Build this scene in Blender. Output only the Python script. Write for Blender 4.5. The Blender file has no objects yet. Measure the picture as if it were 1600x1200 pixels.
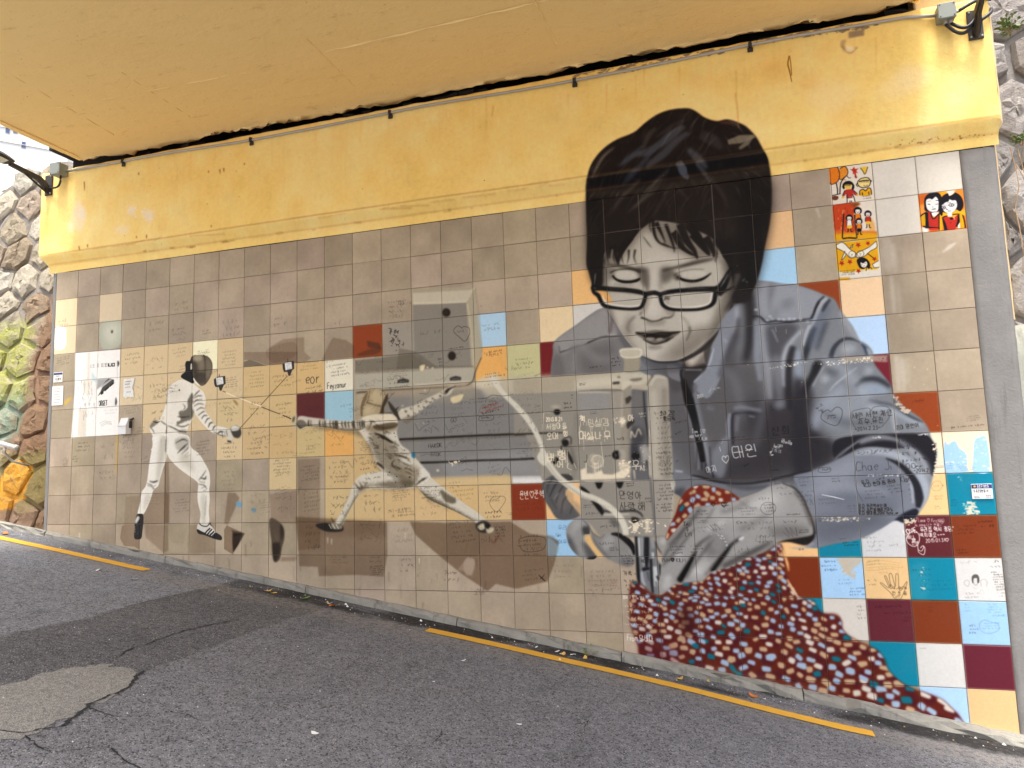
import bpy, math, random
import numpy as np
from mathutils import Vector, Matrix

# ================================================================ camera, sky, sun, exposure
scene = bpy.context.scene
COL = scene.collection
cam_d = bpy.data.cameras.new('camera'); cam = bpy.data.objects.new('camera', cam_d); COL.objects.link(cam)
cam_d.sensor_width = 36.0; cam_d.lens = 25.957; cam_d.clip_start = 0.05; cam_d.clip_end = 3000
_r = Vector((.95575, .29255, -.03108)).normalized(); _f = Vector((-.28739, .95100, .11407)).normalized()
_u = _r.cross(_f).normalized(); _r = _f.cross(_u)
M_ = Matrix((_r, _u, -_f)).transposed().to_4x4(); M_.translation = Vector((6.9736, -6.0783, 1.9313))
cam.matrix_world = M_
scene.camera = cam

SUN_EL, SUN_AZ = 75.0, 172.0            # azimuth clockwise from +Y (into the wall); sun stands behind-right of the viewer
world = bpy.data.worlds.new('World'); scene.world = world; world.use_nodes = True
wn = world.node_tree.nodes; wl = world.node_tree.links
sky_n = wn.new('ShaderNodeTexSky'); sky_n.sky_type = 'NISHITA'; sky_n.sun_disc = False
sky_n.sun_elevation = math.radians(SUN_EL); sky_n.sun_rotation = math.radians(SUN_AZ)
sky_n.air_density = 1.0; sky_n.dust_density = 4.0; sky_n.ozone_density = 1.0
bg = wn.get('Background'); bg.inputs['Strength'].default_value = 0.125
hs = wn.new('ShaderNodeHueSaturation'); hs.inputs['Saturation'].default_value = 0.35   # thin bright overcast
wl.new(sky_n.outputs[0], hs.inputs['Color']); wl.new(hs.outputs[0], bg.inputs['Color'])
sun_d = bpy.data.lights.new('sun', 'SUN'); sun_d.energy = 1.75; sun_d.angle = math.radians(13); sun_d.color = (1.0, .965, .9)
sun = bpy.data.objects.new('sun', sun_d); COL.objects.link(sun)
_a, _e = math.radians(SUN_AZ), math.radians(SUN_EL)
sd = Vector((math.sin(_a)*math.cos(_e), math.cos(_a)*math.cos(_e), math.sin(_e)))
sun.rotation_euler = sd.to_track_quat('Z', 'Y').to_euler(); sun.location = (12, -14, 20)
scene.view_settings.view_transform = 'Standard'; scene.view_settings.look = 'None'
scene.view_settings.gamma = 1.0; scene.view_settings.use_curve_mapping = False
scene.view_settings.exposure = 1.92

# ================================================================ helpers
def srgb(r, g, b):
    f = lambda c: (c/255/12.92) if c/255 <= .04045 else ((c/255+.055)/1.055)**2.4
    return (f(r), f(g), f(b), 1)
def tag(o, label=None, cat=None, group=None, kind=None):
    if label: o['label'] = label
    if cat: o['category'] = cat
    if group: o['group'] = group
    if kind: o['kind'] = kind
    return o
def empty(name, loc=(0, 0, 0), label=None, cat=None, group=None, kind=None):
    o = bpy.data.objects.new(name, None); COL.objects.link(o); o.location = loc; o.empty_display_size = .1
    return tag(o, label, cat, group, kind)
class MB:
    """collects vertices and faces, links them as one object"""
    def __init__(s): s.v = []; s.f = []; s.m = []
    def add(s, vs, fs, m=0):
        n = len(s.v); s.v += [tuple(map(float, v)) for v in vs]; s.f += [tuple(i+n for i in f) for f in fs]; s.m += [m]*len(fs); return s
    def box(s, x0, y0, z0, x1, y1, z1, m=0, M=None):
        v = [(x, y, z) for x in (x0, x1) for y in (y0, y1) for z in (z0, z1)]
        if M is not None: v = [M @ Vector(q) for q in v]
        return s.add(v, [(0, 1, 3, 2), (4, 6, 7, 5), (0, 4, 5, 1), (2, 3, 7, 6), (0, 2, 6, 4), (1, 5, 7, 3)], m)
    def bbox(s, x0, y0, z0, x1, y1, z1, b, m=0, M=None):
        """box with chamfered edges"""
        P = []
        for sx in (0, 1):
            for sy in (0, 1):
                for sz in (0, 1):
                    x, y, z = (x0, x1)[sx], (y0, y1)[sy], (z0, z1)[sz]
                    dx, dy, dz = (b, -b)[sx], (b, -b)[sy], (b, -b)[sz]
                    P += [(x, y+dy, z+dz), (x+dx, y, z+dz), (x+dx, y+dy, z)]
        import bmesh
        bm = bmesh.new()
        for q in P: bm.verts.new(M @ Vector(q) if M is not None else q)
        r = bmesh.ops.convex_hull(bm, input=bm.verts)
        bm.verts.index_update()
        s.add([v.co[:] for v in bm.verts], [[v.index for v in f.verts] for f in bm.faces], m); bm.free(); return s
    def tube(s, pts, r, n=8, m=0, cap=True, flat=None):
        pts = [Vector(p) for p in pts]; rr = r if isinstance(r, (list, tuple)) else [r]*len(pts)
        base = len(s.v); up = Vector((0, 0, 1))
        for i, p in enumerate(pts):
            d = (pts[min(i+1, len(pts)-1)]-pts[max(i-1, 0)]).normalized()
            a = d.cross(up);
            if a.length < .05: a = d.cross(Vector((1, 0, 0)))
            a.normalize(); b = d.cross(a)
            for k in range(n):
                t = 2*math.pi*k/n+math.pi/n
                c = p+(a*math.cos(t)+b*math.sin(t)*(flat or 1))*rr[i]; s.v.append(tuple(c))
        for i in range(len(pts)-1):
            for k in range(n):
                s.f.append((base+i*n+k, base+i*n+(k+1) % n, base+(i+1)*n+(k+1) % n, base+(i+1)*n+k)); s.m.append(m)
        if cap:
            s.f.append(tuple(base+k for k in range(n))[::-1]); s.m.append(m)
            e = base+(len(pts)-1)*n; s.f.append(tuple(e+k for k in range(n))); s.m.append(m)
        return s
    def build(s, name, mats, parent=None, smooth=False, loc=(0, 0, 0)):
        me = bpy.data.meshes.new(name); me.from_pydata(s.v, [], s.f)
        for m in (mats if isinstance(mats, (list, tuple)) else [mats]): me.materials.append(m)
        if max(s.m, default=0) > 0: me.polygons.foreach_set('material_index', s.m)
        if smooth: me.polygons.foreach_set('use_smooth', [True]*len(me.polygons))
        me.update()
        o = bpy.data.objects.new(name, me); COL.objects.link(o); o.location = loc
        if parent: o.parent = parent
        return o
def fix_normals(o):
    import bmesh
    bm = bmesh.new(); bm.from_mesh(o.data); bmesh.ops.recalc_face_normals(bm, faces=bm.faces); bm.to_mesh(o.data); bm.free(); return o
def sharp_smooth(o, deg=40):
    o.data.polygons.foreach_set('use_smooth', [True]*len(o.data.polygons)); o.data.set_sharp_from_angle(angle=math.radians(deg)); return o
class NT:
    """small node-tree writer"""
    def __init__(s, name):
        s.mat = bpy.data.materials.new(name); s.mat.use_nodes = True; s.t = s.mat.node_tree; s.b = s.t.nodes['Principled BSDF']; s._co = {}
    def n(s, typ, **k):
        x = s.t.nodes.new('ShaderNode'+typ)
        for a, v in k.items():
            if a.startswith('i_'):
                key = a[2:]; key = int(key) if key.isdigit() else key.replace('_', ' ')
                s.put(x.inputs[key], v)
            else: setattr(x, a, v)
        return x
    def put(s, sock, v):
        if isinstance(v, bpy.types.NodeSocket): s.t.links.new(v, sock)
        elif isinstance(v, bpy.types.Node): s.t.links.new(v.outputs[0], sock)
        else: sock.default_value = v
    def co(s, obj=None, gen='Object'):
        k = (obj, gen)
        if k not in s._co:
            c = s.n('TexCoord')
            if obj: c.object = obj
            s._co[k] = c.outputs[gen]
        return s._co[k]
    def scale(s, v, sc, loc=(0, 0, 0)): m = s.n('Mapping'); s.put(m.inputs['Vector'], v); m.inputs['Scale'].default_value = sc if isinstance(sc, tuple) else (sc,)*3; m.inputs['Location'].default_value = loc; return m.outputs[0]
    def noise(s, v, sc, det=4, rough=.6, dist=0): x = s.n('TexNoise'); s.put(x.inputs['Vector'], v); x.inputs['Scale'].default_value = sc; x.inputs['Detail'].default_value = det; x.inputs['Roughness'].default_value = rough; x.inputs['Distortion'].default_value = dist; return x.outputs['Fac']
    def vor(s, v, sc, feat='F1', out='Distance', rnd=1.0): x = s.n('TexVoronoi', feature=feat); s.put(x.inputs['Vector'], v); x.inputs['Scale'].default_value = sc; x.inputs['Randomness'].default_value = rnd; return x.outputs[out]
    def ramp(s, f, stops):
        x = s.n('ValToRGB'); s.put(x.inputs[0], f); e = x.color_ramp.elements
        while len(e) < len(stops): e.new(.5)
        for q, (p, c) in zip(e, stops): q.position = p; q.color = c if isinstance(c, tuple) else (c, c, c, 1)
        return x.outputs[0]
    def mix(s, f, a, b, mode='MIX'):
        x = s.n('Mix', data_type='RGBA', blend_type=mode); s.put(x.inputs[0], f); s.put(x.inputs[6], a); s.put(x.inputs[7], b); return x.outputs[2]
    def math(s, op, a, b=0., c=None):
        x = s.n('Math', operation=op); s.put(x.inputs[0], a); s.put(x.inputs[1], b)
        if c is not None: s.put(x.inputs[2], c)
        return x.outputs[0]
    def step(s, v, lo, hi): x = s.n('MapRange', interpolation_type='SMOOTHSTEP'); s.put(x.inputs[0], v); x.inputs[1].default_value = lo; x.inputs[2].default_value = hi; return x.outputs[0]
    def xyz(s, v): x = s.n('SeparateXYZ'); s.put(x.inputs[0], v); return x.outputs
    def out(s, col=None, rough=None, bump=None, bstr=.3, bdist=.01, metal=None, spec=None):
        if col is not None: s.put(s.b.inputs['Base Color'], col)
        if rough is not None: s.put(s.b.inputs['Roughness'], rough)
        if metal is not None: s.put(s.b.inputs['Metallic'], metal)
        if spec is not None: s.put(s.b.inputs['Specular IOR Level'], spec)
        if bump is not None:
            x = s.n('Bump'); s.put(x.inputs['Height'], bump); x.inputs['Strength'].default_value = bstr; x.inputs['Distance'].default_value = bdist; s.t.links.new(x.outputs[0], s.b.inputs['Normal'])
        return s.mat
def plain(name, rgb, rough=.6, metal=0, var=.15, sc=9, bump=.1):
    t = NT(name); c = t.co(); n = t.noise(c, sc, 5, .65); n2 = t.noise(c, sc*7, 3)
    k = t.mix(t.math('ADD', t.math('MULTIPLY', n, .6), t.math('MULTIPLY', n2, .4)), tuple(v*(1-var) for v in rgb[:3])+(1,), tuple(min(1, v*(1+var)) for v in rgb[:3])+(1,))
    return t.out(k, t.math('ADD', rough-.08, t.math('MULTIPLY', n2, .16)), n2, bump, .004, metal)

# ---------------------------------------------------------------- wall paint
# The wall carries flat painted decoration and drawn-in chamfer shade.  It is rasterised here from shape
# lists in wall millimetres (x along the wall, z up) and handed to the tiles.
RES = 0.25                      # texels per mm
PX0, PZ1 = -320.0, 5480.0       # left / top of the painted sheet in mm
PW, PH = int(9480*RES), int(5700*RES)
prng = np.random.RandomState(7)

def smooth(p, closed, n=5):
    p = np.asarray(p, float)
    if len(p) < 3: return p
    if closed: q = np.concatenate([p[-1:], p, p[:2]])
    else: q = np.concatenate([2*p[:1]-p[1:2], p, 2*p[-1:]-p[-2:-1]])
    t = np.linspace(0, 1, n, endpoint=False)[:, None]
    out = []
    for i in range(1, len(q)-2):
        a, b, c, d = q[i-1], q[i], q[i+1], q[i+2]
        out.append(.5*((2*b)+(-a+c)*t+(2*a-5*b+4*c-d)*t*t+(-a+3*b-3*c+d)*t**3))
    out = np.concatenate(out)
    return out if closed else np.concatenate([out, p[-1:]])

def ribbon(p, w):
    p = np.asarray(p, float); w = np.asarray(w, float)
    d = np.gradient(p, axis=0); L = np.hypot(d[:, 0], d[:, 1])+1e-9
    n = np.stack([-d[:, 1]/L, d[:, 0]/L], 1)*w[:, None]*.5
    return np.concatenate([p+n, (p-n)[::-1]])

def box(a, r, axis):
    if r < 1: return a
    pad = [(0, 0), (0, 0)]; pad[axis] = (r+1, r)
    c = np.cumsum(np.pad(a, pad, mode='edge'), axis)
    k = 2*r+1
    if axis == 0: return (c[k:]-c[:-k])/k
    return (c[:, k:]-c[:, :-k])/k

def gauss(a, s):
    if s < .45: return a
    r = max(1, int(round((math.sqrt(4*s*s+1)-1)/2)))
    for _ in range(3):
        a = box(box(a, r, 0), r, 1)
    return a

class Sheet:
    def __init__(self):
        self.im = np.zeros((PH, PW, 3), np.float32)
        self.clip = None
    def tex(self, p):
        p = np.asarray(p, float)
        return np.stack([(p[:, 0]-PX0)*RES, (PZ1-p[:, 1])*RES], 1)
    def cover(self, polys, pad):
        """anti-aliased coverage of polygons (texel space) -> x0, y0, mask"""
        allp = np.concatenate(polys)
        x0 = max(0, int(allp[:, 0].min()-pad-1)); x1 = min(PW, int(allp[:, 0].max()+pad+2))
        y0 = max(0, int(allp[:, 1].min()-pad-1)); y1 = min(PH, int(allp[:, 1].max()+pad+2))
        if x1-x0 < 2 or y1-y0 < 2: return None
        SS = 3; h, w = y1-y0, x1-x0
        acc = np.zeros((h*SS, w+2), np.float32)
        for p in polys:
            a = p; b = np.roll(p, -1, 0)
            ya, yb = (a[:, 1]-y0)*SS, (b[:, 1]-y0)*SS
            lo, hi = np.minimum(ya, yb), np.maximum(ya, yb)
            s0 = np.maximum(0, np.ceil(lo-.5)).astype(int); s1 = np.minimum(h*SS, np.ceil(hi-.5)).astype(int)
            cnt = np.maximum(0, s1-s0)
            if cnt.sum() == 0: continue
            e = np.repeat(np.arange(len(a)), cnt)
            row = np.arange(cnt.sum())-np.repeat(np.cumsum(cnt)-cnt, cnt)+s0[e]
            t = (row+.5-ya[e])/(yb[e]-ya[e])
            x = np.clip(a[e, 0]+(b[e, 0]-a[e, 0])*t-x0, 0, w)
            sg = np.sign(yb[e]-ya[e])
            xi = x.astype(int); f = x-xi
            np.add.at(acc, (row, xi), sg*(1-f)); np.add.at(acc, (row, xi+1), sg*f)
        m = np.clip(np.abs(np.cumsum(acc, 1)[:, :w]), 0, 1)
        return x0, y0, m.reshape(h, SS, w).mean(1)
    def blend(self, x0, y0, m, col, mode='n'):
        h, w = m.shape
        if self.clip is not None: m = m*self.clip[y0:y0+h, x0:x0+w]
        v = self.im[y0:y0+h, x0:x0+w]
        col = np.asarray(col, np.float32)/255.
        if mode == 'x': v *= 1+(col-1)*m[..., None]
        else: v += (col-v)*m[..., None]
    def fill(self, polys, col, a=1., blur=0., grain=0., mode='n'):
        s = blur*RES
        r = self.cover(polys, 3*s+1)
        if r is None: return
        x0, y0, m = r
        if s: m = gauss(m, s)
        if grain:
            n = prng.rand(*m.shape).astype(np.float32)
            m = np.clip((m-n*grain)/(1.001-grain*.92)*1.6, 0, 1)*(m > .01)
            m = gauss(m, .5)
        self.blend(x0, y0, m*a, col, mode)
    def poly(self, p, col, a=1., blur=0., grain=0., sm=1, mode='n'):
        p = smooth(p, True) if sm else np.asarray(p, float)
        self.fill([self.tex(p)], col, a, blur, grain, mode)
    def stroke(self, p, w, col, a=1., blur=0., grain=0., sm=1):
        p = np.asarray(p, float)
        q = smooth(p, False) if sm and len(p) > 2 else p
        w = np.interp(np.linspace(0, 1, len(q)), np.linspace(0, 1, len(w)), w) if len(w) > 1 else np.full(len(q), w[0])
        self.fill([self.tex(ribbon(q, w))], col, a, blur, grain)
    def setclip(self, p, blur=0., sm=1):
        if p is None: self.clip = None; return
        p = smooth(p, True) if sm else np.asarray(p, float)
        x0, y0, m = self.cover([self.tex(p)], 3*blur*RES+1)
        c = np.zeros((PH, PW), np.float32)
        c[y0:y0+m.shape[0], x0:x0+m.shape[1]] = gauss(m, blur*RES)
        self.clip = c
    def lines(self, segs, w, col, a=1., blur=0.):
        """many short thin pen lines at once"""
        rb = []
        for s in segs:
            s = np.asarray(s, float)
            if len(s) < 2: continue
            rb.append(self.tex(ribbon(s, np.full(len(s), w))))
        # one mask per neighbourhood keeps boxes small
        if rb: self.fill(rb, col, a, blur)
    def dabs(self, p, seed, size, ang, cols, n, a=1., blur=1.5, gap=1.):
        """short round-ended brush dabs spread through an outline"""
        rs = np.random.RandomState(seed)
        q = smooth(p, True)
        t = self.tex(q); x0, y0, m = self.cover([t], 2)
        lo, hi = q.min(0), q.max(0)
        pts = []
        for _ in range(n*14):
            c = lo+rs.rand(2)*(hi-lo)
            tx = self.tex(c[None])[0]
            ix, iy = int(tx[0]-x0), int(tx[1]-y0)
            if not (0 <= ix < m.shape[1] and 0 <= iy < m.shape[0]) or m[iy, ix] < .5: continue
            k = size(c) if callable(size) else size
            if any(abs(c[0]-o[0])/(1.25*k) + abs(c[1]-o[1])/(.85*k) < gap for o in pts[-400:]): continue
            pts.append(c)
            L = k*(.52+.32*rs.rand()); W = k*(.38+.18*rs.rand())
            th = ang(c, rs) if callable(ang) else ang+rs.randn()*.3
            u = np.array([math.cos(th), math.sin(th)]); v = np.array([-u[1], u[0]])
            s = [c-u*L*.5-v*W*.35, c-u*L*.3-v*W*.5, c+u*L*.3-v*W*.5, c+u*L*.52-v*W*.3, c+u*L*.5+v*W*.3, c+u*L*.3+v*W*.5, c-u*L*.3+v*W*.5, c-u*L*.52+v*W*.3]
            s = [z+rs.randn(2)*W*.05 for z in s]
            col = cols[min(len(cols)-1, int(rs.rand()**1.0*len(cols)))]
            self.poly(s, col, a, blur)
            if len(pts) >= n: break
    def chips(self, p, seed, n, size, col, a=1., asp=1.6):
        """ragged flakes where paint has come away, inside an outline"""
        rs = np.random.RandomState(seed)
        p = np.asarray(p, float); lo, hi = p.min(0), p.max(0)
        x0, y0, m = self.cover([self.tex(p)], 2)
        k = 0
        for _ in range(n*6):
            c = lo+rs.rand(2)*(hi-lo); tx = self.tex(c[None])[0]
            ix, iy = int(tx[0]-x0), int(tx[1]-y0)
            if not (0 <= ix < m.shape[1] and 0 <= iy < m.shape[0]) or m[iy, ix] < .5: continue
            r = size*(.3+rs.rand()**2*1.2); th = np.sort(rs.rand(8)*6.283)
            rad = r*(.4+.8*rs.rand(8))
            self.fill([self.tex(np.stack([c[0]+np.cos(th)*rad*asp, c[1]+np.sin(th)*rad], 1))], col, a)
            k += 1
            if k >= n: break
    def scribble(self, x, z, w, h, seed, rows, pen, col, a, ang=0., cover=.8):
        """illegible felt-pen writing: rows of little pen movements in a box"""
        rs = np.random.RandomState(seed); segs = []
        lh = h/rows
        ca, sa = math.cos(ang), math.sin(ang)
        for r in range(rows):
            cx = rs.rand()*w*(1-cover)
            end = w*(cover+(1-cover)*rs.rand())
            while cx < end:
                gl = lh*(.5+.3*rs.rand())
                for _ in range(rs.randint(2, 4)):
                    n = rs.randint(2, 5)
                    q = np.cumsum(rs.randn(n, 2)*gl*.42, 0)
                    q -= q.mean(0)
                    q = np.clip(q, -gl*.6, gl*.6)
                    q += [cx+gl*.5, -(r+.5)*lh]
                    segs.append(q)
                cx += gl*(.85+.3*rs.rand()) + (gl if rs.rand() < .15 else 0)
        out = []
        for q in segs:
            q = np.stack([x+q[:, 0]*ca-q[:, 1]*sa, z+q[:, 0]*sa+q[:, 1]*ca], 1)
            out.append(q)
        self.lines(out, pen, col, a)
    def write(self, text, x, z, size, pen, col, a=1., ang=0., seed=0, jit=.05, blur=0., sx=1.):
        """single-line pen lettering"""
        rs = np.random.RandomState(seed); segs = []; cx = 0.
        for ch in text:
            g, adv = glyph(ch)
            off = rs.randn(2)*jit*.6
            for s in g:
                s = np.asarray(s, float)
                if len(s) > 2 and ch not in SHARP: s = smooth(s, False, 3)
                s = s+rs.randn(*s.shape)*jit*.35+off+[cx, 0]
                segs.append(s*[size*sx, size])
            cx += adv
        ca, sa = math.cos(ang), math.sin(ang)
        self.lines([np.stack([x+q[:, 0]*ca-q[:, 1]*sa, z+q[:, 0]*sa+q[:, 1]*ca], 1) for q in segs], pen, col, a, blur)

# ---- pen lettering: Latin letters and digits, and hangul put together from strokes
def _c(cx, cy, rx, ry, a0=0, a1=360, n=9):
    t = np.radians(np.linspace(a0, a1, n)); return [(cx+rx*math.cos(k), cy+ry*math.sin(k)) for k in t]
LAT = {
 'A': [[(0,0),(.3,1),(.6,0)],[(.12,.38),(.48,.38)]], 'B': [[(0,0),(0,1),(.4,.95),(.42,.6),(0,.52),(.5,.45),(.48,.05),(0,0)]],
 'C': [[(.55,.85),(.3,1),(.02,.6),(.1,.1),(.35,0),(.58,.15)]], 'D': [[(0,0),(0,1),(.35,.95),(.55,.5),(.35,.05),(0,0)]],
 'E': [[(.5,1),(0,1),(0,0),(.5,0)],[(0,.5),(.42,.5)]], 'F': [[(.5,1),(0,1),(0,0)],[(0,.52),(.4,.52)]],
 'G': [[(.55,.85),(.3,1),(.02,.6),(.08,.1),(.35,0),(.56,.2),(.56,.45),(.32,.45)]], 'H': [[(0,0),(0,1)],[(.5,0),(.5,1)],[(0,.5),(.5,.5)]],
 'I': [[(.1,0),(.1,1)]], 'J': [[(.45,1),(.45,.2),(.25,0),(.05,.15)]], 'K': [[(0,0),(0,1)],[(.5,1),(.02,.45),(.52,0)]], 'L': [[(0,1),(0,0),(.45,0)]],
 'M': [[(0,0),(.05,1),(.32,.4),(.6,1),(.66,0)]], 'N': [[(0,0),(0,1),(.5,0),(.5,1)]], 'O': [_c(.3,.5,.3,.5)], 'P': [[(0,0),(0,1),(.45,.95),(.45,.55),(0,.5)]],
 'Q': [_c(.3,.5,.3,.5),[(.35,.25),(.6,-.05)]], 'R': [[(0,0),(0,1),(.45,.95),(.45,.55),(0,.5),(.5,0)]], 'S': [[(.48,.88),(.25,1),(.05,.78),(.25,.52),(.48,.25),(.25,0),(.02,.12)]],
 'T': [[(0,1),(.56,1)],[(.28,1),(.28,0)]], 'U': [[(0,1),(0,.2),(.25,0),(.5,.2),(.5,1)]], 'V': [[(0,1),(.27,0),(.54,1)]], 'W': [[(0,1),(.18,0),(.36,.7),(.54,0),(.74,1)]],
 'X': [[(0,0),(.5,1)],[(0,1),(.5,0)]], 'Y': [[(0,1),(.26,.5),(.52,1)],[(.26,.5),(.26,0)]], 'Z': [[(0,1),(.5,1),(0,0),(.5,0)]],
 'a': [_c(.2,.28,.2,.28),[(.42,.55),(.42,.05),(.5,0)]], 'b': [[(0,1),(0,0)],_c(.2,.28,.2,.28)], 'c': [_c(.24,.28,.24,.28,50,310)], 'd': [_c(.2,.28,.2,.28),[(.42,1),(.42,0)]],
 'e': [[(.02,.3),(.42,.32),(.3,.56),(.06,.4),(.1,.06),(.4,.08)]], 'f': [[(.35,.95),(.2,.95),(.15,0)],[(0,.55),(.32,.55)]], 'g': [_c(.2,.28,.2,.28),[(.42,.55),(.4,-.25),(.1,-.25)]],
 'h': [[(0,1),(0,0)],[(0,.35),(.25,.55),(.4,.3),(.4,0)]], 'i': [[(.05,.5),(.05,0)],[(.05,.72),(.06,.78)]], 'k': [[(0,1),(0,0)],[(.35,.55),(0,.22),(.38,0)]], 'l': [[(.05,1),(.05,0)]],
 'm': [[(0,.55),(0,0)],[(0,.35),(.18,.55),(.28,.3),(.28,0)],[(.28,.35),(.46,.55),(.56,.3),(.56,0)]], 'n': [[(0,.55),(0,0)],[(0,.35),(.22,.55),(.36,.3),(.36,0)]], 'o': [_c(.22,.28,.22,.28)],
 'p': [[(0,.55),(0,-.35)],_c(.2,.28,.2,.28)], 'r': [[(0,.55),(0,0)],[(0,.3),(.15,.52),(.3,.5)]], 's': [[(.34,.48),(.15,.56),(.05,.4),(.3,.2),(.2,0),(0,.06)]], 't': [[(.15,.9),(.15,.1),(.3,0)],[(0,.6),(.32,.6)]],
 'u': [[(0,.55),(.02,.1),(.2,0),(.36,.2),(.38,.55)],[(.38,.2),(.42,0)]], 'w': [[(0,.55),(.14,0),(.28,.45),(.42,0),(.56,.55)]], 'y': [[(0,.55),(.18,.05)],[(.38,.55),(.1,-.35)]], 'z': [[(0,.52),(.36,.52),(0,0),(.38,0)]],
 '0': [_c(.24,.5,.24,.5)], '1': [[(.05,.8),(.18,1),(.18,0)]], '2': [[(.02,.8),(.2,1),(.42,.8),(.3,.45),(0,0),(.48,0)]], '3': [[(.05,.95),(.4,.9),(.2,.55),(.45,.3),(.25,0),(0,.1)]],
 '4': [[(.35,0),(.35,1),(0,.35),(.5,.35)]], '5': [[(.45,1),(.08,1),(.05,.55),(.35,.58),(.45,.25),(.25,0),(0,.08)]], '6': [[(.38,.95),(.08,.5),(.08,.12),(.28,0),(.44,.25),(.25,.48),(.06,.3)]],
 '7': [[(0,1),(.46,1),(.18,0)]], '8': [[(.24,.52),(.05,.75),(.24,1),(.43,.75),(.24,.52),(.02,.25),(.24,0),(.46,.25),(.24,.52)]], '9': [[(.42,.7),(.22,.5),(.04,.75),(.22,1),(.42,.75),(.38,0)]],
 '.': [[(.05,.02),(.1,.06)]], ',': [[(.1,.08),(.02,-.15)]], '-': [[(.05,.45),(.4,.45)]], '~': [[(0,.4),(.15,.55),(.3,.38),(.48,.55)]], ':': [[(.08,.15),(.1,.2)],[(.08,.6),(.1,.65)]],
 '"': [[(.05,1),(.05,.8)],[(.2,1),(.2,.8)]], '\u2661': [[(.4,0),(.02,.5),(.08,.85),(.3,.88),(.4,.65),(.52,.88),(.74,.85),(.78,.5),(.4,0)]], '!': [[(.08,1),(.08,.3)],[(.08,.02),(.09,.07)]], "'": [[(.05,1),(.05,.75)]],
}
SHARP = set('AEFHIKLMNTVWXYZ147kvwz')
JC = {0:[[(0,1),(1,1),(.9,0)]],2:[[(0,1),(0,0),(1,0)]],3:[[(1,1),(0,1),(0,0),(1,0)]],5:[[(0,1),(1,1),(1,.5),(0,.5),(0,0),(1,0)]],6:[[(0,0),(0,1),(1,1),(1,0),(0,0)]],
 7:[[(0,1),(0,0),(1,0),(1,1)],[(0,.5),(1,.5)]],9:[[(.5,1),(0,0)],[(.5,.7),(1,0)]],11:[_c(.5,.5,.48,.5)],12:[[(0,1),(1,1),(0,0)],[(.5,.55),(1,0)]],14:[[(.4,1.15),(.6,1.15)],[(0,.85),(1,.85),(0,0)],[(.5,.5),(1,0)]],
 15:[[(0,1),(1,1),(.85,0)],[(0,.52),(.92,.52)]],16:[[(1,1),(0,1),(0,0),(1,0)],[(0,.5),(1,.5)]],17:[[(0,1),(1,1)],[(.3,1),(.3,0)],[(.7,1),(.7,0)],[(0,0),(1,0)]],18:[[(.35,1.15),(.65,1.15)],[(0,.85),(1,.85)],_c(.5,.32,.4,.32)]}
for k, v in ((1,0),(4,3),(8,7),(10,9),(13,12)): JC[k] = JC[v]
JV = {0:[[(.2,1),(.2,0)],[(.2,.5),(.7,.5)]],1:[[(0,1),(0,0)],[(0,.5),(.6,.5)],[(.6,1),(.6,0)]],2:[[(.2,1),(.2,0)],[(.2,.65),(.7,.65)],[(.2,.35),(.7,.35)]],4:[[(.6,1),(.6,0)],[(0,.5),(.6,.5)]],5:[[(.4,1),(.4,0)],[(0,.5),(.4,.5)],[(.8,1),(.8,0)]],
 6:[[(.6,1),(.6,0)],[(0,.65),(.6,.65)],[(0,.35),(.6,.35)]],8:[[(0,0),(1,0)],[(.5,0),(.5,.8)]],12:[[(0,0),(1,0)],[(.3,0),(.3,.8)],[(.7,0),(.7,.8)]],13:[[(0,.9),(1,.9)],[(.5,.9),(.5,0)]],17:[[(0,.9),(1,.9)],[(.3,.9),(.3,0)],[(.7,.9),(.7,0)]],18:[[(0,.4),(1,.4)]],20:[[(.4,1),(.4,0)]]}
MIX = {9:(8,0),14:(13,4),11:(8,20),16:(13,20),19:(18,20)}
JT = {1:0,4:2,7:3,8:5,16:6,17:7,19:9,21:11,22:12}
def _fit(s, x0, y0, x1, y1): return [[(x0+(x1-x0)*a, y0+(y1-y0)*b) for a, b in q] for q in s]
def glyph(ch):
    o = ord(ch)
    if ch == ' ': return [], .45
    if 0xAC00 <= o < 0xD7A4:
        o -= 0xAC00; c, v, t = o//588, (o % 588)//28, o % 28
        b = .38 if t else 0.
        g = []
        if v in MIX:
            h, w = MIX[v]
            g += _fit(JC[c], .05, b+.35*(1-b), .55, 1)+_fit(JV[h], 0, b+.06, .6, b+.3*(1-b))+_fit(JV[w], .65, b, .95, 1)
        elif v in (8, 12, 13, 17, 18):
            g += _fit(JC[c], .15, b+.45*(1-b), .75, 1)+_fit(JV[v], 0, b, .9, b+.4*(1-b))
        else:
            g += _fit(JC[c], 0, b+.12*(1-b), .45, .95)+_fit(JV.get(v, JV[0]), .5, b, .95, 1)
        if t: g += _fit(JC[JT.get(t, 2)], .15, 0, .8, .3)
        return g, 1.12
    g = LAT.get(ch, [[(0,0),(.4,0)]])
    return g, max(p[0] for s in g for p in s)+.2

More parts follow.
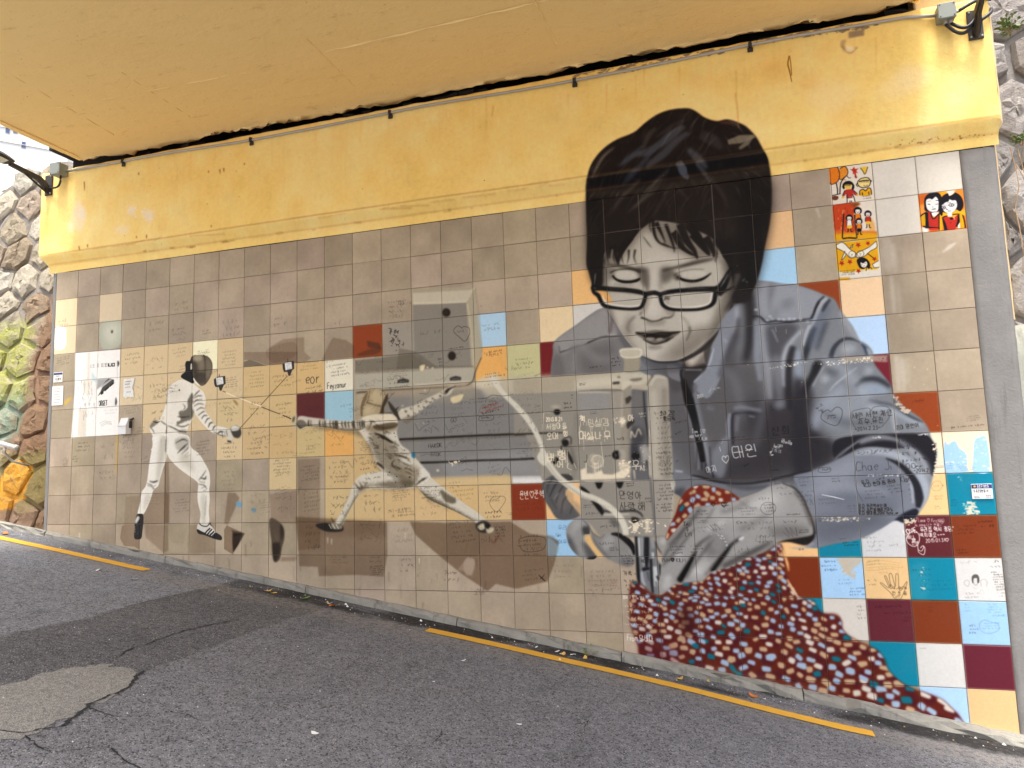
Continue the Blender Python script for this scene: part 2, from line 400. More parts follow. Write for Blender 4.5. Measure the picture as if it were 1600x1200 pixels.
def pairs(f): return np.asarray(f, float).reshape(-1, 2)
FLOW = {'skirt': lambda c, rs: -.12-.55*max(0, min(1, (c[0]-6800)/1500))*(1 if c[1] > 700 else .35)+rs.randn()*.28,
        'knee': lambda c, rs: .6+rs.randn()*.6}
def run_ops(sh, ops):
    for o in ops:
        k = o[0]
        if k == 'P': sh.poly(pairs(o[7]), o[1], o[2], o[3], o[4], o[5], o[6])
        elif k == 'S': sh.stroke(pairs(o[7]), o[6], o[1], o[2], o[3], o[4], o[5])
        elif k == 'C': sh.setclip(None if o[1] is None else pairs(o[1]), o[2], o[3])
        elif k == 'R':
            c, r, w, h = o[1:5]; x0, x1, z1, z0 = c*300, (c+w)*300, 4200-300*r, 4200-300*(r+h)
            sh.poly([(x0, z0), (x1, z0), (x1, z1), (x0, z1)], o[5], o[6], o[7], 0, 0)
        elif k == 'D':
            q = pairs(o[1]); sz = o[3]
            if isinstance(sz, tuple): z_hi, s_hi, z_lo, s_lo = sz; sz = lambda c: s_hi+(s_lo-s_hi)*max(0., min(1., (z_hi-c[1])/(z_hi-z_lo)))
            sh.dabs(q, o[2], sz, FLOW.get(o[4], o[4]), o[5], o[6], 1., o[7], o[8])
        elif k == 'H': sh.chips(pairs(o[1]), o[2], o[3], o[4], o[5], o[6], o[7])
        elif k == 'G': sh.scribble(*o[1:6], o[6], o[7], o[8], o[9], o[10], o[11])
        elif k == 'W': sh.write(o[1], o[2], o[3], o[4], o[5], o[6], o[7], o[8], o[9], o[12], o[11], o[10])
        elif k == 'X':
            m = sh.clip[..., None]; lum = sh.im.mean(-1, keepdims=True)
            sh.im += (np.clip(lum+(lum-o[1])*(o[2]-1)+(sh.im-lum)*.9, 0, 1)-sh.im)*m
        elif k == 'F':                                   # many fine locks of hair falling from a parting
            rs = np.random.RandomState(o[1]); x0, x1, z0, z1, xp = o[3:8]
            for _ in range(o[2]):
                x, z = x0+rs.rand()*(x1-x0), z0+rs.rand()*(z1-z0)
                ln = 60+rs.rand()*130; sl = (-1 if x < xp else .9)*(.5+.7*rs.rand())
                sh.stroke([(x, z), (x+sl*ln*.5, z-ln*.42), (x+sl*ln*.85, z-ln)], [1.5, 3+4*rs.rand(), 1.5], o[8][rs.randint(len(o[8]))], .3+.45*rs.rand(), 2.2)
        elif k == 'K':
            rs = np.random.RandomState(o[2]); q = pairs(o[1]); lo, hi = q.min(0), q.max(0); ps = []
            for _ in range(o[3]):
                c = lo+rs.rand(2)*(hi-lo); r = o[4]+(o[5]-o[4])*rs.rand()**3; th = np.sort(rs.rand(6)*6.283)
                ps.append(sh.tex(np.stack([c[0]+np.cos(th)*r, c[1]+np.sin(th)*r], 1)))
            keep = sh.clip
            sh.setclip(q, 4.); sh.fill(ps, o[6], o[7]); sh.clip = keep

def vnoise(h, w, cell, rs, cy=None):
    cy = cy or cell
    a = rs.rand(int(h/cy)+3, int(w/cell)+3).astype(np.float32)
    y = np.arange(h)/cy; x = np.arange(w)/cell
    yi, xi = y.astype(int), x.astype(int); fy, fx = y-yi, x-xi
    fy = (fy*fy*(3-2*fy))[:, None].astype(np.float32); fx = (fx*fx*(3-2*fx))[None].astype(np.float32)
    g = lambda i, j: a[yi+i][:, xi+j]
    return (g(0, 0)*(1-fx)+g(0, 1)*fx)*(1-fy)+(g(1, 0)*(1-fx)+g(1, 1)*fx)*fy
def base_sheet(sh):
    """bare glazed tiles below 4.2 m, yellow masonry paint above"""
    rs = np.random.RandomState(3)
    z = PZ1-np.arange(PH)/RES; x = PX0+np.arange(PW)/RES
    im = sh.im
    n1 = vnoise(PH, PW, 900*RES, rs)-.5; n2 = vnoise(PH, PW, 160*RES, rs)-.5; n3 = vnoise(PH, PW, 22*RES, rs, 160*RES)-.5; n4 = vnoise(PH, PW, 30*RES, rs)-.5
    up = (z > 4200)[:, None]
    yel = np.array([244, 209, 136], np.float32)/255
    tau = np.array([168, 153, 133], np.float32)/255
    im[:] = np.where(up[..., None], yel, tau)
    # every tile its own firing shade, its own wipe streaks
    tv = rs.randn(32, 16).astype(np.float32)
    ci = np.clip((x/300).astype(int)+1, 0, 31); ri = np.clip(((4200-z)/300).astype(int), 0, 15)
    t = tv[ci][:, ri].T
    hue = rs.randn(32, 16).astype(np.float32)[ci][:, ri].T
    cl = 1+.030*t+.10*n2+.06*n1+.03*n3*(np.abs(t) % 1)+.03*n4
    im *= np.where(up, 1+.05*n1+.05*n2+.012*n3+.03*n4, cl)[..., None]
    im[..., 2] *= np.where(up, 1+.12*n1+.08*n2, 1+.012*hue); im[..., 0] *= np.where(up, 1, 1+.004*hue)
    sh.im = np.clip(im, 0, 1)
def finish_sheet(sh):
    """general ageing over everything painted"""
    rs = np.random.RandomState(11)
    n = vnoise(PH, PW, 14*RES, rs)*.5+vnoise(PH, PW, 5*RES, rs)*.5-.5
    sh.im += (sh.im-.57)*.17                       # paint reads a little stronger once dry and sealed
    sh.im *= (1+.05*n)[..., None]
    sh.im += (rs.rand(PH, PW, 1).astype(np.float32)-.5)*.022
    np.clip(sh.im, 0, 1, sh.im)

# painted shapes, the beam chamfer's crease shade and highlight drawn in too: P outline, S brush stroke, G pen scribble, = other; colour number, opacity, blur, grain, smooth | widths | points in mm, each relative to the one before
COLOURS = [(222,218,210),(150,178,206),(176,180,160),(214,210,190),(60,60,50),(240,238,232),(206,198,184),(214,206,196),(206,198,188),(200,190,178),(160,192,222),(196,172,140),(120,160,170),(226,206,180),(84,60,40),(176,158,140),(24,18,14),(190,172,150),(36,28,22),(28,22,18),(66,54,44),(36,30,26),(170,155,136),(60,48,34),(70,52,36),(110,100,84),(206,164,60),(220,176,60),(238,234,226),(204,190,166),(220,206,180),(206,190,160),(200,200,195),(96,88,76),(52,50,48),(226,222,214),(70,66,62),(44,42,40),(150,145,140),(150,148,144),(58,54,50),(206,202,196),(36,34,32),(60,56,52),(190,206,204),(80,76,70),(90,86,80),(60,50,42),(190,176,150),(222,214,198),(84,76,64),(52,46,38),(200,190,170),(48,44,38),(120,110,95),(40,36,30),(36,33,29),(104,94,80),(190,178,150),(60,52,42),(42,36,30),(150,138,114),(70,60,48),(140,128,106),(228,220,206),(48,42,34),(206,198,182),(76,70,62),(226,220,206),(60,54,46),(92,80,60),(70,60,44),(96,84,64),(238,222,190),(64,54,42),(52,44,34),(126,104,60),(66,62,56),(226,222,216),(90,84,80),(40,36,32),(210,200,180),(224,218,204),(176,166,146),(190,180,160),(58,52,44),(180,170,152),(176,168,150),(58,56,54),(200,194,184),(206,200,188),(56,54,52),(48,46,44),(224,218,206),(40,38,36),(150,142,124),(138,132,121),(156,149,137),(194,186,165),(206,197,172),(148,136,114),(172,162,140),(196,186,162),(142,130,108),(200,190,166),(124,117,103),(100,92,78),(176,169,152),(196,186,164),(128,118,100),(84,74,58),(120,112,98),(60,54,44),(44,34,24),(42,38,32),(130,132,130),(216,210,196),(142,137,129),(146,140,126),(130,127,122),(186,176,154),(206,196,172),(160,150,130),(150,148,146),(206,180,134),(34,28,22),(100,92,80),(92,80,62),(110,98,78),(100,88,68),(200,191,172),(112,98,76),(150,134,106),(66,56,42),(150,134,108),(60,51,40),(104,92,72),(96,84,66),(70,60,46),(62,52,38),(190,176,146),(84,76,62),(110,102,88),(50,44,36),(226,216,196),(60,50,40),(170,152,120),(100,84,60),(84,70,48),(110,94,68),(196,180,146),(200,184,150),(70,58,42),(60,52,40),(56,48,36),(214,202,176),(86,72,52),(52,44,32),(44,38,30),(50,46,40),(170,160,140),(206,198,180),(206,194,168),(30,26,22),(112,115,119),(112,108,106),(132,128,124),(88,85,86),(58,54,58),(128,130,136),(106,106,112),(104,106,112),(112,103,94),(176,166,150),(44,39,38),(48,43,42),(64,58,56),(116,119,126),(146,150,156),(74,72,76),(150,154,160),(60,60,64),(150,152,156),(146,148,152),(42,38,40),(70,66,68),(124,130,140),(140,143,148),(74,71,75),(136,138,142),(116,118,124),(50,47,51),(126,136,148),(170,172,176),(42,42,48),(168,170,174),(150,150,150),(66,62,64),(118,116,118),(36,34,36),(120,122,124),(58,54,56),(156,158,162),(150,152,155),(48,50,56),(88,96,112),(58,60,68),(60,62,72),(52,54,62),(146,149,154),(50,64,86),(140,146,152),(36,34,38),(152,155,160),(74,76,82),(156,164,172),(126,140,156),(52,49,54),(128,134,144),(132,138,146),(70,73,82),(142,150,158),(48,48,54),(44,42,48),(128,130,135),(118,120,126),(130,134,140),(140,146,154),(108,112,121),(128,132,140),(90,94,104),(84,86,94),(40,40,48),(146,150,158),(38,38,52),(214,208,200),(220,218,214),(62,58,60),(112,114,120),(108,108,112),(30,28,29),(34,32,36),(60,58,62),(54,54,62),(124,128,136),(124,128,134),(110,114,124),(120,124,130),(108,110,116),(104,105,109),(70,70,76),(156,158,160),(62,60,66),(92,88,88),(120,117,114),(74,72,74),(40,38,40),(196,194,190),(60,58,60),(88,84,82),(96,90,88),(130,126,122),(120,118,118),(84,60,58),(70,72,80),(110,112,116),(118,120,124),(70,72,78),(140,145,152),(74,76,84),(134,138,145),(82,85,93),(108,110,113),(132,130,128),(184,177,163),(150,143,131),(112,104,94),(150,143,132),(176,168,152),(198,191,178),(96,88,80),(104,97,88),(126,118,106),(120,112,100),(196,189,176),(140,132,120),(192,186,172),(70,62,54),(26,23,20),(84,76,68),(90,82,74),(150,142,130),(66,58,50),(60,52,46),(54,48,42),(70,62,56),(130,122,110),(110,102,92),(202,195,182),(100,92,82),(202,196,182),(198,191,176),(120,112,102),(40,35,31),(52,46,41),(158,151,140),(160,153,142),(44,39,35),(60,54,48),(126,118,107),(200,193,180),(40,36,34),(92,82,72),(96,88,78),(120,111,100),(118,109,98),(126,117,106),(40,33,29),(42,34,31),(24,20,19),(28,23,21),(26,24,26),(190,182,164),(78,72,68),(84,86,92),(88,90,97),(76,70,66),(72,74,80),(70,74,84),(92,94,98),(104,108,118),(72,68,66),(150,140,118),(140,132,112),(130,84,60),(92,86,80),(86,80,74),(84,78,72),(84,78,74),(96,92,90),(70,62,58),(74,66,60),(34,28,25),(30,26,24),(26,22,21),(110,104,98),(170,168,162),(190,186,180),(42,38,37),(224,168,100),(222,216,204),(20,18,18),(90,84,78),(120,112,104),(196,192,186),(60,54,50),(178,168,148),(204,196,176),(158,146,124),(146,140,128),(148,146,145),(196,187,166),(170,162,146),(136,130,120),(110,104,96),(160,153,140),(150,142,128),(186,178,160),(104,102,102),(70,68,70),(120,116,110),(58,58,62),(176,170,160),(40,37,34),(46,42,40),(166,158,144),(192,185,168),(188,180,164),(126,119,108),(44,40,38),(188,181,164),(152,143,124),(210,202,184),(96,88,74),(186,178,158),(226,219,202),(90,82,70),(200,192,172),(58,52,46),(48,44,40),(26,23,22),(170,162,148),(180,176,168),(44,38,32),(32,28,26),(146,140,130),(96,95,98),(160,152,140),(188,182,168),(196,190,176),(22,20,20),(26,24,24),(24,22,22),(92,91,92),(120,114,108),(50,49,51),(62,61,63),(60,58,58),(58,56,56),(140,138,136),(56,54,54),(70,69,70),(52,50,50),(190,160,124),(160,140,116),(146,144,140),(70,68,68),(74,72,72),(176,173,168),(40,38,38),(216,178,126),(136,133,129),(170,167,162),(84,82,82),(92,90,90),(150,147,143),(60,56,54),(190,184,172),(96,93,90),(80,76,74),(206,199,182),(170,162,144),(130,122,106),(122,122,122),(24,24,26),(216,214,210),(30,30,33),(170,170,170),(150,147,142),(206,204,200),(36,36,40),(86,88,96),(196,196,194),(26,26,28),(40,40,42),(120,120,122),(50,50,52),(44,42,42),(186,183,178),(118,46,28),(96,34,34),(100,42,29),(92,34,44),(60,24,26),(150,120,100),(222,176,122),(222,214,204),(156,153,149),(128,125,121),(110,107,104),(116,113,110),(180,177,172),(84,81,79),(112,109,106),(206,203,198),(100,97,94),(104,100,97),(110,106,103),(196,193,187),(108,104,101),(196,193,188),(26,25,27),(40,39,42),(60,54,52),(150,153,160),(176,160,142),(214,202,186),(214,124,34),(216,140,50),(170,80,20),(26,20,20),(110,64,40),(178,52,38),(130,60,40),(218,176,60),(214,180,90),(226,216,200),(222,198,130),(214,160,16),(216,204,188),(186,72,30),(206,110,40),(214,150,70),(120,80,30),(130,40,20),(226,190,150),(214,130,60),(160,50,26),(226,216,204),(206,150,20),(90,70,40),(176,54,34),(70,24,18),(208,120,40),(226,166,90),(188,90,24),(206,156,20),(216,168,40),(210,130,50),(224,216,204),(24,18,28),(214,210,204),(176,52,38),(216,210,202),(206,156,16),(196,60,44),(222,190,170),(44,38,34),(150,30,30),(214,198,158),(222,206,170),(222,208,178),(40,110,140),(110,160,190),(90,140,160),(60,24,12),(90,30,20),(226,212,186),(226,214,190),(220,212,196),(150,170,176),(120,60,40),(226,220,210),(228,222,216),(50,24,14),(40,20,14),(10,60,70),(60,80,110),(40,60,100),(50,70,110),(140,100,60),(40,16,22),(50,60,90),(70,56,44),(150,112,74),(70,66,64),(90,86,84),(120,116,112),(150,146,142),(80,36,18),(216,206,190),(232,220,202),(110,60,24),(120,66,20),(176,130,66),(190,146,80),(190,140,70),(206,150,70),(240,216,172),(242,214,150),(196,140,66),(206,152,74),(150,128,102),(130,90,44),(246,222,176),(128,88,44),(150,104,52),(150,108,56),(250,222,160)]
PAINT = """
=('R',0,1,1,1,(226,200,164),1.0,2)
=('R',0,2,1,1,(222,200,166),1.0,2)
=('R',2,1,1,1,(208,190,160),1.0,2)
=('R',6,3,1,1,(240,232,196),1.0,2)
=('R',3,3,1,1,(210,188,150),1.0,2)
=('R',4,3,1,1,(210,188,150),1.0,2)
=('R',5,3,1,1,(210,188,150),1.0,2)
=('R',7,3,1,1,(210,188,150),1.0,2)
=('R',3,4,1,1,(214,194,160),1.0,2)
=('R',4,4,1,1,(210,188,150),1.0,2)
=('R',5,4,1,1,(210,188,150),1.0,2)
=('R',6,4,1,1,(210,188,150),1.0,2)
=('R',7,4,1,1,(210,188,150),1.0,2)
=('R',8,4,1,1,(206,180,134),1.0,2)
=('R',9,4,1,1,(206,178,130),1.0,2)
=('R',10,4,1,1,(208,178,128),1.0,2)
=('R',4,5,1,1,(210,188,150),1.0,2)
=('R',5,5,1,1,(210,188,150),1.0,2)
=('R',6,5,1,1,(210,188,150),1.0,2)
=('R',7,5,1,1,(206,184,142),1.0,2)
=('R',8,5,1,1,(206,180,136),1.0,2)
=('R',9,5,1,1,(204,178,132),1.0,2)
=('R',7,6,1,1,(210,188,150),1.0,2)
=('R',8,6,1,1,(200,174,132),1.0,2)
=('R',9,6,1,1,(200,172,126),1.0,2)
=('R',10,6,1,1,(198,176,130),1.0,2)
=('R',12,6,1,1,(202,174,128),1.0,2)
=('R',9,7,1,1,(204,182,142),1.0,2)
=('R',11,7,1,1,(200,174,130),1.0,2)
=('R',12,7,1,1,(200,172,126),1.0,2)
=('R',13,7,1,1,(196,168,124),1.0,2)
=('R',11,8,1,1,(202,178,134),1.0,2)
=('R',12,8,1,1,(202,176,132),1.0,2)
=('R',13,8,1,1,(204,176,132),1.0,2)
=('R',14,8,1,1,(206,178,134),1.0,2)
=('R',15,8,1,1,(206,176,128),1.0,2)
=('R',16,8,1,1,(206,178,134),1.0,2)
=('R',14,7,1,1,(196,172,134),1.0,2)
=('R',15,7,1,1,(206,180,138),1.0,2)
=('R',16,7,1,1,(200,176,134),1.0,2)
=('R',12,3,1,1,(146,74,38),1.0,2)
=('R',11,4,1,1,(224,216,194),1.0,2)
=('R',10,5,1,1,(100,50,48),1.0,2)
=('R',11,5,1,1,(158,190,200),1.0,2)
=('R',11,6,1,1,(220,170,104),1.0,2)
=('R',16,3,1,1,(176,202,218),1.0,2)
=('R',16,4,1,1,(224,172,104),1.0,2)
=('R',17,4,1,1,(194,188,144),1.0,2)
=('R',18,3,1,1,(224,202,164),1.0,2)
=('R',18,4,1,1,(120,38,40),1.0,2)
=('R',19,2,1,1,(230,186,128),1.0,2)
=('R',19,3,1,1,(208,203,194),1.0,2)
=('R',17,8,1,1,(134,62,34),1.0,2)
=('R',18,8,1,1,(226,184,134),1.0,2)
=('R',18,9,1,1,(158,192,216),1.0,2)
=('R',24,1,1,1,(222,184,140),1.0,2)
=('R',24,2,1,1,(168,202,224),1.0,2)
=('R',25,3,1,1,(146,74,38),1.0,2)
=('R',26,3,1,1,(230,198,160),1.0,2)
=('R',26,4,1,1,(184,206,228),1.0,2)
=('R',26,5,1,1,(120,44,54),1.0,2)
=('R',27,6,1,1,(146,74,38),1.0,2)
=('R',27,7,1,1,(226,210,184),1.0,2)
=('R',28,7,1,1,(226,210,184),1.0,2)
=('R',28,8,1,1,(22,128,150),1.0,2)
=('R',27,8,1,1,(222,190,140),1.0,2)
=('R',28,9,1,1,(124,64,36),1.0,2)
=('R',27,9,1,1,(98,48,52),1.0,2)
=('R',26,9,1,1,(200,198,196),1.0,2)
=('R',25,9,1,1,(22,128,150),1.0,2)
=('R',24,9,1,1,(226,184,134),1.0,2)
=('R',28,10,1,1,(200,197,193),1.0,2)
=('R',27,10,1,1,(22,128,150),1.0,2)
=('R',26,10,1,1,(218,184,136),1.0,2)
=('R',25,10,1,1,(164,196,222),1.0,2)
=('R',24,10,1,1,(124,58,28),1.0,2)
=('R',28,11,1,1,(152,184,212),1.0,2)
=('R',27,11,1,1,(124,64,36),1.0,2)
=('R',26,11,1,1,(102,48,58),1.0,2)
=('R',25,11,1,1,(202,195,185),1.0,2)
=('R',24,11,1,1,(22,128,150),1.0,2)
=('R',28,12,1,1,(102,46,58),1.0,2)
=('R',27,12,1,1,(200,197,192),1.0,2)
=('R',26,12,1,1,(22,128,150),1.0,2)
=('R',28,13,1,1,(208,176,132),1.0,2)
=('R',27,13,1,1,(166,194,222),1.0,2)
=('R',26,0,1,1,(216,204,186),1.0,2)
=('R',27,0,1,1,(208,200,187),1.0,2)
=('R',28,0,1,1,(202,194,181),1.0,2)
=('R',27,1,1,1,(206,198,185),1.0,2)
=('R',26,2,1,1,(216,206,190),1.0,2)
P 0 1 5.5 0 0|5111 1874 271 -2 4 -64 -271 1
P 1 .75 8.5 0 0|4824 2175 281 27 -3 -76 -274 -6
P 2 .8 11.4|621 3593 246 -1 39 -92 -9 -151 -134 -49 -105 17 -43 105
P 3 .6 38|669 3555 189 17 6 -170 -124 -41
P 4 .8 3.8|766 3504 23 -4 -3 -27 -21 5
P 5 1 3|6 3594 133 -2 19 -63 -8 -156 -132 -3
S 6 .45 11.6|19.5 28 16.7|8162 3299 1 -149 -4 -147
S 6 .4 11.5|9.7 13.8 8.3|8201 3245 2 -136 -2 -134
S 6 .5 11.4|29 41 25|8147 2687 2 -133 -3 -132
S 6 .6 11.4|12.7 18.2 10.9|8179 2660 3 -125 -2 -125
S 6 .25 11.7|33 47 28|8195 3545 4 -113 -1 -112
S 6 .25 11.3|44 64 38|8196 2659 5 -97 1 -96
S 6 .3 11.7|59 84 51|8154 3590 3 -133 -2 -132
S 7 .6 6.8|9.1 27 9.1|8523 3436 54 38 40 24
S 8 .6 4.5|13.6 6.8|8740 3748 6 -75
S 9 .5 7.4|25 9.8|7681 3892 17 -81
P 10 1 1.3|8414 2030 19 -24 44 28 26 -54 42 -47 -4 -92 3 -29 -143 1
P 10 1 1.3|8604 2023 32 27 45 -8 -1 -230 -101 -2 4 76
=('H',[8410,2042,8687,2054,8685,1808,8400,1811],3,60,6.93,(226,212,188),0.8,1.6)
=('H',[8486,1614,8563,1579,8598,1510,8486,1506],4,60,10.29,(206,196,178),0.9,1.6)
=('H',[8470,1780,8511,1785,8494,1705,8474,1717],5,10,5.19,(206,206,200),0.9,1.6)
P 11 .7 3.4|7636 1192 148 7 -3 -41 -65 -58 19 -46 -32 11 -40 58
=('H',[7635,1181,7742,1146,7755,1042,7648,1064],6,50,7.23,(200,176,146),0.8,1.6)
P 12 .25 13.1|8153 1161 67 -11 -9 -226 -104 -2 6 193
=('H',[8177,1138,8208,1138,8190,980,8169,980],7,16,6.51,(206,196,180),0.8,1.6)
P 13 .3 10.3|8756 990 53 -54 -22 -33
P 14 .42 3.4 0 0|2990 1550 937 -53 3 -295 -40 -188 -267 14 -387 -18 -10 86 -191 3
P 14 .5 4.2 0 0|4150 1495 365 -14 569 6 166 -102 156 -20 95 -40 -42 -176 -67 -156 -273 -63 -179 37 -77 -61 -225 137 -219 161 -214 176
P 14 -.4 2.1 0 0|4595 1083 90 102 66 -20 -26 -141 -65 39
P 15 .6 4.2|4658 1154 50 35 47 -34 -18 -91 -55 -31 -30 50
P 14 .28 4 0 0|5406 1375 51 -10 43 -59 -28 -98 -62 -4
P 14 .2 23 0 0|2990 1550 937 -53 -2 -127 -921 4
S 16 .85 1.4|4 8 6|5317 1046 24 -25 30 -25
S 16 .8 1.2|2.4 4 2|5324 1011 30 24 15 20
P 14 .32 1.7 0 0|979 1480 28 12 128 2 68 -54 6 -201 -67 38 -128 6 -54 76
P 14 .18 2.9 0 0|1013 1773 176 10 9 -292 -191 4
P 14 .26 2.8 0 0|1188 1795 306 7 62 -14 8 -288 -287 -10 -79 7
S 14 .35 4.2|56 62 56|1509 2105 10 -241 6 -363
P 14 .26 2.8 0 0|1261 1490 288 -2 6 -248 -53 -25 -221 150
P 17 .3 2.1 0 0|1559 1376 33 -62 137 -12 42 123 20 -209 -227 -1
P 14 .22 2.7 0 0|1800 1486 283 -2 20 -267 -297 -13
P 14 .42 1.6 0 0|2230 1477 206 -78 -133 -196 -99 50 -3 181
P 14 .34 2.7 0 0|2239 1787 88 -4 44 -48 -127 -253 -44 13
P 18 .75 4 0 0|2296 1404 137 -5 -71 -110 -56 -66 -9 90
P 19 .5 4 0 0|2281 1434 159 -35 -115 -26
P 20 .7 2.6|2707 1526 91 -12 59 -60 14 -94 -30 -106 -20 -94 -62 -18 -22 147
P 21 .6 9|2826 1478 39 -59 -24 -83 -55 -23 -49 -12 15 -141 37 -12 38 106
S 22 .35 .5|1|2736 1431 105 -59
S 22 .35 .5|1|2742 1420 101 -67
S 22 .35 .5|1|2747 1410 99 -76
S 22 .35 .5|1|2753 1399 96 -84
S 22 .35 .5|1|2759 1388 93 -92
S 22 .35 .5|1|2764 1378 91 -101
S 22 .35 .5|1|2770 1367 88 -108
S 22 .35 .5|1|2776 1356 85 -116
S 22 .35 .5|1|2781 1346 82 -125
P 14 .25 2.6 0 0|2866 1780 138 15 1 -307 -137 1 -147 37 -15 239
P 14 .28 2.5 0 0|3010 2081 239 4 -1 -819 -229 -23
P 14 .3 1.9 0 0|2842 1184 164 0 -27 -40 -151 -1
P 17 .22 3.9 0 0|2425 1457 269 22 23 -284 -296 5 -86 5
P 14 .26 3.3 0 0|2697 3174 152 66 229 0 3 -142 75 -68 -78 -32 -374 3
P 14 .2 3.3|2652 3130 108 55 213 14 18 -125 -248 -52
P 14 .3 3.2 0 0|3388 3212 135 -34 92 -61 -1 -113 -346 -5 52 111
P 23 .5 2.4 0 0|3740 3153 131 -33 23 -55 -139 26
P 24 .45 2.4|3656 3039 132 35 98 7 -33 -57 -197 -8
P 25 .75 .8 0 0|2404 3051 63 15 87 -25 103 -44 -252 5
P 14 .28 1.6 0 0|2405 3149 319 -24 287 -22 0 -103 -201 0 -153 3 -103 45 -148 26
S 26 .55 11.1|37 22 14.8|885 2598 2 -263 -4 -326
S 27 .7 9.3|23 39 15.5|169 2757 50 38 42 24
P 28 .95 1.5 0 0|293 3301 600 -9 7 -888 -616 -9 17 504
P 29 .55 6.1 0 0|373 2696 102 -1 2 -291 -114 1
P 30 .4 8.2 0 0|405 3001 136 0 -16 -152 -102 -3
S 31 .4 6.2|31 21 37|483 3287 0 -128 2 -163
S 32 .6 3|16.2 10.1 12.2|587 2989 -6 -143 18 -162
S 33 .49 1.5|6.2|439 2633 2 -59
S 33 .22 1.5|4|435 2954 7 -40
S 33 .24 1.5|6.4|542 2856 -4 -54
S 33 .31 1.5|6.7|523 2814 3 -45
S 33 .5 1.5|3.5|447 2964 -7 -42
S 33 .24 1.5|6|574 2744 3 -55
S 33 .41 1.5|7|431 2985 -5 -44
S 33 .23 1.5|6.7|471 2686 -6 -44
S 33 .29 1.5|4.6|488 2979 -4 -54
S 33 .34 1.5|2.5|489 2993 3 -59
S 33 .16 1.5|6.2|495 2820 2 -31
S 33 .32 1.5|6.2|408 2829 7 -27
S 33 .31 1.5|5.3|482 2851 11 -40
S 33 .22 1.5|5.3|460 2751 5 -58
S 33 .26 1.5|5.4|434 2896 -2 -51
S 33 .2 1.5|6.1|552 2647 -4 -20
S 33 .23 1.5|3.3|391 3000 9 -51
S 33 .47 1.5|3.5|431 2933 6 -43
S 33 .46 1.5|3.5|455 2638 3 -27
S 33 .36 1.5|5|536 2917 -1 -42
S 33 .35 1.5|6.5|534 2894 5 -59
S 33 .21 1.5|6.9|429 2680 11 -40
S 33 .46 1.5|3.8|355 2934 -5 -47
S 33 .4 1.5|3.9|532 2986 -2 -35
S 33 .2 1.5|5.9|509 2921 4 -23
S 33 .42 1.5|6.4|479 2644 -2 -39
S 33 .41 1.5|4.5|506 2789 -5 -61
S 33 .44 1.5|3.3|499 2967 -3 -42
S 33 .2 1.5|3.1|434 2913 5 -53
S 33 .16 1.5|2.1|377 2970 10 -37
S 33 .2 1.5|3.9|490 2683 10 -21
S 33 .2 1.5|5.7|519 2977 10 -43
S 33 .45 1.5|4.6|434 2811 5 -23
S 33 .49 1.5|4.7|417 2818 8 -42
S 33 .26 1.5|4.2|497 2662 0 -61
S 33 .41 1.5|5.8|490 2887 10 -44
S 33 .41 1.5|3.3|463 2666 -7 -45
S 33 .33 1.5|3.9|557 2677 2 -47
S 33 .36 1.5|5.4|502 2856 1 -20
S 33 .4 1.5|5.5|393 2725 -7 -53
S 33 .25 1.5|5.9|448 2746 3 -27
S 33 .41 1.5|4|372 2783 6 -43
S 33 .36 1.5|4.8|499 2942 -5 -51
S 33 .36 1.5|5.1|422 2859 5 -22
S 33 .19 1.5|4.9|474 2853 -3 -28
S 33 .48 1.5|6.2|392 2994 1 -24
P 34 1 .7 0 0|737 3157 17 -1 1 -27 22 -1 -1 28 8 0 1 -36 -47 1
P 34 1 .7 0 0|788 3155 38 1 1 -37 -37 -1
P 35 1 .6 0 0|798 3148 17 0 1 -20 -17 0
S 36 .6 1|5.1|692 3158 38 -3
S 36 .6 1|5.1|693 3143 38 -1
S 36 .6 1|6.1|693 3127 38 -2
S 36 .48 1|5.1|704 3157 1 -31
S 36 .5 1|5.1|647 3158 34 -2
S 36 .5 1|5.1|648 3144 34 -2
S 36 .5 1|6.1|648 3128 34 -2
S 36 .4 1|5.1|657 3158 2 -31
S 36 .45 1|5.1|593 3160 29 -2
S 36 .45 1|5.1|594 3146 29 -1
S 36 .45 1|6.1|594 3130 30 -2
S 36 .36 1|5.1|602 3160 1 -31
S 36 .3 1|5.1|534 3159 28 -2
S 36 .3 1|5.1|535 3145 27 -1
S 36 .3 1|6.1|536 3128 27 -1
S 36 .24 1|5.1|542 3159 2 -31
S 36 .25 1|5.1|500 3158 28 -2
S 36 .25 1|5.1|501 3143 27 -1
S 36 .25 1|6.2|502 3127 27 -1
S 36 .2 1|5.1|509 3157 1 -31
P 37 .9 2.5|861 3173 18 -11 5 -22 -18 -30 -6 31
P 37 .9 2.5|853 2794 17 -50 -14 -37 -10 25
S 38 .4 3|8|861 3105 5 -125
P 39 .8 3 0 0|609 2997 179 -3 -87 -48 -99 -57
P 40 .85 1 0 0|700 2960 49 35 73 -16 1 -41 -207 -119 32 41
P 41 .8 1.5 0 0|700 2955 66 32 33 -6 -119 -69 -44 -34
P 42 .9 1 0 0|654 2855 33 20 4 -31 -30 -16
P 42 .9 1 0 0|703 2883 54 33 3 -18 -51 -35
P 42 .9 1 0 0|774 2924 46 32 1 -18 -47 -32
S 43 .7 .8|3|679 2938 43 20 44 20
S 43 .6 .8|3|652 2913 38 20
P 44 .7 3.1|532 3074 42 -48 30 -47 -39 -6 -36 38
=('W','FORGET',612,2715,50.46,7.57,(48,46,44),0.95,0.02,0,0.62,1,0.01)
P 28 .9 5|584 2774 48 -3 3 -71 -48 2
S 45 .4 2|8.2|450 2759 5 -36
S 45 .4 2|5.1|450 2745 20 8
S 45 .35 2|8.1|506 2756 5 -36
S 45 .35 2|5.1|507 2742 20 8
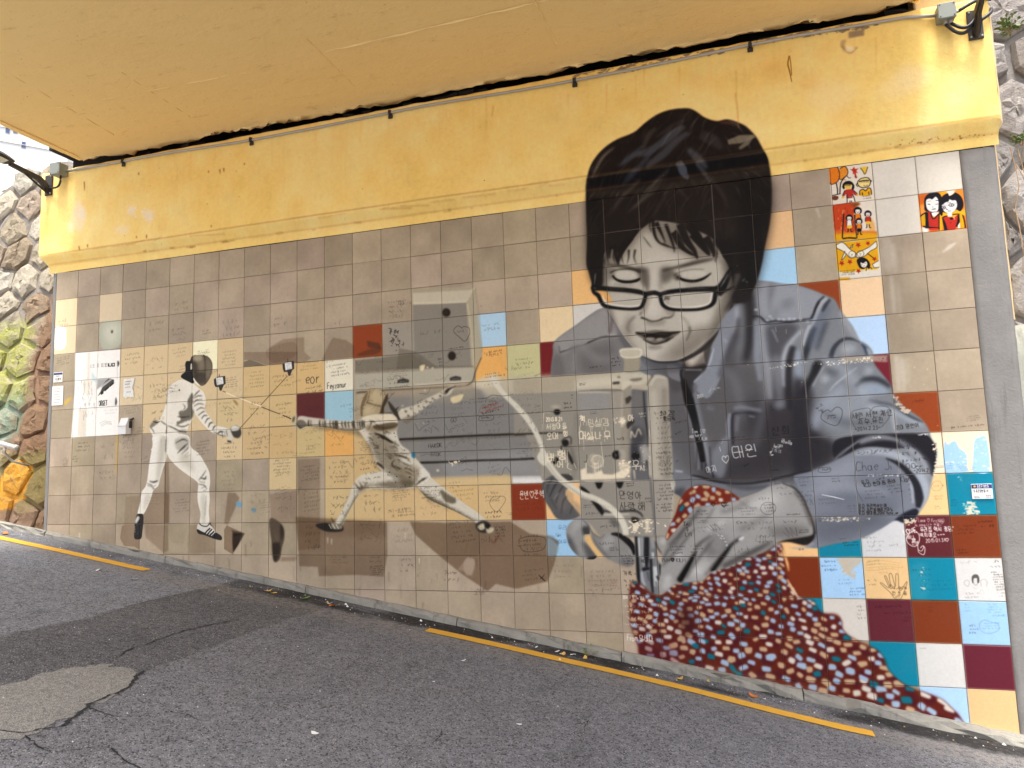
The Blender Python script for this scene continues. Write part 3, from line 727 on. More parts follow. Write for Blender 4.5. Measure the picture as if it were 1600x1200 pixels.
S 45 .25 2|8.1|568 2752 5 -36
S 45 .25 2|5.1|569 2739 20 8
S 46 .6 1|2.5|651 2530 65 23 89 -13
S 46 .6 1|2.5|665 2513 65 24 80 -13
S 46 .6 1|2.5|674 2500 66 24 73 -12
G 47 700 2678 160 60 5 2 1.53 .28 0 .8
P 48 .5 3.8 .5 1|1674 2927 73 -26 73 -30 62 -47 57 -42 29 -82 -10 -93 61 -79 57 -78 55 -16 69 -15 40 -27 -38 -61 -80 16 -100 46 -82 67 -62 66 -52 54 -4 -42 -39 -66 -30 -58 -3 -59 12 -102 23 -85 -436 49 -6 52 2 77 -50 88 -7 44 52 41 73 13 36 59 26 68 17 68 3 69 25 59 67 48
P 49 .96 .8|1674 2927 73 -26 73 -30 62 -47 57 -42 29 -82 -10 -93 61 -79 57 -78 55 -16 69 -15 40 -27 -38 -61 -80 16 -100 46 -82 67 -62 66 -52 54 -4 -42 -39 -66 -30 -58 -3 -59 12 -102 23 -85 -436 49 -6 52 2 77 -50 88 -7 44 52 41 73 13 36 59 26 68 17 68 3 69 25 59 67 48
=('C',[1674,2927,1747,2901,1820,2871,1882,2824,1939,2782,1968,2700,1958,2607,2019,2528,2076,2450,2131,2434,2200,2419,2240,2392,2202,2331,2122,2347,2022,2393,1940,2460,1878,2526,1826,2580,1822,2538,1783,2472,1753,2414,1750,2355,1762,2253,1785,2168,1349,2217,1343,2269,1345,2346,1295,2434,1288,2478,1340,2519,1413,2532,1449,2591,1475,2659,1492,2727,1495,2796,1520,2855,1587,2903],0.47,1)
P 50 .6 2.8 .75 1|1752 2712 44 66 22 -36 -13 -101 26 -61 -34 -58 -51 -14 -51 -15 -61 -23 -11 26 51 24 -22 43 -1 43 62 5 40 32
P 50 .3 9.4 .7 1|1656 2410 93 -4 3 -153 -92 -5 -43 78
S 51 .85 1.1 .35 1|4.3 8.6 4.3|1495 2796 -8 -69 4 -43
S 51 .85 1.1 .35 1|4.3 8.5 4.3|1504 2476 -4 -102 5 -128
S 51 .85 1.1 .35 1|3.8 7.5 3.8|1520 2467 52 -19 84 -38 93 -17
S 51 .85 1.1 .35 1|3.3 6.7 3.3|1424 2523 43 -28 32 -18
S 51 .85 1.1 .35 1|2.4 4.8 2.4|1289 2469 43 -36 22 -36
S 51 .85 1.1 .35 1|4.2 8.4 4.2|1823 2742 30 32 40 28
S 51 .85 1.1 .35 1|3.3 6.5 3.3|1814 2674 40 32 71 5
S 51 .85 1.1 .35 1|3.3 6.5 3.3|1823 2725 51 23 50 -3
S 51 .85 1.1 .35 1|2.8 5.6 2.8|1825 2648 60 22 61 -12
S 51 .85 1.1 .35 1|3.3 6.5 3.3|1856 2604 51 23 50 -11
S 51 .85 1.1 .35 1|3.7 7.4 3.7|1878 2552 50 31 30 7
S 51 .85 1.1 .35 1|4.2 8.3 4.2|1919 2516 30 32 40 -2
S 51 .85 1.1 .35 1|4.6 9.2 4.6|1960 2472 30 41 30 6
S 51 .85 1.1 .35 1|5.5 11.1 5.5|2001 2428 20 41 39 6
S 51 .85 1.1 .35 1|4.6 9.2 4.6|2052 2400 19 33 30 15
S 51 .85 1.1 .35 1|6.4 12.8 6.4|2112 2364 30 16 39 -2
S 51 .85 1.1 .35 1|3.6 7.3 3.6|2062 2383 80 -37 60 -11
S 51 .85 1.1 .35 1|2.8 5.7 2.8|1691 2681 31 -36 -20 -24
S 51 .85 1.1 .35 1|3.3 6.6 3.3|1632 2556 62 -12 82 5
S 51 .85 1.1 .35 1|3.8 7.5 3.8|1613 2471 83 -21 82 22
=('K',[1674,2927,1747,2901,1820,2871,1882,2824,1939,2782,1968,2700,1958,2607,2019,2528,2076,2450,2131,2434,2200,2419,2240,2392,2202,2331,2122,2347,2022,2393,1940,2460,1878,2526,1826,2580,1822,2538,1783,2472,1753,2414,1750,2355,1762,2253,1785,2168,1349,2217,1343,2269,1345,2346,1295,2434,1288,2478,1340,2519,1413,2532,1449,2591,1475,2659,1492,2727,1495,2796,1520,2855,1587,2903],9,420,1.06,3.87,(120,108,90),0.5)
P 52 .35 29|1521 2829 82 47 94 -23 -29 -102 -124 -27
P 53 1 .9|1640 2826 12 -1 0 -13 -12 1
=('X',0.76,1.3)
=('C',None,0,1)
P 54 .85 1.9 .4 1|1294 2478 56 49 54 -16 -42 -28 -52 -28
S 55 .9 1.4|5.8 9.6 4.8|1329 2523 43 -15 47 7
P 56 1 1.1|1795 3148 -26 -41 -37 1 -18 -28 2 -73 -41 -30 -9 -29 71 -39 83 -28 -8 119
P 49 .9 1.4|1780 3076 17 -2 1 -47 -20 -7
P 57 1 1.1|1798 3152 77 6 72 -7 56 -31 35 -59 -2 -85 -29 -66 -49 -52 -51 -10 -57 46 -37 46 -15 96
=('C',[1798,3152,1875,3158,1947,3151,2003,3120,2038,3061,2036,2976,2007,2910,1958,2858,1907,2848,1850,2894,1813,2940,1798,3036],0.47,1)
P 58 .7 13.2|1814 3155 92 0 11 -50 -92 -11
P 59 .6 11.3|1795 3088 51 -4 24 -157 -51 4
S 60 .7 4.7|11.3 9.4 9.4|1942 3150 12 -117 -1 -171
P 61 .6 16.9|1877 3099 61 -5 2 -86 -51 -13
P 62 .7 11.3|1828 2973 122 0 -18 -101 -82 22
P 63 .55 15|1968 3109 62 -55 -9 -94 -49 -39
=('C',None,0,1)
P 64 1 1.4|1817 2935 33 -41 47 -44 -31 7 -47 48
S 65 1 1.4|13.2|1931 3157 6 -15
P 66 1 1.8|2210 2402 50 -7 35 -55 -19 -53 -34 -3 -21 51
S 56 1 1.8|14.5|2227 2286 44 -10
S 56 .8 1.8|6.4|2211 2393 15 -59
P 67 1 1.8|2264 2416 54 18 54 -32 15 -50 -28 -40 -54 7 -33 47
P 68 .9 4.5|2264 2416 44 21 54 -26 -14 -24 -68 -5
S 69 .8 1.8|7.3|2161 2379 16 -59
S 69 .8 1.8|5.5|2191 2386 11 -59
S 70 .85 .8|8 6.4 5.6|2371 2406 102 91 102 94
S 71 .9 .8|6.3 5.5 5.5|2601 2615 92 83 101 90 101 90
S 72 1 .8|6.5|2163 2780 36 -15
S 73 .95 1|7.2 8.1 9.7 8.1 7.2|2204 2761 93 -40 105 -39 121 -48 86 -30
S 74 .9 .9|7.1|2609 2599 102 -41 102 -38
S 75 .95 .9|7.8|2846 2506 50 -19 42 -22
S 76 .75 2.4 .3 1|6.5 17.8 13|2284 2685 31 -24 27 -31
P 77 1 1.2 0 0|2059 2902 44 23 89 2 6 -80 -22 -9 -26 -55 -18 1 -14 38 -40 3 -14 31
P 78 1 1.6 0 0|2084 2915 80 4 10 -69 -78 -11
G 79 2099 2907 57 66 35 4 3.51 .42 0 .8
S 80 1 .8|5.8|2121 2951 2 -27
P 77 1 1.2 0 0|2842 2996 42 23 84 1 4 -77 -21 -10 -25 -53 -16 1 -13 38 -38 2 -12 31
P 78 1 1.6 0 0|2866 3009 75 4 9 -67 -74 -11
G 79 2880 3001 55 63 938 4 3.35 .42 0 .8
S 80 1 .8|5.5|2901 3044 1 -26
P 81 .4 5.3 .4 1|1341 2368 -7 -87 -33 -172 -19 -163 -21 -76 -46 -56 -20 -114 -23 -104 68 -1 56 84 41 95 22 56 57 44 17 59 35 104 33 85 21 85 8 143
P 82 .97 .8|1341 2368 -7 -87 -33 -172 -19 -163 -21 -76 -46 -56 -20 -114 -23 -104 68 -1 56 84 41 95 22 56 57 44 17 59 35 104 33 85 21 85 8 143
P 81 .4 5.2 .4 1|1470 2382 285 -22 45 -116 91 -65 71 -91 58 -96 13 -102 -9 -74 7 -93 -9 -101 3 -119 -98 -4 0 97 -31 102 -8 84 7 97 -31 34 -94 58 -105 65 -94 78 -48 64
P 82 .97 .8|1470 2382 285 -22 45 -116 91 -65 71 -91 58 -96 13 -102 -9 -74 7 -93 -9 -101 3 -119 -98 -4 0 97 -31 102 -8 84 7 97 -31 34 -94 58 -105 65 -94 78 -48 64
=('C',[1341,2368,1334,2281,1301,2109,1282,1946,1261,1870,1215,1814,1195,1700,1172,1596,1240,1595,1296,1679,1337,1774,1359,1830,1416,1874,1433,1933,1468,2037,1501,2122,1522,2207,1530,2350],0.53,1)
P 83 .5 19.2|1424 2345 94 -4 -62 -304 -43 -132 -24 39
P 84 .5 14.9|1252 1775 71 -1 -78 -151
=('X',0.8,1.3)
=('K',[1341,2368,1334,2281,1301,2109,1282,1946,1261,1870,1215,1814,1195,1700,1172,1596,1240,1595,1296,1679,1337,1774,1359,1830,1416,1874,1433,1933,1468,2037,1501,2122,1522,2207,1530,2350],4,300,1.07,3.56,(120,110,94),0.45)
S 85 .85 1.3 .3 1|5.1 12.8 5.1|1307 1922 47 -11 59 13
S 85 .85 1.3 .3 1|6.8 17 6.8|1354 1906 47 14
S 85 .85 1.3 .3 1|2.6 6.4 2.6|1278 1899 42 -11 36 -20
S 85 .85 1.3 .3 1|2.6 6.4 2.6|1284 1879 48 -10 48 -30
S 85 .85 1.3 .3 1|2.5 6.4 2.5|1356 1868 35 9
S 85 .85 1.3 .3 1|3 7.5 3|1344 1845 30 -6
S 85 .85 1.3 .3 1|4.3 10.7 4.3|1495 2332 1 -124
S 85 .85 1.3 .3 1|1.3 3.2 1.3|1436 2344 5 -86
=('C',[1470,2382,1755,2360,1800,2244,1891,2179,1962,2088,2020,1992,2033,1890,2024,1816,2031,1723,2022,1622,2025,1503,1927,1499,1927,1596,1896,1698,1888,1782,1895,1879,1864,1913,1770,1971,1665,2036,1571,2114,1523,2178],0.52,1)
P 50 .3 12.6 .7 1|1612 2328 150 12 13 -95 -91 -35 -58 31
S 69 .85 1.3 .35 1|5.9 14.7 5.9|1638 2188 68 50 57 45
S 69 .85 1.3 .35 1|4.2 10.5 4.2|1661 2211 68 55
S 69 .85 1.3 .35 1|3.4 8.4 3.4|1685 2177 68 45 22 23
S 69 .85 1.3 .35 1|2.9 7.3 2.9|1720 2152 56 46
S 69 .85 1.3 .35 1|5.1 12.7 5.1|1613 2289 91 35 58 -22
S 69 .85 1.2 .35 1|2.1 5.2 2.1|1732 2142 68 26
S 69 .85 1.2 .35 1|3.3 8.2 3.3|1896 1912 55 54 33 46
S 69 .85 1.2 .35 1|6.6 16.4 6.6|1918 1939 57 -11 10 28
S 69 .85 1.2 .35 1|3.3 8.2 3.3|1908 1902 67 -11
S 69 .85 1.2 .35 1|3.3 8.2 3.3|1891 1879 74 -15 34 -38
S 69 .85 1.2 .35 1|2.9 7.2 2.9|1931 1836 56 18
S 69 .85 1.2 .35 1|2.9 7.2 2.9|1954 1813 34 4
S 69 .85 1.2 .35 1|2.5 6.1 2.5|1989 1761 -8 -184
S 69 .85 1.2 .35 1|1.6 4.1 1.6|1968 1706 9 -203
P 86 .55 21|1707 2200 93 -60 49 -133 -69 21 -117 88
P 87 .45 12.2|1933 1762 45 -1 4 -240 -44 10
=('K',[1470,2382,1755,2360,1800,2244,1891,2179,1962,2088,2020,1992,2033,1890,2024,1816,2031,1723,2022,1622,2025,1503,1927,1499,1927,1596,1896,1698,1888,1782,1895,1879,1864,1913,1770,1971,1665,2036,1571,2114,1523,2178],5,260,1.03,3.45,(120,110,94),0.45)
=('C',None,0,1)
P 88 1 1.1|1163 1591 35 9 39 -8 9 -64 -9 -94 -10 -71 -44 -17 -46 17 -1 90 5 76
P 89 1 2.1|1141 1529 28 48 28 -20 -43 -56
=('K',[1137,1491,1232,1491,1224,1368,1147,1368],6,40,2.84,8.52,(110,106,100),0.5)
S 89 1 .9|4.3|1136 1472 10 -3
S 89 1 .8|4.3|1137 1459 9 -4
S 89 1 .8|4.3|1137 1446 10 -4
S 89 1 .8|4.3|1137 1433 10 -4
S 89 1 .8|4.3|1138 1419 10 -4
P 90 1 1|1910 1499 106 -6 45 -27 40 -51 -49 -41 -101 37 -58 19
P 91 1 1.2|1892 1444 70 -28 67 -14 72 9 66 -32 12 -32 -27 -9 -67 14 -100 32 -78 18
S 92 1 1|13.2|1985 1402 27 27 33 23
S 93 1 .8|8.1|1999 1397 59 48
S 92 1 1|13.1|2013 1393 27 27 27 23
S 93 1 .8|8.1|2027 1388 54 47
S 92 1 1|13.1|2041 1384 27 22 22 18
S 93 1 .8|8.1|2055 1379 48 38
S 94 1 1.2|8.1|1914 1499 36 -23 56 -5 33 27
S 94 1 1.2|8.1|2038 1507 18 -32
P 95 .35 18 0 0|3938 3301 281 -12 -7 -417 -278 81
P 96 .92 3.1 0 0|4215 3456 519 -37 42 -586 -564 21
P 97 .75 3.9 0 0|3931 3289 288 0 8 -296 -298 -2
P 98 .9 2.5 0 0|4218 3584 602 -27 -86 -137 -519 28
S 99 .7 5|17.7 12.6 15.2|4222 3464 249 -24 257 -9
P 100 .5 6.3 0 0|4218 3587 602 -30 -39 -28 -564 27
P 101 .92 3.1 0 0|4820 3556 53 -624 -66 -102 -38 3 -35 586
S 102 .7 3.7|14.7 12.3 9.8|4746 3405 31 -286 14 -276
S 103 .5 3.7|9.8|4822 3550 29 -257 21 -337
S 104 .8 3.7|12.4|4734 3425 83 125
P 105 .9 3.8 0 0|3619 2976 301 9 281 10 155 -121 432 -30 -13 -17 -498 10 -659 12
P 106 .45 2.5 0 0|4069 3060 159 -43 129 -94 89 -67 -169 -15 -237 16
P 107 .93 3.8 0 0|3619 2864 580 -9 583 -23 23 -49 -20 -81 -563 -13 -605 3
S 108 .8 5|17.3|4222 2711 234 0 291 -1
S 109 .6 7.7|21 15.4 10.3|3625 2857 307 -5 345 -11
S 110 .8 3.8|17.6 12.6 10.1 8.8 6.3|3631 2674 299 7 292 -6 360 -6 133 2
S 111 .9 3|10.9 17 14.6 8.5|4715 2671 63 37 28 87 59 120
S 112 .7 1.5|3.6|4715 2673 57 35 30 87 61 120
P 113 .95 4.4|4580 3342 -12 -27 -28 -8 -28 14 -12 28 13 27 28 9 28 -14
P 113 .95 4.3|4623 2945 -12 -27 -27 -10 -26 14 -11 29 12 27 27 10 27 -14
S 114 .95 3.8|25 43 25|4051 2749 56 5 53 -6
S 115 .9 3.8|10.2|4067 2751 80 0
S 116 .9 1.9|5.1|4056 2730 90 -1
S 114 .95 3.7|25 42 25|4562 2739 54 4 50 -5
S 115 .9 3.7|9.8|4578 2741 76 0
S 116 .9 1.8|4.9|4567 2720 86 0
P 117 .92 7.2 0 0|4273 2638 535 3 268 -51 335 -9 -27 -711 -1125 19
P 118 0 1.3|3518 2349 0 0 0 0
P 119 .9 17.2 0 0|3848 2612 1880 11 -32 -759 -585 5 -956 -20 -248 306
P 120 .9 16.9 0 0|4814 2681 208 43 710 -9 -6 -135 -420 -19 -406 2
P 121 .85 14.4|4797 2705 197 54 26 -91 -207 -21
P 122 .6 24 0 0|4169 2652 644 6 -3 -101 -612 -23
P 123 .7 28 0 0|4466 2021 652 60 587 5 -9 -222 -585 16 -588 -17
P 124 .9 14.4 0 0|4156 1872 938 8 -2 -76 -937 12
S 125 .95 2.3|19.4 17.1 16 14.8 16|4055 2225 355 1 362 2 351 -2 340 -3 66 -1
S 126 .5 5.8|13.8|4073 2206 698 2 691 -2
S 125 .95 2.3|17.1 14.8 13.7 14.8 16|4255 2010 272 0 239 3 350 -3 204 2
P 127 .75 39 .8 1|3731 2278 47 -148 63 -132 79 -88 142 -47 156 10 -154 161 -60 203
P 127 .75 30 .8 1|3645 1744 130 55 286 -14 171 17 106 -114 120 -57 119 -57 -163 113 -196 172 -314 8
P 128 .6 18.9 .8 1|3130 2379 204 -39 250 -41 131 -50 -32 90 -298 58
P 129 .5 21 .8 1|3514 1587 99 143 130 69 -97 17 -132 -171
P 130 .95 1.8|3675 2420 74 33 130 5 112 -3 60 -82 -14 -79 38 -110 77 -60 54 -59 91 -95 60 -86 -125 -82 -171 -10 -157 132 -78 89 -55 147 -81 112 -40 68
P 130 .95 1.8|4218 1859 -187 62 -126 25 -161 -14 -97 -29 -58 -79 -50 -114 -83 -144 -50 -71 66 -30 74 122 99 150 98 55 239 -12 204 23
P 130 .95 1.7|4281 1963 91 -94 149 -115 147 -106 130 -88 85 -82 -45 -37 -71 42 -175 90 -149 65 -136 72 -90 135
=('C',[3675,2420,3749,2453,3879,2458,3991,2455,4051,2373,4037,2294,4075,2184,4152,2124,4206,2065,4297,1970,4357,1884,4232,1802,4061,1792,3904,1924,3826,2013,3771,2160,3690,2272,3650,2340],0.76,1)
P 131 .5 24 .8 1|3780 2305 129 -49 126 -106 29 -116 93 -117 -127 -53 -172 148 -79 147
P 132 .85 12.2|3732 2373 178 -27 128 13 -17 -50 -176 -14 -113 27
S 133 .8 3.4 .5 1|6.9 13.8 5.5|3797 2355 113 -19 112 13
S 133 .8 3.4 .5 1|9.2 18.3 7.3|3812 2289 97 -33 79 -64
S 133 .8 3.3 .5 1|6.8 13.7 5.5|3844 2259 112 -37 110 -59
S 133 .8 3.3 .5 1|10.6 21 8.5|3826 2027 47 -30 32 -30
S 133 .8 3.3 .5 1|7.5 15 6|4002 2094 94 -25 63 -24
S 133 .8 3.3 .5 1|4.5 9 3.6|4033 2049 78 -45 93 -31
S 133 .8 3.3 .5 1|6 12 4.8|4065 2106 94 -18
S 133 .8 3.2 .5 1|5.9 11.8 4.7|4193 1803 86 55 55 26
S 133 .8 3.2 .5 1|4.4 8.8 3.5|4217 1838 78 33
S 133 .8 3.3 .5 1|5.3 10.5 4.2|4047 1942 -62 66 32 42
S 133 .8 3.4 .5 1|4.6 9.3 3.7|3749 2431 32 -38 -33 -72
P 134 .7 21 .6 1|4063 1948 172 24 -18 -141 -125 -25
=('K',[3675,2420,3749,2453,3879,2458,3991,2455,4051,2373,4037,2294,4075,2184,4152,2124,4206,2065,4297,1970,4357,1884,4232,1802,4061,1792,3904,1924,3826,2013,3771,2160,3690,2272,3650,2340],8,420,0.91,3.63,(84,72,54),0.6)
S 135 .49 2.5|2.3 5.5 1.6|3739 2483 22 -13 23 -10
S 135 .5 2.4|2.3 8.6 1.5|3832 2175 15 -11 15 -5
S 135 .46 2.4|2.3 5.1 1.5|3963 2170 23 -18 22 -4
S 135 .83 2.4|2.2 6.7 1.5|4133 2039 17 -4 16 -12
S 135 .79 2.5|2.3 10.5 1.5|3824 2371 28 -13 29 -15
S 135 .74 2.4|2.3 4.8 1.5|3887 2322 35 -24 35 -11
S 135 .53 2.4|2.2 8.8 1.5|4102 1980 17 -13 17 -4
S 135 .61 2.4|2.3 6.6 1.5|4009 2211 12 -3 12 -9
S 135 .77 2.4|2.2 10.5 1.5|4008 1996 38 -25 38 -12
S 135 .49 2.5|2.3 8.7 1.5|3866 2350 29 -14 29 -15
S 135 .61 2.4|2.3 5.2 1.5|3814 2132 29 -16 28 -12
S 135 .77 2.4|2.2 7.2 1.5|4119 1965 39 -11 38 -26
S 135 .84 2.4|2.3 5.1 1.5|3923 2086 27 -6 27 -21
S 135 .64 2.5|2.3 9.9 1.5|3785 2414 21 -13 21 -8
S 135 .7 2.4|2.3 8.2 1.5|3945 2066 19 -6 19 -12
S 135 .84 2.5|2.3 8.9 1.6|3750 2473 15 -11 16 -4
S 135 .45 2.4|2.2 6.6 1.5|4062 2152 32 -23 33 -9
S 135 .8 2.4|2.3 5.3 1.5|3895 2287 16 1 16 -17
S 135 .57 2.5|2.3 9.7 1.5|3753 2292 18 -2 17 -15
S 135 .61 2.5|2.3 9.9 1.5|3812 2298 31 -14 32 -17
S 135 .5 2.4|2.3 7.3 1.5|3957 2082 24 -15 24 -9
S 135 .68 2.5|2.3 8.8 1.5|3785 2206 32 -22 33 -10
S 135 .6 2.5|2.3 5.5 1.5|3803 2166 15 -5 14 -10
S 135 .76 2.4|2.3 6.1 1.5|3865 2262 32 -14 31 -17
S 135 .55 2.4|2.2 9.9 1.5|4045 1967 12 -7 12 -4
S 135 .6 2.4|2.3 9.6 1.5|3819 2166 21 -8 22 -13
S 135 .76 2.5|2.3 6.9 1.5|3819 2377 21 -13 22 -8
S 135 .82 2.5|2.3 7.7 1.5|3762 2415 29 -13 29 -17
S 135 .64 2.5|2.3 6.4 1.5|3853 2359 13 -5 12 -8
S 135 .82 2.5|2.3 6.5 1.6|3736 2525 23 -14 22 -9
S 135 .79 2.4|2.3 8.2 1.5|3982 2170 33 -10 33 -23
S 135 .6 2.4|2.3 5.7 1.5|3966 2213 13 -8 14 -6
S 135 .57 2.4|2.3 9.7 1.5|3963 1998 31 -14 30 -16
S 135 .78 2.4|2.3 7 1.5|3899 2145 27 -7 27 -19
S 135 .58 2.4|2.3 8.8 1.5|3836 2189 13 -14 12 1
S 135 .85 2.4|2.2 7.4 1.5|4149 1889 13 -1 12 -11
S 135 .67 2.5|2.3 7.2 1.5|3795 2457 20 -1 20 -19
S 135 .64 2.4|2.3 7.2 1.5|3924 2312 11 -11 12 -1
S 135 .59 2.4|2.3 8.9 1.5|3937 2109 37 -21 37 -15
S 135 .81 2.5|2.3 8.1 1.5|3807 2432 36 -9 36 -28
S 135 .79 2.4|2.3 8.8 1.5|3872 2269 23 -18 23 -5
S 135 .74 2.5|2.3 9.6 1.5|3748 2256 25 -9 24 -15
S 135 .76 2.4|2.2 7.8 1.5|4119 1935 36 -15 36 -20
S 135 .5 2.4|2.3 9.9 1.5|3929 2308 28 -18 28 -9
S 135 .58 2.4|2.3 7.1 1.5|3898 2304 21 -18 21 -3
S 135 .54 2.4|2.3 5.7 1.5|3850 2270 31 -11 30 -19
=('K',[3675,2420,3749,2453,3879,2458,3991,2455,4051,2373,4037,2294,4075,2184,4152,2124,4206,2065,4297,1970,4357,1884,4232,1802,4061,1792,3904,1924,3826,2013,3771,2160,3690,2272,3650,2340],18,160,1.82,7.87,(56,46,34),0.6)
=('X',0.66,1.3)
=('C',None,0,1)
=('C',[4218,1859,4031,1921,3905,1946,3744,1932,3647,1903,3589,1824,3539,1710,3456,1566,3406,1495,3472,1465,3546,1587,3645,1737,3743,1792,3982,1780,4186,1803],0.76,1)
=('K',[4218,1859,4031,1921,3905,1946,3744,1932,3647,1903,3589,1824,3539,1710,3456,1566,3406,1495,3472,1465,3546,1587,3645,1737,3743,1792,3982,1780,4186,1803],11,420,0.91,3.35,(92,80,62),0.55)
P 136 .6 18.1 .6 1|3613 1744 162 69 223 -19 188 9 -30 58 -316 -21 -162 -25
S 137 .6 12.3 .5 1|25 21 18.4|3645 1744 -99 -143 -82 -128
S 138 .85 2.8 .4 1|4.3 10.7 4.3|3600 1857 46 -56 32 -15
S 138 .85 2.8 .4 1|3.7 9.2 3.7|3646 1874 32 -59 8 -36
S 138 .85 2.8 .4 1|5.5 13.8 5.5|3679 1858 64 -23
S 138 .85 2.8 .4 1|4.9 12.2 4.9|3711 1814 16 43
=('X',0.66,1.3)
=('C',None,0,1)
=('C',[4281,1963,4372,1869,4521,1754,4668,1648,4798,1560,4883,1478,4838,1441,4767,1483,4592,1573,4443,1638,4307,1710,4217,1845],0.72,1)
=('K',[4281,1963,4372,1869,4521,1754,4668,1648,4798,1560,4883,1478,4838,1441,4767,1483,4592,1573,4443,1638,4307,1710,4217,1845],12,420,0.86,3.16,(92,80,62),0.55)
P 137 .75 17.3 .6 1|4217 1803 91 -72 150 -73 134 -71 189 -98 -58 1 -281 127 -165 86
P 72 .65 11.5 .6 1|4446 1770 74 -44 74 -42 -15 -35 -90 23
=('X',0.66,1.3)
=('C',None,0,1)
P 130 .95 2|3014 2479 47 10 69 -14 120 -19 135 -22 134 -14 107 -1 90 14 12 -67 -37 -35 -90 -7 -116 9 -134 28 -118 17 -111 9 -78 -12 -43 40
=('C',[3014,2479,3061,2489,3130,2475,3250,2456,3385,2434,3519,2420,3626,2419,3716,2433,3728,2366,3691,2331,3601,2324,3485,2333,3351,2361,3233,2378,3122,2387,3044,2375,3001,2415],0.4,1)
P 131 .7 12.7 .5 1|3018 2399 147 -7 186 -16 151 -29 189 -9 0 -29 -357 16 -316 29
S 139 .85 3.2 .3 1|4.8 12.9 6.4|3130 2454 -5 -45 14 -46
S 139 .85 3.2 .3 1|4.8 7.7 6.4|3156 2450 -5 -42 14 -40
S 139 .85 3.2 .3 1|4.8 12.8 6.4|3250 2448 -5 -44 13 -46
S 139 .85 3.2 .3 1|4.8 7.7 6.4|3284 2444 -5 -42 13 -40
S 139 .85 3.2 .3 1|4.8 10.2 6.4|3309 2444 -5 -43 13 -43
S 139 .85 3.2 .3 1|4.8 7.6 6.3|3360 2440 -5 -42 13 -39
S 139 .85 3.2 .3 1|4.8 11.4 6.3|3393 2440 -5 -43 14 -44
S 139 .85 3.2 .3 1|4.7 16.4 6.3|3419 2442 -6 -46 14 -50
S 139 .85 3.2 .3 1|4.7 12.6 6.3|3435 2439 -5 -44 13 -45
S 139 .85 3.1 .3 1|4.7 10.1 6.3|3485 2435 -5 -43 13 -42
S 139 .85 3.1 .3 1|4.7 11.3 6.3|3519 2434 -6 -43 13 -44
S 139 .85 3.1 .3 1|4.7 8.8 6.3|3552 2431 -5 -42 13 -40
S 139 .85 3.1 .3 1|4.7 11.2 6.2|3593 2431 -5 -44 13 -43
S 139 .85 3.1 .3 1|4.7 13.7 6.2|3610 2431 -6 -44 13 -47
S 139 .85 3.1 .3 1|4.7 8.7 6.2|3643 2427 -6 -42 13 -40
S 139 .85 3.1 .3 1|4.7 12.4 6.2|3667 2428 -5 -44 13 -45
S 139 .85 3.1 .3 1|4.7 14.9 6.2|3692 2428 -5 -45 12 -48
S 139 .85 3.1 .3 1|4.7 12.4 6.2|3712 2425 -5 -43 13 -45
=('X',0.66,1.25)
=('C',None,0,1)
P 140 .95 2.4|2992 2518 11 -27 -2 -61 35 -54 -35 -10 -48 36 -13 54 17 29
P 141 .8 3.3|2957 2478 26 6 -8 -37 -22 -14
P 142 .9 3.2|3001 2430 26 22 52 -10 34 -47 -43 -28 -43 9
S 143 .9 2.4|9.7|2997 2423 21 -31 44 -25
S 144 .8 1.6|6.5|3044 2362 61 22
S 145 .9 1.2|6.5|2905 2484 35 -17
P 146 .97 1.6|3672 2457 -2 66 11 59 29 65 42 49 41 16 48 -14 57 -24 52 -26 -3 -52 -23 -72 -29 -58 -97 -4 -90 -7
=('C',[3672,2457,3670,2523,3681,2582,3710,2647,3752,2696,3793,2712,3841,2698,3898,2674,3950,2648,3947,2596,3924,2524,3895,2466,3798,2462,3708,2455],0.39,1)
P 147 .7 6.2|3672 2457 5 103 41 86 34 43 -13 -73 -38 -79 -9 -81
S 148 .7 7.7|13.9|3738 2579 77 -27 73 -18
S 149 .8 3.1|9.3|3776 2687 -25 -79 -9 -37
P 150 .6 17|3792 2694 106 -36 -10 -80 -89 -10
P 151 .5 13.9|3717 2536 98 2 -17 -65 -81 -4
=('C',None,0,1)
P 152 .95 3.1|3909 2591 37 53 5 -55 -35 -64 -9 -58 -38 0
S 153 .8 3.1|9.2|3855 2468 64 0 72 2
S 154 .9 3 .3 1|12.2 34 38 15.2|3957 2574 35 -60 39 -53 35 -60
S 154 .9 2.3|23 4.6|4016 2483 44 38
P 155 .9 6.1|3692 2441 90 21 129 3 96 -18 39 -52 -64 -12 -152 29 -114 -1
P 156 .8 7.6|3813 2362 177 21 64 -18 -41 -34 -136 -16 -64 18
P 130 .95 2.4|4058 2478 71 31 88 18 126 57 100 38 49 22 50 25 61 12 -44 -75 -93 -24 -112 -56 -113 -75 -114 -52 -57 20
=('C',[4058,2478,4129,2509,4217,2527,4343,2584,4443,2622,4492,2644,4542,2669,4603,2681,4559,2606,4466,2582,4354,2526,4241,2451,4127,2399,4070,2419],0.6,1)
S 157 .85 2.4 .3 1|3.6 14.5 3.6|4114 2484 17 -10 8 -6
S 157 .85 2.4 .3 1|3.6 14.5 3.6|4139 2444 16 -12 9 -7
S 157 .85 2.4 .3 1|3.6 9.7 3.6|4165 2505 16 -5 9 -14
S 157 .85 2.4 .3 1|3.6 9.6 3.6|4202 2462 16 -10 9 -9
S 157 .85 2.4 .3 1|3.6 9.6 3.6|4241 2521 16 -7 8 -11
S 157 .85 2.4 .3 1|3.6 12 3.6|4252 2471 16 -4 9 -6
S 157 .85 2.4 .3 1|3.6 9.6 3.6|4291 2515 16 -10 8 -15
S 157 .85 2.4 .3 1|3.6 9.6 3.6|4316 2567 16 -11 9 -16
S 157 .85 2.4 .3 1|3.6 9.5 3.6|4353 2551 16 -9 9 -14
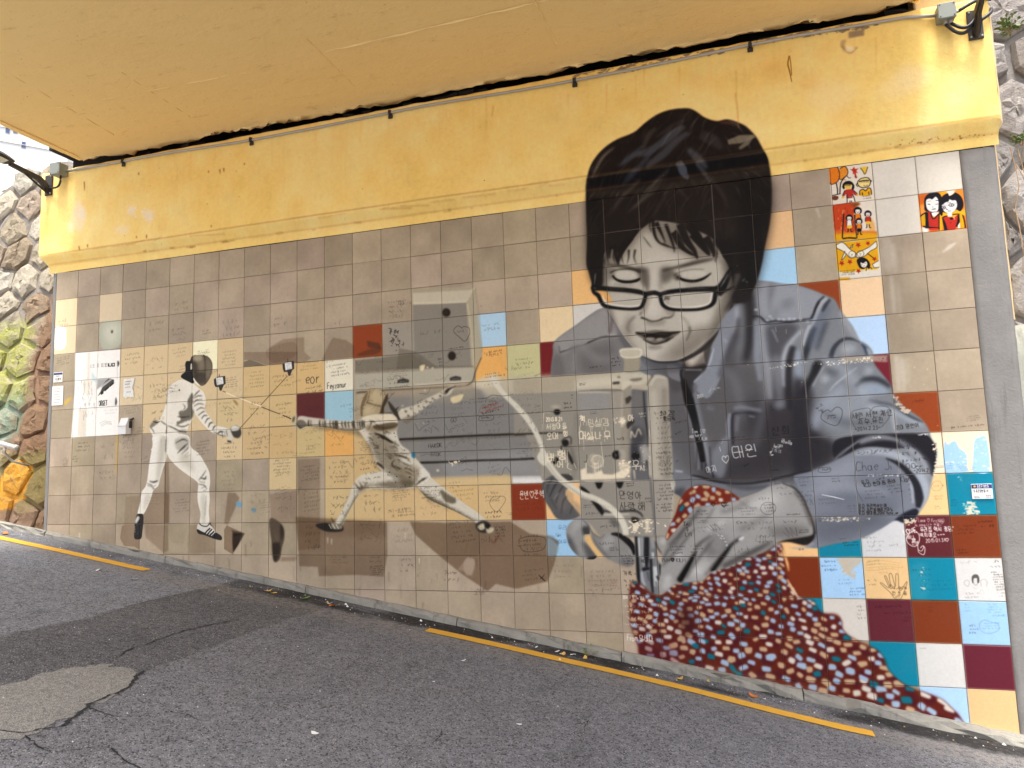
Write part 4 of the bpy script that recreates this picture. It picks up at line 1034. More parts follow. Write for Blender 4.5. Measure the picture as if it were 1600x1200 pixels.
S 157 .85 2.4 .3 1|3.6 11.9 3.6|4379 2585 16 -10 8 -7
S 157 .85 2.4 .3 1|3.6 14.3 3.6|4403 2568 16 -12 8 -10
S 157 .85 2.4 .3 1|3.6 14.2 3.6|4453 2599 16 -5 8 -10
S 157 .85 2.4 .3 1|3.6 9.5 3.6|4466 2632 16 -10 8 -8
S 157 .85 2.4 .3 1|3.5 13 3.5|4497 2620 15 -6 9 -12
S 157 .85 2.4 .3 1|3.5 14.2 3.5|4515 2640 16 -4 8 -14
S 157 .85 2.4 .3 1|3.5 11.8 3.5|4528 2661 16 -9 8 -11
=('K',[4058,2478,4129,2509,4217,2527,4343,2584,4443,2622,4492,2644,4542,2669,4603,2681,4559,2606,4466,2582,4354,2526,4241,2451,4127,2399,4070,2419],3,120,0.9,2.99,(80,68,50),0.6)
=('C',None,0,1)
S 158 .9 3.5|31 18.9 4.7|4516 2620 38 32 61 23
P 128 .5 6 .6 1|4089 2413 126 22 25 -7 -101 -64
P 159 1 1.9|3198 1472 84 20 83 -7 107 -15 11 -52 -118 -9 -100 19
P 160 .7 3.1|3365 1488 99 -15 8 -36 -91 0
S 161 .8 1.2|7.8|3340 1479 26 -42
S 161 .8 1.2|7.7|3378 1479 26 -42
S 161 .8 1.2|7.7|3414 1479 27 -42
S 112 .8 3.1|9.3|3365 1539 25 -44
S 112 .8 3.1|7.7|3447 1473 33 14
P 69 1 2.1|4769 1462 56 34 58 -10 30 -59 -47 -33 -72 14
P 162 .9 3.5|4788 1449 51 26 14 -47 -44 -9
P 162 .85 2.8|4867 1441 65 -7 -11 -34 -48 -6
P 163 .9 2.8|4861 1468 36 -7 -8 -33 -25 6
P 164 1 4.8|5968 3254 -105 -40 -142 -87 -189 -122 -21 -104 -25 -208 40 -276 152 -330 515 -329 267 -57 153 -104 319 45 346 110 80 -40 68 -79 46 -121 14 -119 -24 -86 -52 -33 85 -4 136 33 160 27 144 74 103 64 62 -23 61 27 51 59 54 87 27 82 42 143 20 87 1 61 -24 66 -18 80 -37 63 -51 50 -63 56 -50 79 -23 88 -50 86 -46 81 -2 78 -23 51 -41 38 -21 16 -37 102 -44 79 -36 63 -26 73 -34 33 -57 31 -81 44 -90 40 -126 29 -70 22 -119 23 -147 5 -770 -82
=('C',[5968,3254,5863,3214,5721,3127,5532,3005,5511,2901,5486,2693,5526,2417,5678,2087,6193,1758,6460,1701,6613,1597,6932,1642,7278,1752,7358,1712,7426,1633,7472,1512,7486,1393,7462,1307,7410,1274,7495,1270,7631,1303,7791,1330,7935,1404,8038,1468,8100,1445,8161,1472,8212,1531,8266,1618,8293,1700,8335,1843,8355,1930,8356,1991,8332,2057,8314,2137,8277,2200,8226,2250,8163,2306,8113,2385,8090,2473,8040,2559,7994,2640,7992,2718,7969,2769,7928,2807,7907,2823,7870,2925,7826,3004,7790,3067,7764,3140,7730,3173,7673,3204,7592,3248,7502,3288,7376,3317,7306,3339,7187,3362,7040,3367,6270,3285],3.81,1)
P 165 1 27|5486 2693 46 312 189 122 247 127 199 -445 68 -218 -535 34
P 166 .9 16.4|5532 3005 189 122 247 127 96 -47 45 -168 -174 -50 -221 -37 -125 -57
P 167 .95 70|6235 2591 320 189 349 -26 337 -25 160 -411 60 -444 -380 -137 -481 62 -186 261
P 168 .85 67|7024 2338 437 175 41 -201 109 -249 34 -147 -326 -111 -332 -51 -338 43 158 172 246 66
P 169 .95 19.6|7167 3354 335 -66 170 -89 -52 -146 -77 -44 -258 23 -77 58 -51 109
P 170 .8 12.4|7280 3311 57 -6 -37 -120 -26 -101
P 171 .6 19.6|7376 3177 86 13 -14 -71 -67 -14
P 172 1 3.8|6583 2783 102 55 110 78 96 109 118 241 74 -8 -35 -75 -125 -113 -52 -121 -58 -105 -38 -130 -32 -44 -158 19
P 173 .8 12.3|6612 2765 70 19 80 80 21 -18 -56 -66 -64 -65
P 174 .85 6.9|6567 2769 101 39 118 85 103 101 66 104 42 90 6 -32 -66 -103 -66 -104 -80 -103 -86 -48 -109 -47
P 175 .85 10.7|6589 2751 43 -50 136 22 -18 -61 -166 3
P 176 .7 7.6|6760 2833 63 57 -30 -122 -25 -53
P 177 1 3|7049 3191 -54 -34 -71 -80 -49 -128 -55 -105 -41 -130 -41 -67 -80 -73 23 -63 86 -67 96 133 71 188 83 148 28 99 11 108
S 178 .7 9.1|15.1 26 10.6|7032 3161 -11 -116 -32 -106
S 179 .8 15.1|30 45 38 30|7042 3075 -23 -123 -84 -179 -70 -166
S 180 .85 3.8|10.6 16.7 7.6|6835 2842 -28 -91 -26 -60
S 181 .8 2.3|6.1|6820 2836 -45 -122 -25 -52
S 182 .45 9.1|19.7|6914 2914 27 -33
S 183 .75 5.3|19.8 12.2 6.1|6659 2578 35 25 39 37
S 184 .85 22|90 82 67 45|7126 3254 5 -156 -22 -231 -39 -151
S 185 .5 23|68 83 68|7034 2951 -54 -151 -53 -150
S 186 .7 11.8|37 44 52 37|7171 3040 -5 -177 -3 -153 12 -153
S 187 .65 13.2|37 52 59 37|7212 3013 13 -232 5 -152 6 -227
P 188 .75 19.1|7267 2977 158 17 52 -50 -69 -86 -46 -57 -27 -89 -70 21 -13 123
S 189 .5 7.4|22 10.3|7288 2960 35 -110
S 180 .8 8|18.9 26 25 36 29|7505 2934 -83 -84 -44 -65 -23 -89 -7 -196
S 190 .6 19|44 58 44|7302 2760 5 -136 -1 -226
S 191 .85 10.1|43 51 51 43|7433 2811 -36 -118 -18 -150 -8 -223
S 192 .8 13|36 51 43|7469 2778 -9 -127 3 -113
P 193 .8 8.6|7458 2523 30 -17 -12 -25 -20 9
S 194 .9 2.9|10.3 11.7 13.2 11.7 14.7 11.7 10.3 10.3 11.7|7147 3073 54 -7 48 -46 71 2 98 -17 78 9 85 6 32 71 35 50
P 195 .75 4.4|7266 3062 15 8 15 -11 -17 -7
P 195 .75 4.5|7242 3033 15 8 15 -10 -16 -8
P 195 .75 4.4|7279 3042 15 7 15 -10 -17 -8
P 195 .75 4.4|7363 3029 15 7 15 -10 -16 -8
P 195 .75 4.4|7441 3026 15 8 14 -10 -16 -8
P 195 .75 4.3|7537 2999 15 8 14 -10 -16 -8
P 195 .75 4.5|7162 3126 15 8 15 -11 -17 -8
P 195 .75 4.4|7406 3030 15 8 14 -11 -16 -7
P 195 .75 4.4|7328 3033 15 8 15 -10 -16 -8
P 195 .75 4.4|7487 3023 14 8 15 -11 -16 -7
S 196 .6 1.5|5.2|7313 2973 3 -38
S 196 .5 1.5|5.1|7390 2951 -1 -38
P 197 .4 15.5|6467 2760 76 -5 36 -50 -2 -172 -92 -10
P 198 .75 7.7|6466 2736 83 -9 25 -45 2 -87 -41 3 -67 44
S 199 .9 3.1|13.8|6582 2705 -7 -70 4 -118
S 200 .75 4.6|15.3|6593 2684 82 -9 60 -1
P 201 .8 6.1|6591 2657 136 -1 -65 -74 11 -71 -84 -33
S 194 .9 3.6|10.1 13 17.4 10.1|7576 3019 28 50 33 69 48 45
S 202 .75 6.5|22 26 18.8|7565 2967 -33 -73 -24 -89
S 203 .75 5.8|29 25 22 15.9|7704 3166 -44 -41 -58 -124 -42 -64
S 204 .85 9.4|26 40 48 32|7602 2948 -33 -72 -42 -103 -19 -73
S 205 .6 17.3|43 72 79 65 36|7715 3119 -55 -85 -42 -102 -41 -87 -11 -59
S 206 .8 7.2|18.7 29 17.3|7724 3156 -38 -49 -24 -43
S 207 .7 12.9|22 29 22|7691 2986 -33 -73 -59 -145
S 208 .8 7.1|35 33 25 19.8 9.9|7694 2701 33 79 62 54 67 0 51 -31
P 209 .7 16.9|7792 2790 54 3 37 -40 -56 -32 -53 11
S 210 .85 4.9|9.8 24 16.8|7916 2791 24 -35 10 -52
P 211 .6 5.6|7950 2756 32 -25 3 -44 -25 16
S 182 .5 14.1|42 49 28|7798 3051 57 -140 53 -100
P 212 .85 7.9|7576 2680 57 -12 -33 -79 -54 -79 -54 -86 -18 39 64 130
S 213 .7 2.9|8.6|7641 2638 -50 -79 -40 -71
P 209 .7 14.2|7626 2572 47 -18 -24 -43 -33 10
P 214 .5 14.2|7651 2630 100 -22 -17 -43 -54 3
S 215 .8 3.5|5.6 9.8 9.8 5.6|7664 2444 52 55 72 55 85 60
S 208 .8 9.7|21 35 39 28|7848 2469 71 50 91 -6 81 -59
P 178 .6 15.3|7939 2617 45 -25 -23 -35 -39 2
P 216 .75 9.7|7888 2467 67 17 65 -18 47 -61 -184 -4
P 217 .85 23|7415 2516 93 -6 35 -91 -33 -176 71 -146 84 -36 -13 -174 -150 -38 -137 -40
S 218 .75 19|63 85 74 42|7771 2471 -119 -103 -91 -127 -17 -88
P 219 .5 31|7716 2409 201 10 8 -153 -142 -36 -95 -61 -90 26
S 220 .85 9.2|20 31 24 31 16.3|7933 2363 76 -31 76 -21 73 -57 109 -72
S 221 .7 12.2|31 45 41 35 20|7908 2299 98 1 86 -27 101 -64 90 -57
S 180 .6 10.2|31 26 20|8091 2257 2 -86 14 -64
S 222 .6 5.1|10.1 16.2 14.2 8.1|8100 2375 24 -66 71 -78 91 -53
P 223 .95 7.1|7665 2050 57 36 151 18 215 -2 190 -11 53 -41 24 -59 -11 -125 -35 -83 -26 85 -45 85 -63 45 -96 -7 -135 20 -99 -7 -72 -34 -98 -42 -22 46
S 189 .75 10.2|37 45 37 16.4|7844 2048 85 26 98 2 114 -35
S 224 .85 3.1|5.2 12.4 10.4|7702 1951 74 62 68 46
S 225 .8 4.2|12.5 8.3 5.2|7670 1930 54 52 42 31
S 226 .75 12|36 40 40 24|8121 2042 90 -77 67 -97 11 -94
S 227 .85 9|24 44 50 52 56 60 56 30|7812 1958 129 19 134 -29 92 -56 67 -96 24 -115 -18 -94 -27 -41
P 228 .95 6.2|7365 1809 137 37 177 73 142 28 156 -16 93 -46 71 -76 38 -106 -1 -125 -42 -51 -201 -123 -302 -105 -173 -31 31 149 -11 129 -62 131
P 229 .6 31|7510 1827 168 76 121 23 0 -129 -134 -61 -151 4
P 230 .55 41|7848 1785 218 47 -3 -263 -216 -49 -196 24 -41 129
P 231 .5 26|7507 1503 530 -17 -222 -124 -282 -52
S 232 .9 7|8 30 40 54 60 30|8015 1924 83 -46 62 -70 40 -84 13 -95 -13 -72
S 233 .75 6|10 17.9 12|8148 1788 24 -85 -2 -114
P 234 .9 7|8082 1507 55 30 49 15 15 -36 -42 -52 -58 -15 -66 11
S 235 0 .5|1|7705 1660 -146 5
S 236 .85 1|3.1 5.2 3.1|7554 1665 85 -20 70 -20
P 237 .8 9.2|6587 2589 82 -21 13 -47 -64 -58
S 238 .75 9|30 33 35 38 45|6669 2561 12 -179 38 -248 27 -153 29 -144
S 239 .75 7.5|30 26 30|6599 2386 51 -279 9 -229
S 240 .95 3.8|30 76 55 53 38|6581 2605 36 -165 36 -157 24 -162 23 -184
S 241 .8 3|8.9 10.4 14.9|6758 2057 3 -137 12 -106
S 242 .7 3.8|10.5|6662 2060 -18 -182
S 182 .6 3|9|6717 2104 16 -107 0 -121
S 199 .8 2.2|7.5|6688 1930 1 -53
S 199 .8 2.2|7.5|6721 1929 -1 -75
P 190 .75 14.8|6786 2025 110 117 8 -91 -42 -209 -60 -28 -30 106
S 243 .9 4.4|19.2 22 21 14.8 17.7 11.8|6937 2065 2 151 9 68 16 25 101 2 107 -15
S 244 .75 5.9|22 33 17.8|6905 2111 5 121 17 83
S 245 .65 10.3|25 29 22|6960 2351 65 5 141 -34
S 246 .8 3.7|10.3|7071 2285 42 -10
S 238 .6 10.3|30 22|6985 2289 -15 -120
P 247 .7 17.4|7263 2388 78 10 -11 -66 -56 3
S 248 .6 10.5|30|6755 2370 51 -18
S 212 .9 3.6|10.2 14.6 14.6 11.7 10.2 11.7 10.2 8.8|6605 1834 66 -13 79 -29 122 -25 151 -7 164 21 128 30 181 39
P 249 .9 4.4|6471 1861 119 -27 152 -49 130 -29 150 -11 171 22 78 12 -33 -72 -116 -56 -108 -21 -132 62 -164 64 -133 3 -149 -118 2 167
S 250 .7 10.2|22 36 22|6871 1752 150 -26 163 11
S 251 .8 3.8|12.1|6479 1874 60 -8
P 252 .7 15.1|6440 1701 107 36 -20 -83 -96 -119
P 253 .8 10.7|5987 3244 79 -35 48 -127 85 -169 73 -112 -79 6 -99 142 -46 153
P 254 .5 8.1|6000 3229 51 -59 61 -128 -67 -8 -50 86
P 255 .5 13|6246 2803 128 -36 192 -14 21 -80 -217 15
S 256 .9 2|6.8 8.2 8.2 10.9 8.2 8.2 6.8|5573 2902 99 31 111 24 42 13 110 35 108 2 71 16
S 257 .6 2.1|5.5|5616 2925 125 24 70 22
S 257 .7 2|5.4|5990 3020 81 -4 40 4
S 258 .7 2.8|6.9|5573 2902 -9 61
P 259 .5 32|5753 2894 179 40 108 -8 -65 -238 -189 13
P 260 .6 13.9|5508 2857 64 23 35 -167 -112 0
S 261 .5 11|27|5698 2898 -14 -163
S 262 .5 5.4|13.6|5999 3202 -18 -81 24 -70
S 263 .5 8.1|18.9 27|6042 3198 -35 -161
S 264 .6 10.4|39 39 39 26 18.1|6273 2827 101 -60 153 -24 54 -70 -10 -51
S 199 .85 3.9|15.4|6575 2687 -8 -39 14 -79
S 265 .5 25|30 60 30|6855 2758 134 -215 29 -306
S 266 .5 24|24 49 29|7194 2733 3 -304 -97 -395
S 267 .5 25|19.7 39 25|7339 3130 -84 -198 14 -205
S 268 .5 23|37 84 37|7658 2699 169 -160 157 -252
S 269 .5 23|23 56 23|7584 2308 172 -106 263 -13
S 270 .5 23|37 92 37|7448 1681 272 42 301 -54
S 271 .5 23|27 63 27|7562 1392 269 69 225 114
S 272 .5 25|25 50 25|6651 2255 112 -209 36 -202
S 273 .5 27|33 65 33|5716 3006 157 -176 162 -12
=('X',0.25,1.3)
=('C',None,0,1)
P 274 1 1.6|5997 3755 -23 -137 -10 -165 14 -167 40 -93 56 -107 55 -102 75 -101 82 -73 89 -37 102 -10 84 6 97 45 105 74 90 94 72 111 58 110 44 113 25 129 7 211 -109 254 -776 131
=('C',[5997,3755,5974,3618,5964,3453,5978,3286,6018,3193,6074,3086,6129,2984,6204,2883,6286,2810,6375,2773,6477,2763,6561,2769,6658,2814,6763,2888,6853,2982,6925,3093,6983,3203,7027,3316,7052,3445,7059,3656,6950,3910,6174,4041],1.31,1)
P 275 .75 23|6658 2814 -98 -48 -83 -3 29 60 197 103 147 171 73 164 118 119 -33 -141 -140 -261
P 276 .8 17.8|6818 2969 121 159 88 214 17 78 14 -159 -137 -223 -134 -171
P 277 .6 16.1|5978 3286 72 -144 148 -242 113 -102 -64 18 -138 172 -112 186
P 278 .5 41|6163 3819 135 25 69 -215 -187 -6
P 279 .6 40|6318 3703 233 -54 126 -55 -260 -25 -105 12
P 280 .75 14.7|6258 3573 92 -24 3 -82 -17 -80 -42 45 -26 71
P 281 .75 15.9|6455 3544 78 -2 35 -58 -55 -61 -52 -8 -23 56
P 282 .7 13.7|6016 3586 55 8 -4 -83 -42 -23
S 283 .7 10.7|27 32 18.7|6347 3495 -8 -108 -11 -47
S 284 .75 21|61 58 80|6402 3543 -8 -162 -23 -187
S 285 .6 11.9|26|6447 3443 -2 -81
P 286 .8 10.8|6096 3549 81 3 65 -32 -2 -41 -93 3 -67 21
P 286 .8 10.4|6633 3497 115 -3 62 -23 -27 -30 -102 -2 -63 20
S 287 .8 4.8|13.6 10.9 10.9 13.6 10.9|6031 3550 52 17 68 1 80 -11 51 -33
S 288 .95 3.4|13.5 16.2 22 22 22 10.8|6051 3524 29 -36 52 -25 67 -9 54 7 27 14
S 80 .8 2.7|10.8|6239 3452 40 16
S 283 .5 8.1|10.8|6064 3449 80 -22 80 -1
S 289 .5 5.2|7.8|6555 3472 52 22 91 11 101 -11
S 288 .95 3.2|15.6 21 23 21 15.6 6.5|6580 3456 56 -33 69 -18 64 7 45 19 39 28
P 290 .7 7.9|6555 3486 51 -19 -2 -40 -39 4
P 291 .5 13|6640 3396 127 -7 24 -22 -127 0
P 292 .75 8.2|6005 3626 67 -5 107 -28 105 -42 33 -23 -48 5 -91 35 -107 31 -59 15
P 293 .75 7.9|6467 3525 65 12 92 17 116 19 133 6 -1 -13 -121 -19 -103 -15 -103 -7 -66 -9
S 294 .85 5.3|15.9 13.2 10.6 10.6 13.2|6271 3144 31 -13 51 -26 52 -1 46 16
S 295 .7 5.2|13.1 13.1 7.8|6452 3123 51 0 27 14
P 296 .55 13.2|6301 3120 91 -24 78 14 -28 -43 -104 9
S 297 .6 6.5|13.1|6526 3193 14 -28 -12 -32
S 297 .6 5.3|12|6276 3190 -12 -26
P 298 .7 24|6334 3252 78 -21 9 -82 -91 9
S 276 .65 8|16 24 21 13.4|6224 3161 -48 -43 -20 -53 19 -42
S 283 .55 10.3|12.9 23 18.1|6600 3126 47 -63 15 -68
S 299 .7 7.7|18.1 21 12.9|6656 3035 2 -46 -32 -70
P 300 .6 39|6628 3170 152 -1 44 -96 -117 -68 -73 59
P 301 .5 22|6040 3212 120 -12 -5 -94 -54 -23
P 302 .9 5.2|6217 3019 93 6 78 4 103 -19 89 -13 -54 -43 -66 -35 -91 -8 -63 34
S 303 .95 3.3|7.9 15.8 15.8 13.1 13.1 7.9|6220 3022 49 -18 78 -9 79 4 89 -7 67 5
P 304 .9 3.9|6282 2993 104 -1 129 -6 -53 -30 -104 -2 -51 15
P 305 .95 4|6304 2969 37 3 38 -14 -40 -16 -25 8
P 306 .9 3.9|6384 2955 40 7 18 -15 -39 -12
S 307 .85 3.3|7.9 10.5 10.5 9.2 5.2|6280 2961 51 -34 51 -15 79 18 66 30
S 308 .8 5.2|13|6494 2956 -33 -23
P 309 .7 10.5|6316 2897 65 2 51 -12 -27 -23 -64 5
P 310 .6 26|6314 2864 169 1 22 -68 -155 -2
P 285 .5 13.3|6123 3000 52 -31 74 -113 -52 17
=('X',0.74,1.2)
=('C',None,0,1)
S 311 .8 3.9|6.5 11.7 11.7 10.4 6.5|6273 2817 101 -50 103 -13 90 9 103 45
=('C',[5994,3700,5973,3591,5964,3453,6018,3193,6129,2984,6204,2883,6286,2810,6477,2763,6658,2814,6853,2982,6983,3203,7052,3445,6950,3910,6174,4041],1.32,1)
P 312 .55 27|5967 3703 105 -96 169 161 126 109 136 -168 126 -56 124 -82 152 10 118 -106 23 369 -1066 138
P 299 .55 19.1|5975 3702 41 -116 -15 -220 61 -252 -67 6 -41 306
P 313 .6 25|6943 3590 104 -118 -10 -157 -85 -175 -148 -196 87 202 62 204
P 314 .6 31|6510 2889 211 141 98 -35 -134 -159 -182 -65 -128 9
P 315 .5 12|6351 3318 -32 -119 -55 -35 21 93 27 78
P 314 .5 13.1|6455 3307 71 -114 10 -67 -62 45
P 316 .5 21|6158 3173 49 -99 -32 -105 -63 73
S 317 .85 2.8|19.3 11 2.8|5990 3756 -8 -69 18 -60
S 317 .85 2.8|19.3 11 2.8|6024 3752 -10 -69 14 -60
S 317 .85 2.7|19.2 11 2.7|6078 3745 -12 -68 17 -60
S 317 .85 2.7|19.1 10.9 2.7|6146 3738 -9 -69 13 -59
S 317 .85 2.7|19 10.9 2.7|6199 3731 -5 -68 -17 -56
S 317 .85 2.7|18.9 10.8 2.7|6252 3725 -12 -68 17 -59
=('C',None,0,1)
P 318 1 3.4|5857 4282 26 85 36 106 59 83 86 72 98 48 137 36 110 74 103 53 112 16 117 -8 68 -36 79 -75 86 -41 76 1 73 -31 76 -56 68 -96 49 -122 37 -89 8 -181 -26 -262 -58 -229 -33 -141 -46 -138 -52 -99 -17 -37 -124 -15 22 142 -29 135 -64 167 -46 86 -72 63 -186 105 -193 52 -67 -19 -83 -58 -57 -62 -70 -61 -56 -35 -26 30 -40 5 -46 -29 -19 -130 -9 -138 -30 -18 -53 27 -30 114 -17 86 15 195 2 198
P 319 .85 38|7090 4161 248 17 -3 -319 -90 -357 -89 -238 -136 -26 -8 264 75 204 41 261
P 320 .7 28|5865 4210 135 -90 -31 -668 -118 124
=('C',[5857,4282,5883,4367,5919,4473,5978,4556,6064,4628,6162,4676,6299,4712,6409,4786,6512,4839,6624,4855,6741,4847,6809,4811,6888,4736,6974,4695,7050,4696,7123,4665,7199,4609,7267,4513,7316,4391,7353,4302,7361,4121,7335,3859,7277,3630,7244,3489,7198,3351,7146,3252,7129,3215,7005,3200,7027,3342,6998,3477,6934,3644,6888,3730,6816,3793,6630,3898,6437,3950,6370,3931,6287,3873,6230,3811,6160,3750,6104,3715,6078,3745,6038,3750,5992,3721,5973,3591,5964,3453,5934,3435,5881,3462,5851,3576,5834,3662,5849,3857,5851,4055],1.34,1)
P 321 .7 9.3 0 0|5888 4392 448 -4 519 9 494 -12 9 -83 -511 -2 -526 -15 -433 27
P 110 .4 21 0 0|5884 4290 435 -31 525 6 501 28 9 -64 -514 -32 -390 1 -571 24
S 283 .8 8.4|11.2 22 19.5 8.4|6131 4610 -98 -70 -74 -116 -33 -62
S 322 .6 8.4|4.2 7 4.2|6117 4598 -99 -70 -81 -115
S 323 .7 8.2|27 54 22|6485 4720 -69 -59 -45 -104
S 324 .75 8.1|35 81 68 68 46 13.6|6719 4694 -107 -52 -95 -67 -108 -52 -120 -9 -111 -67
S 325 .65 8.1|40 59 67 59 27|6742 4635 -108 -65 -95 -82 -109 -66 -41 -35
S 326 .6 8.1|18.8 40 13.5|6722 4749 -106 -38 -135 -74
S 327 .65 8.2|27 49 13.7|6372 4585 -139 -105 -83 -43
S 328 .7 7.8|26 47 44 12.9|6450 4544 -113 -136 -87 -61 -76 -56
S 329 .7 7.9|39 66 26|6734 4498 71 -93 70 -78
S 330 .75 7|51 70 23|6651 4401 32 -72 33 -59
S 329 .6 6.9|23 35 11.5|6790 4368 57 -68 45 -83
S 331 .6 7.8|79 92 39|6842 4604 97 -71 58 -77
S 332 .75 7.7|39 70 26|7050 4501 100 11 111 8
S 333 .7 7.7|26 44 26|7133 4434 64 43 40 47
S 334 .7 7.8|13 21 7.8|6999 4680 74 -17 48 -24
S 335 .75 8.2|13.6 25 25 22 5.5|6569 4352 -115 -71 -85 -99 -84 -72 -84 -59
S 335 .75 8.3|13.8 25 22 5.5|6326 4317 -116 -85 -86 -86 -44 -65
S 336 .7 8.2|10.9 19.1 5.4|6509 4296 -99 -106 -153 -105
S 337 .65 8.1|10.8 16.2 13.5 4|6598 4260 -71 -101 -86 -126 -29 -52
S 338 .6 8|10.7 18.7 5.3|6610 4244 48 -76 60 -91
S 326 .6 7.8|15.7 26 26 6.5|6860 4298 58 -85 68 -119 31 -112
S 339 .6 8|13.3 5.3|6741 4266 35 -73
S 280 .6 7.9|7.9 15.8 5.3|6669 3893 44 -115 47 -73
S 340 .5 7.8|10.4 15.6 5.2|6826 3954 69 -117 18 -110
S 341 .5 8.2|8.2 13.6 4.1|6447 4143 -86 -127 -139 -93
S 337 .5 8|6.7 10.7 4|6525 4132 27 -114 -9 -54
=('F',5,300,5720,7560,4060,5050,6980,[(104,98,94),(136,136,142),(14,12,12),(82,74,68),(14,12,11),(112,108,108)])
=('C',None,0,1)
S 342 .95 2.7|35 25 10.9 4.1|6274 3888 -57 -76 -58 -83 -15 -26
S 342 .95 2.7|68 60 33 5.5|6218 3840 -72 -89 -33 -79 -6 -63
S 342 .95 2.7|27 33 8.2|6081 3801 8 -112 13 -79
S 342 .95 2.8|28 25 4.1|6053 3790 -17 -67 1 -51
S 342 .95 2.8|13.8 11 2.8|6010 3754 11 -58 7 -28
S 342 .95 2.7|29 24 16.1 5.4|6411 3968 7 -126 35 -79 76 -50
S 342 .95 2.7|13.5 10.8 4|6398 3969 -16 -53 10 -57
S 342 .95 2.7|4 6.7 2.7|6324 3827 37 -60 27 -42
S 342 .95 2.7|27 24 15.9 2.7|6514 3913 33 -114 21 -84 5 -55
S 342 .95 2.6|10.6 9.3 4|6479 3753 76 -48 64 -10
S 342 .95 2.6|53 45 26 7.9|6575 3837 45 -115 73 -76 68 -42
S 342 .95 2.6|66 58 34 6.6|6630 3898 44 -142 58 -101 21 -70
S 342 .95 2.6|78 65 31 5.2|6728 3804 70 -104 46 -79 12 -8
S 342 .95 2.6|65 44 7.8|6827 3764 50 -113 5 -68
S 342 .95 2.6|39 23 5.2|6901 3728 7 -94 -16 -92
S 342 .95 2.6|51 44 21|6937 3697 31 -97 46 -71
S 342 .95 2.6|21 15.9 4|6588 3848 47 -87 21 -84
S 342 .95 2.7|40 21 5.4|6436 3937 35 -87 34 -100
S 342 .95 2.6|79 65 15.7|6694 3889 70 -117 57 -115
S 291 .5 7.7|18 26 12.9|6898 3675 33 -71 9 -54
P 343 .8 10.2|6924 3685 76 -168 29 -175 26 -133 74 18 -26 344 -66 141
P 344 .95 6.3|7036 3499 184 6 -32 -127 -54 -86 -98 4 -20 74
P 345 .6 10.1|7038 3433 42 -17 -43 -101 -41 -61 18 90
S 346 .8 2.5|7.6|7089 3362 20 24
S 347 .8 2.5|6.3|7114 3362 17 -11
P 348 .85 15.1|7134 3292 -98 4 -40 -55 -57 -113 78 58 99 17 39 48
P 349 .85 3.4|5937 3407 57 -15 28 -42 19 -59 -51 10 -36 53
S 350 .9 4|13.5 18.9 16.2 13.5 16.2 16.2 8.1|5951 3357 32 -58 53 -24 126 -29 100 -1 28 38 6 40
S 350 .9 3.9|13 15.6 15.6 13 13 18.2 18.2 7.8|6458 3307 13 -63 44 -34 89 -16 126 -4 89 15 26 48 0 49
S 291 .5 5.4|8.1|5953 3396 188 -33 158 -37
S 351 1 2|42 38 38 38 38 31|5878 3431 76 -8 108 -19 107 -19 92 -23 67 -28
S 351 1 2|20 31 35 31 31 24 22 26 31 31 24|5873 3441 14 -43 37 -35 22 -53 29 -40 80 -24 119 -22 87 0 32 32 18 49 12 29
S 351 1 1.9|30 36 36 40 43|6436 3323 79 13 122 1 127 -4 125 -11
S 351 1 1.9|26 30 30 26 23 23 26 34 36 34|6438 3328 3 -43 15 -53 51 -37 96 -18 126 -8 83 13 43 30 18 54 11 52
S 351 1 2|27 37 37 31|6315 3335 34 5 43 1 44 -18
S 352 .8 3.3|8|6339 3343 46 4
S 353 .6 2.7|8|6361 3301 16 3
S 351 1 1.9|73 73 56 40 19.1|6875 3297 52 35 36 57 33 62 22 35
S 351 .8 3.8|25 20 10.2|6906 3268 44 30 76 31
S 351 1 2.1|54 36 17.9|5889 3426 11 75 6 72
S 354 .75 2.5|5.1 10.2 5.1|6915 3333 33 44 35 62
S 354 .75 2.8|4.8 9.7 4.8|5893 3460 11 69 4 34
S 354 .75 2.6|5.8 11.5 5.8|6876 3316 25 -8
S 354 .75 2.6|5.1 10.2 5.1|6880 3278 19 -4
S 354 .75 2.8|5.5 11 5.5|5886 3436 21 -10
S 354 .75 2.8|4.1 8.2 4.1|5896 3402 11 -7
S 354 .75 2.6|2.6 5.2 2.6|6663 3345 101 -5 63 -11
S 354 .75 2.7|2.7 5.4 2.7|6009 3418 133 -25
S 354 .75 2.6|3.3 6.6 3.3|6443 3327 53 11
S 354 .75 2.5|3.2 6.4 3.2|6981 3400 28 63
S 355 .7 6.6|26 21 10.5|6512 3278 -32 11 -14 -23
P 356 1 4 0 0|5136 2688 263 14 297 2 279 -3 118 -1 229 -40 34 -70 -59 -54 -212 8 -385 18 -547 3
P 357 .7 17.8|5704 2652 270 20 118 4 -4 -79 -217 -15 -160 -5
P 358 .35 8.2 0 0|5157 2697 242 3 297 2 -5 -129 -538 -3
P 359 1 3 0 0|5153 2570 557 -10 376 -13 -36 -739 -381 0 -292 17 -131 392 -104 4
P 360 .6 17.7 0 0|5715 2559 273 -12 -3 -168 -278 -15
S 361 .8 4|15.8 11.8 7.9|5715 2553 174 -8 98 -12
S 69 .85 2|3 5.9 6.9 7.9|5715 2563 135 0 138 -6 98 -10
S 362 .5 4|10.1|5402 2570 -27 -735
P 363 .6 11.8|5693 2394 74 -141 -68 -193 -28 -194 -32 -47 -10 244 28 195
S 364 .7 7.9|30 26 19.8 30|5635 1965 -46 99 42 38 42 -197
P 365 .7 7.7 0 0|5997 2535 88 9 -35 -736 -67 2
P 366 1 5.8 0 0|6081 2544 84 49 -39 -787 -86 3
S 367 .6 5.8|13.6|6087 2529 -21 -290
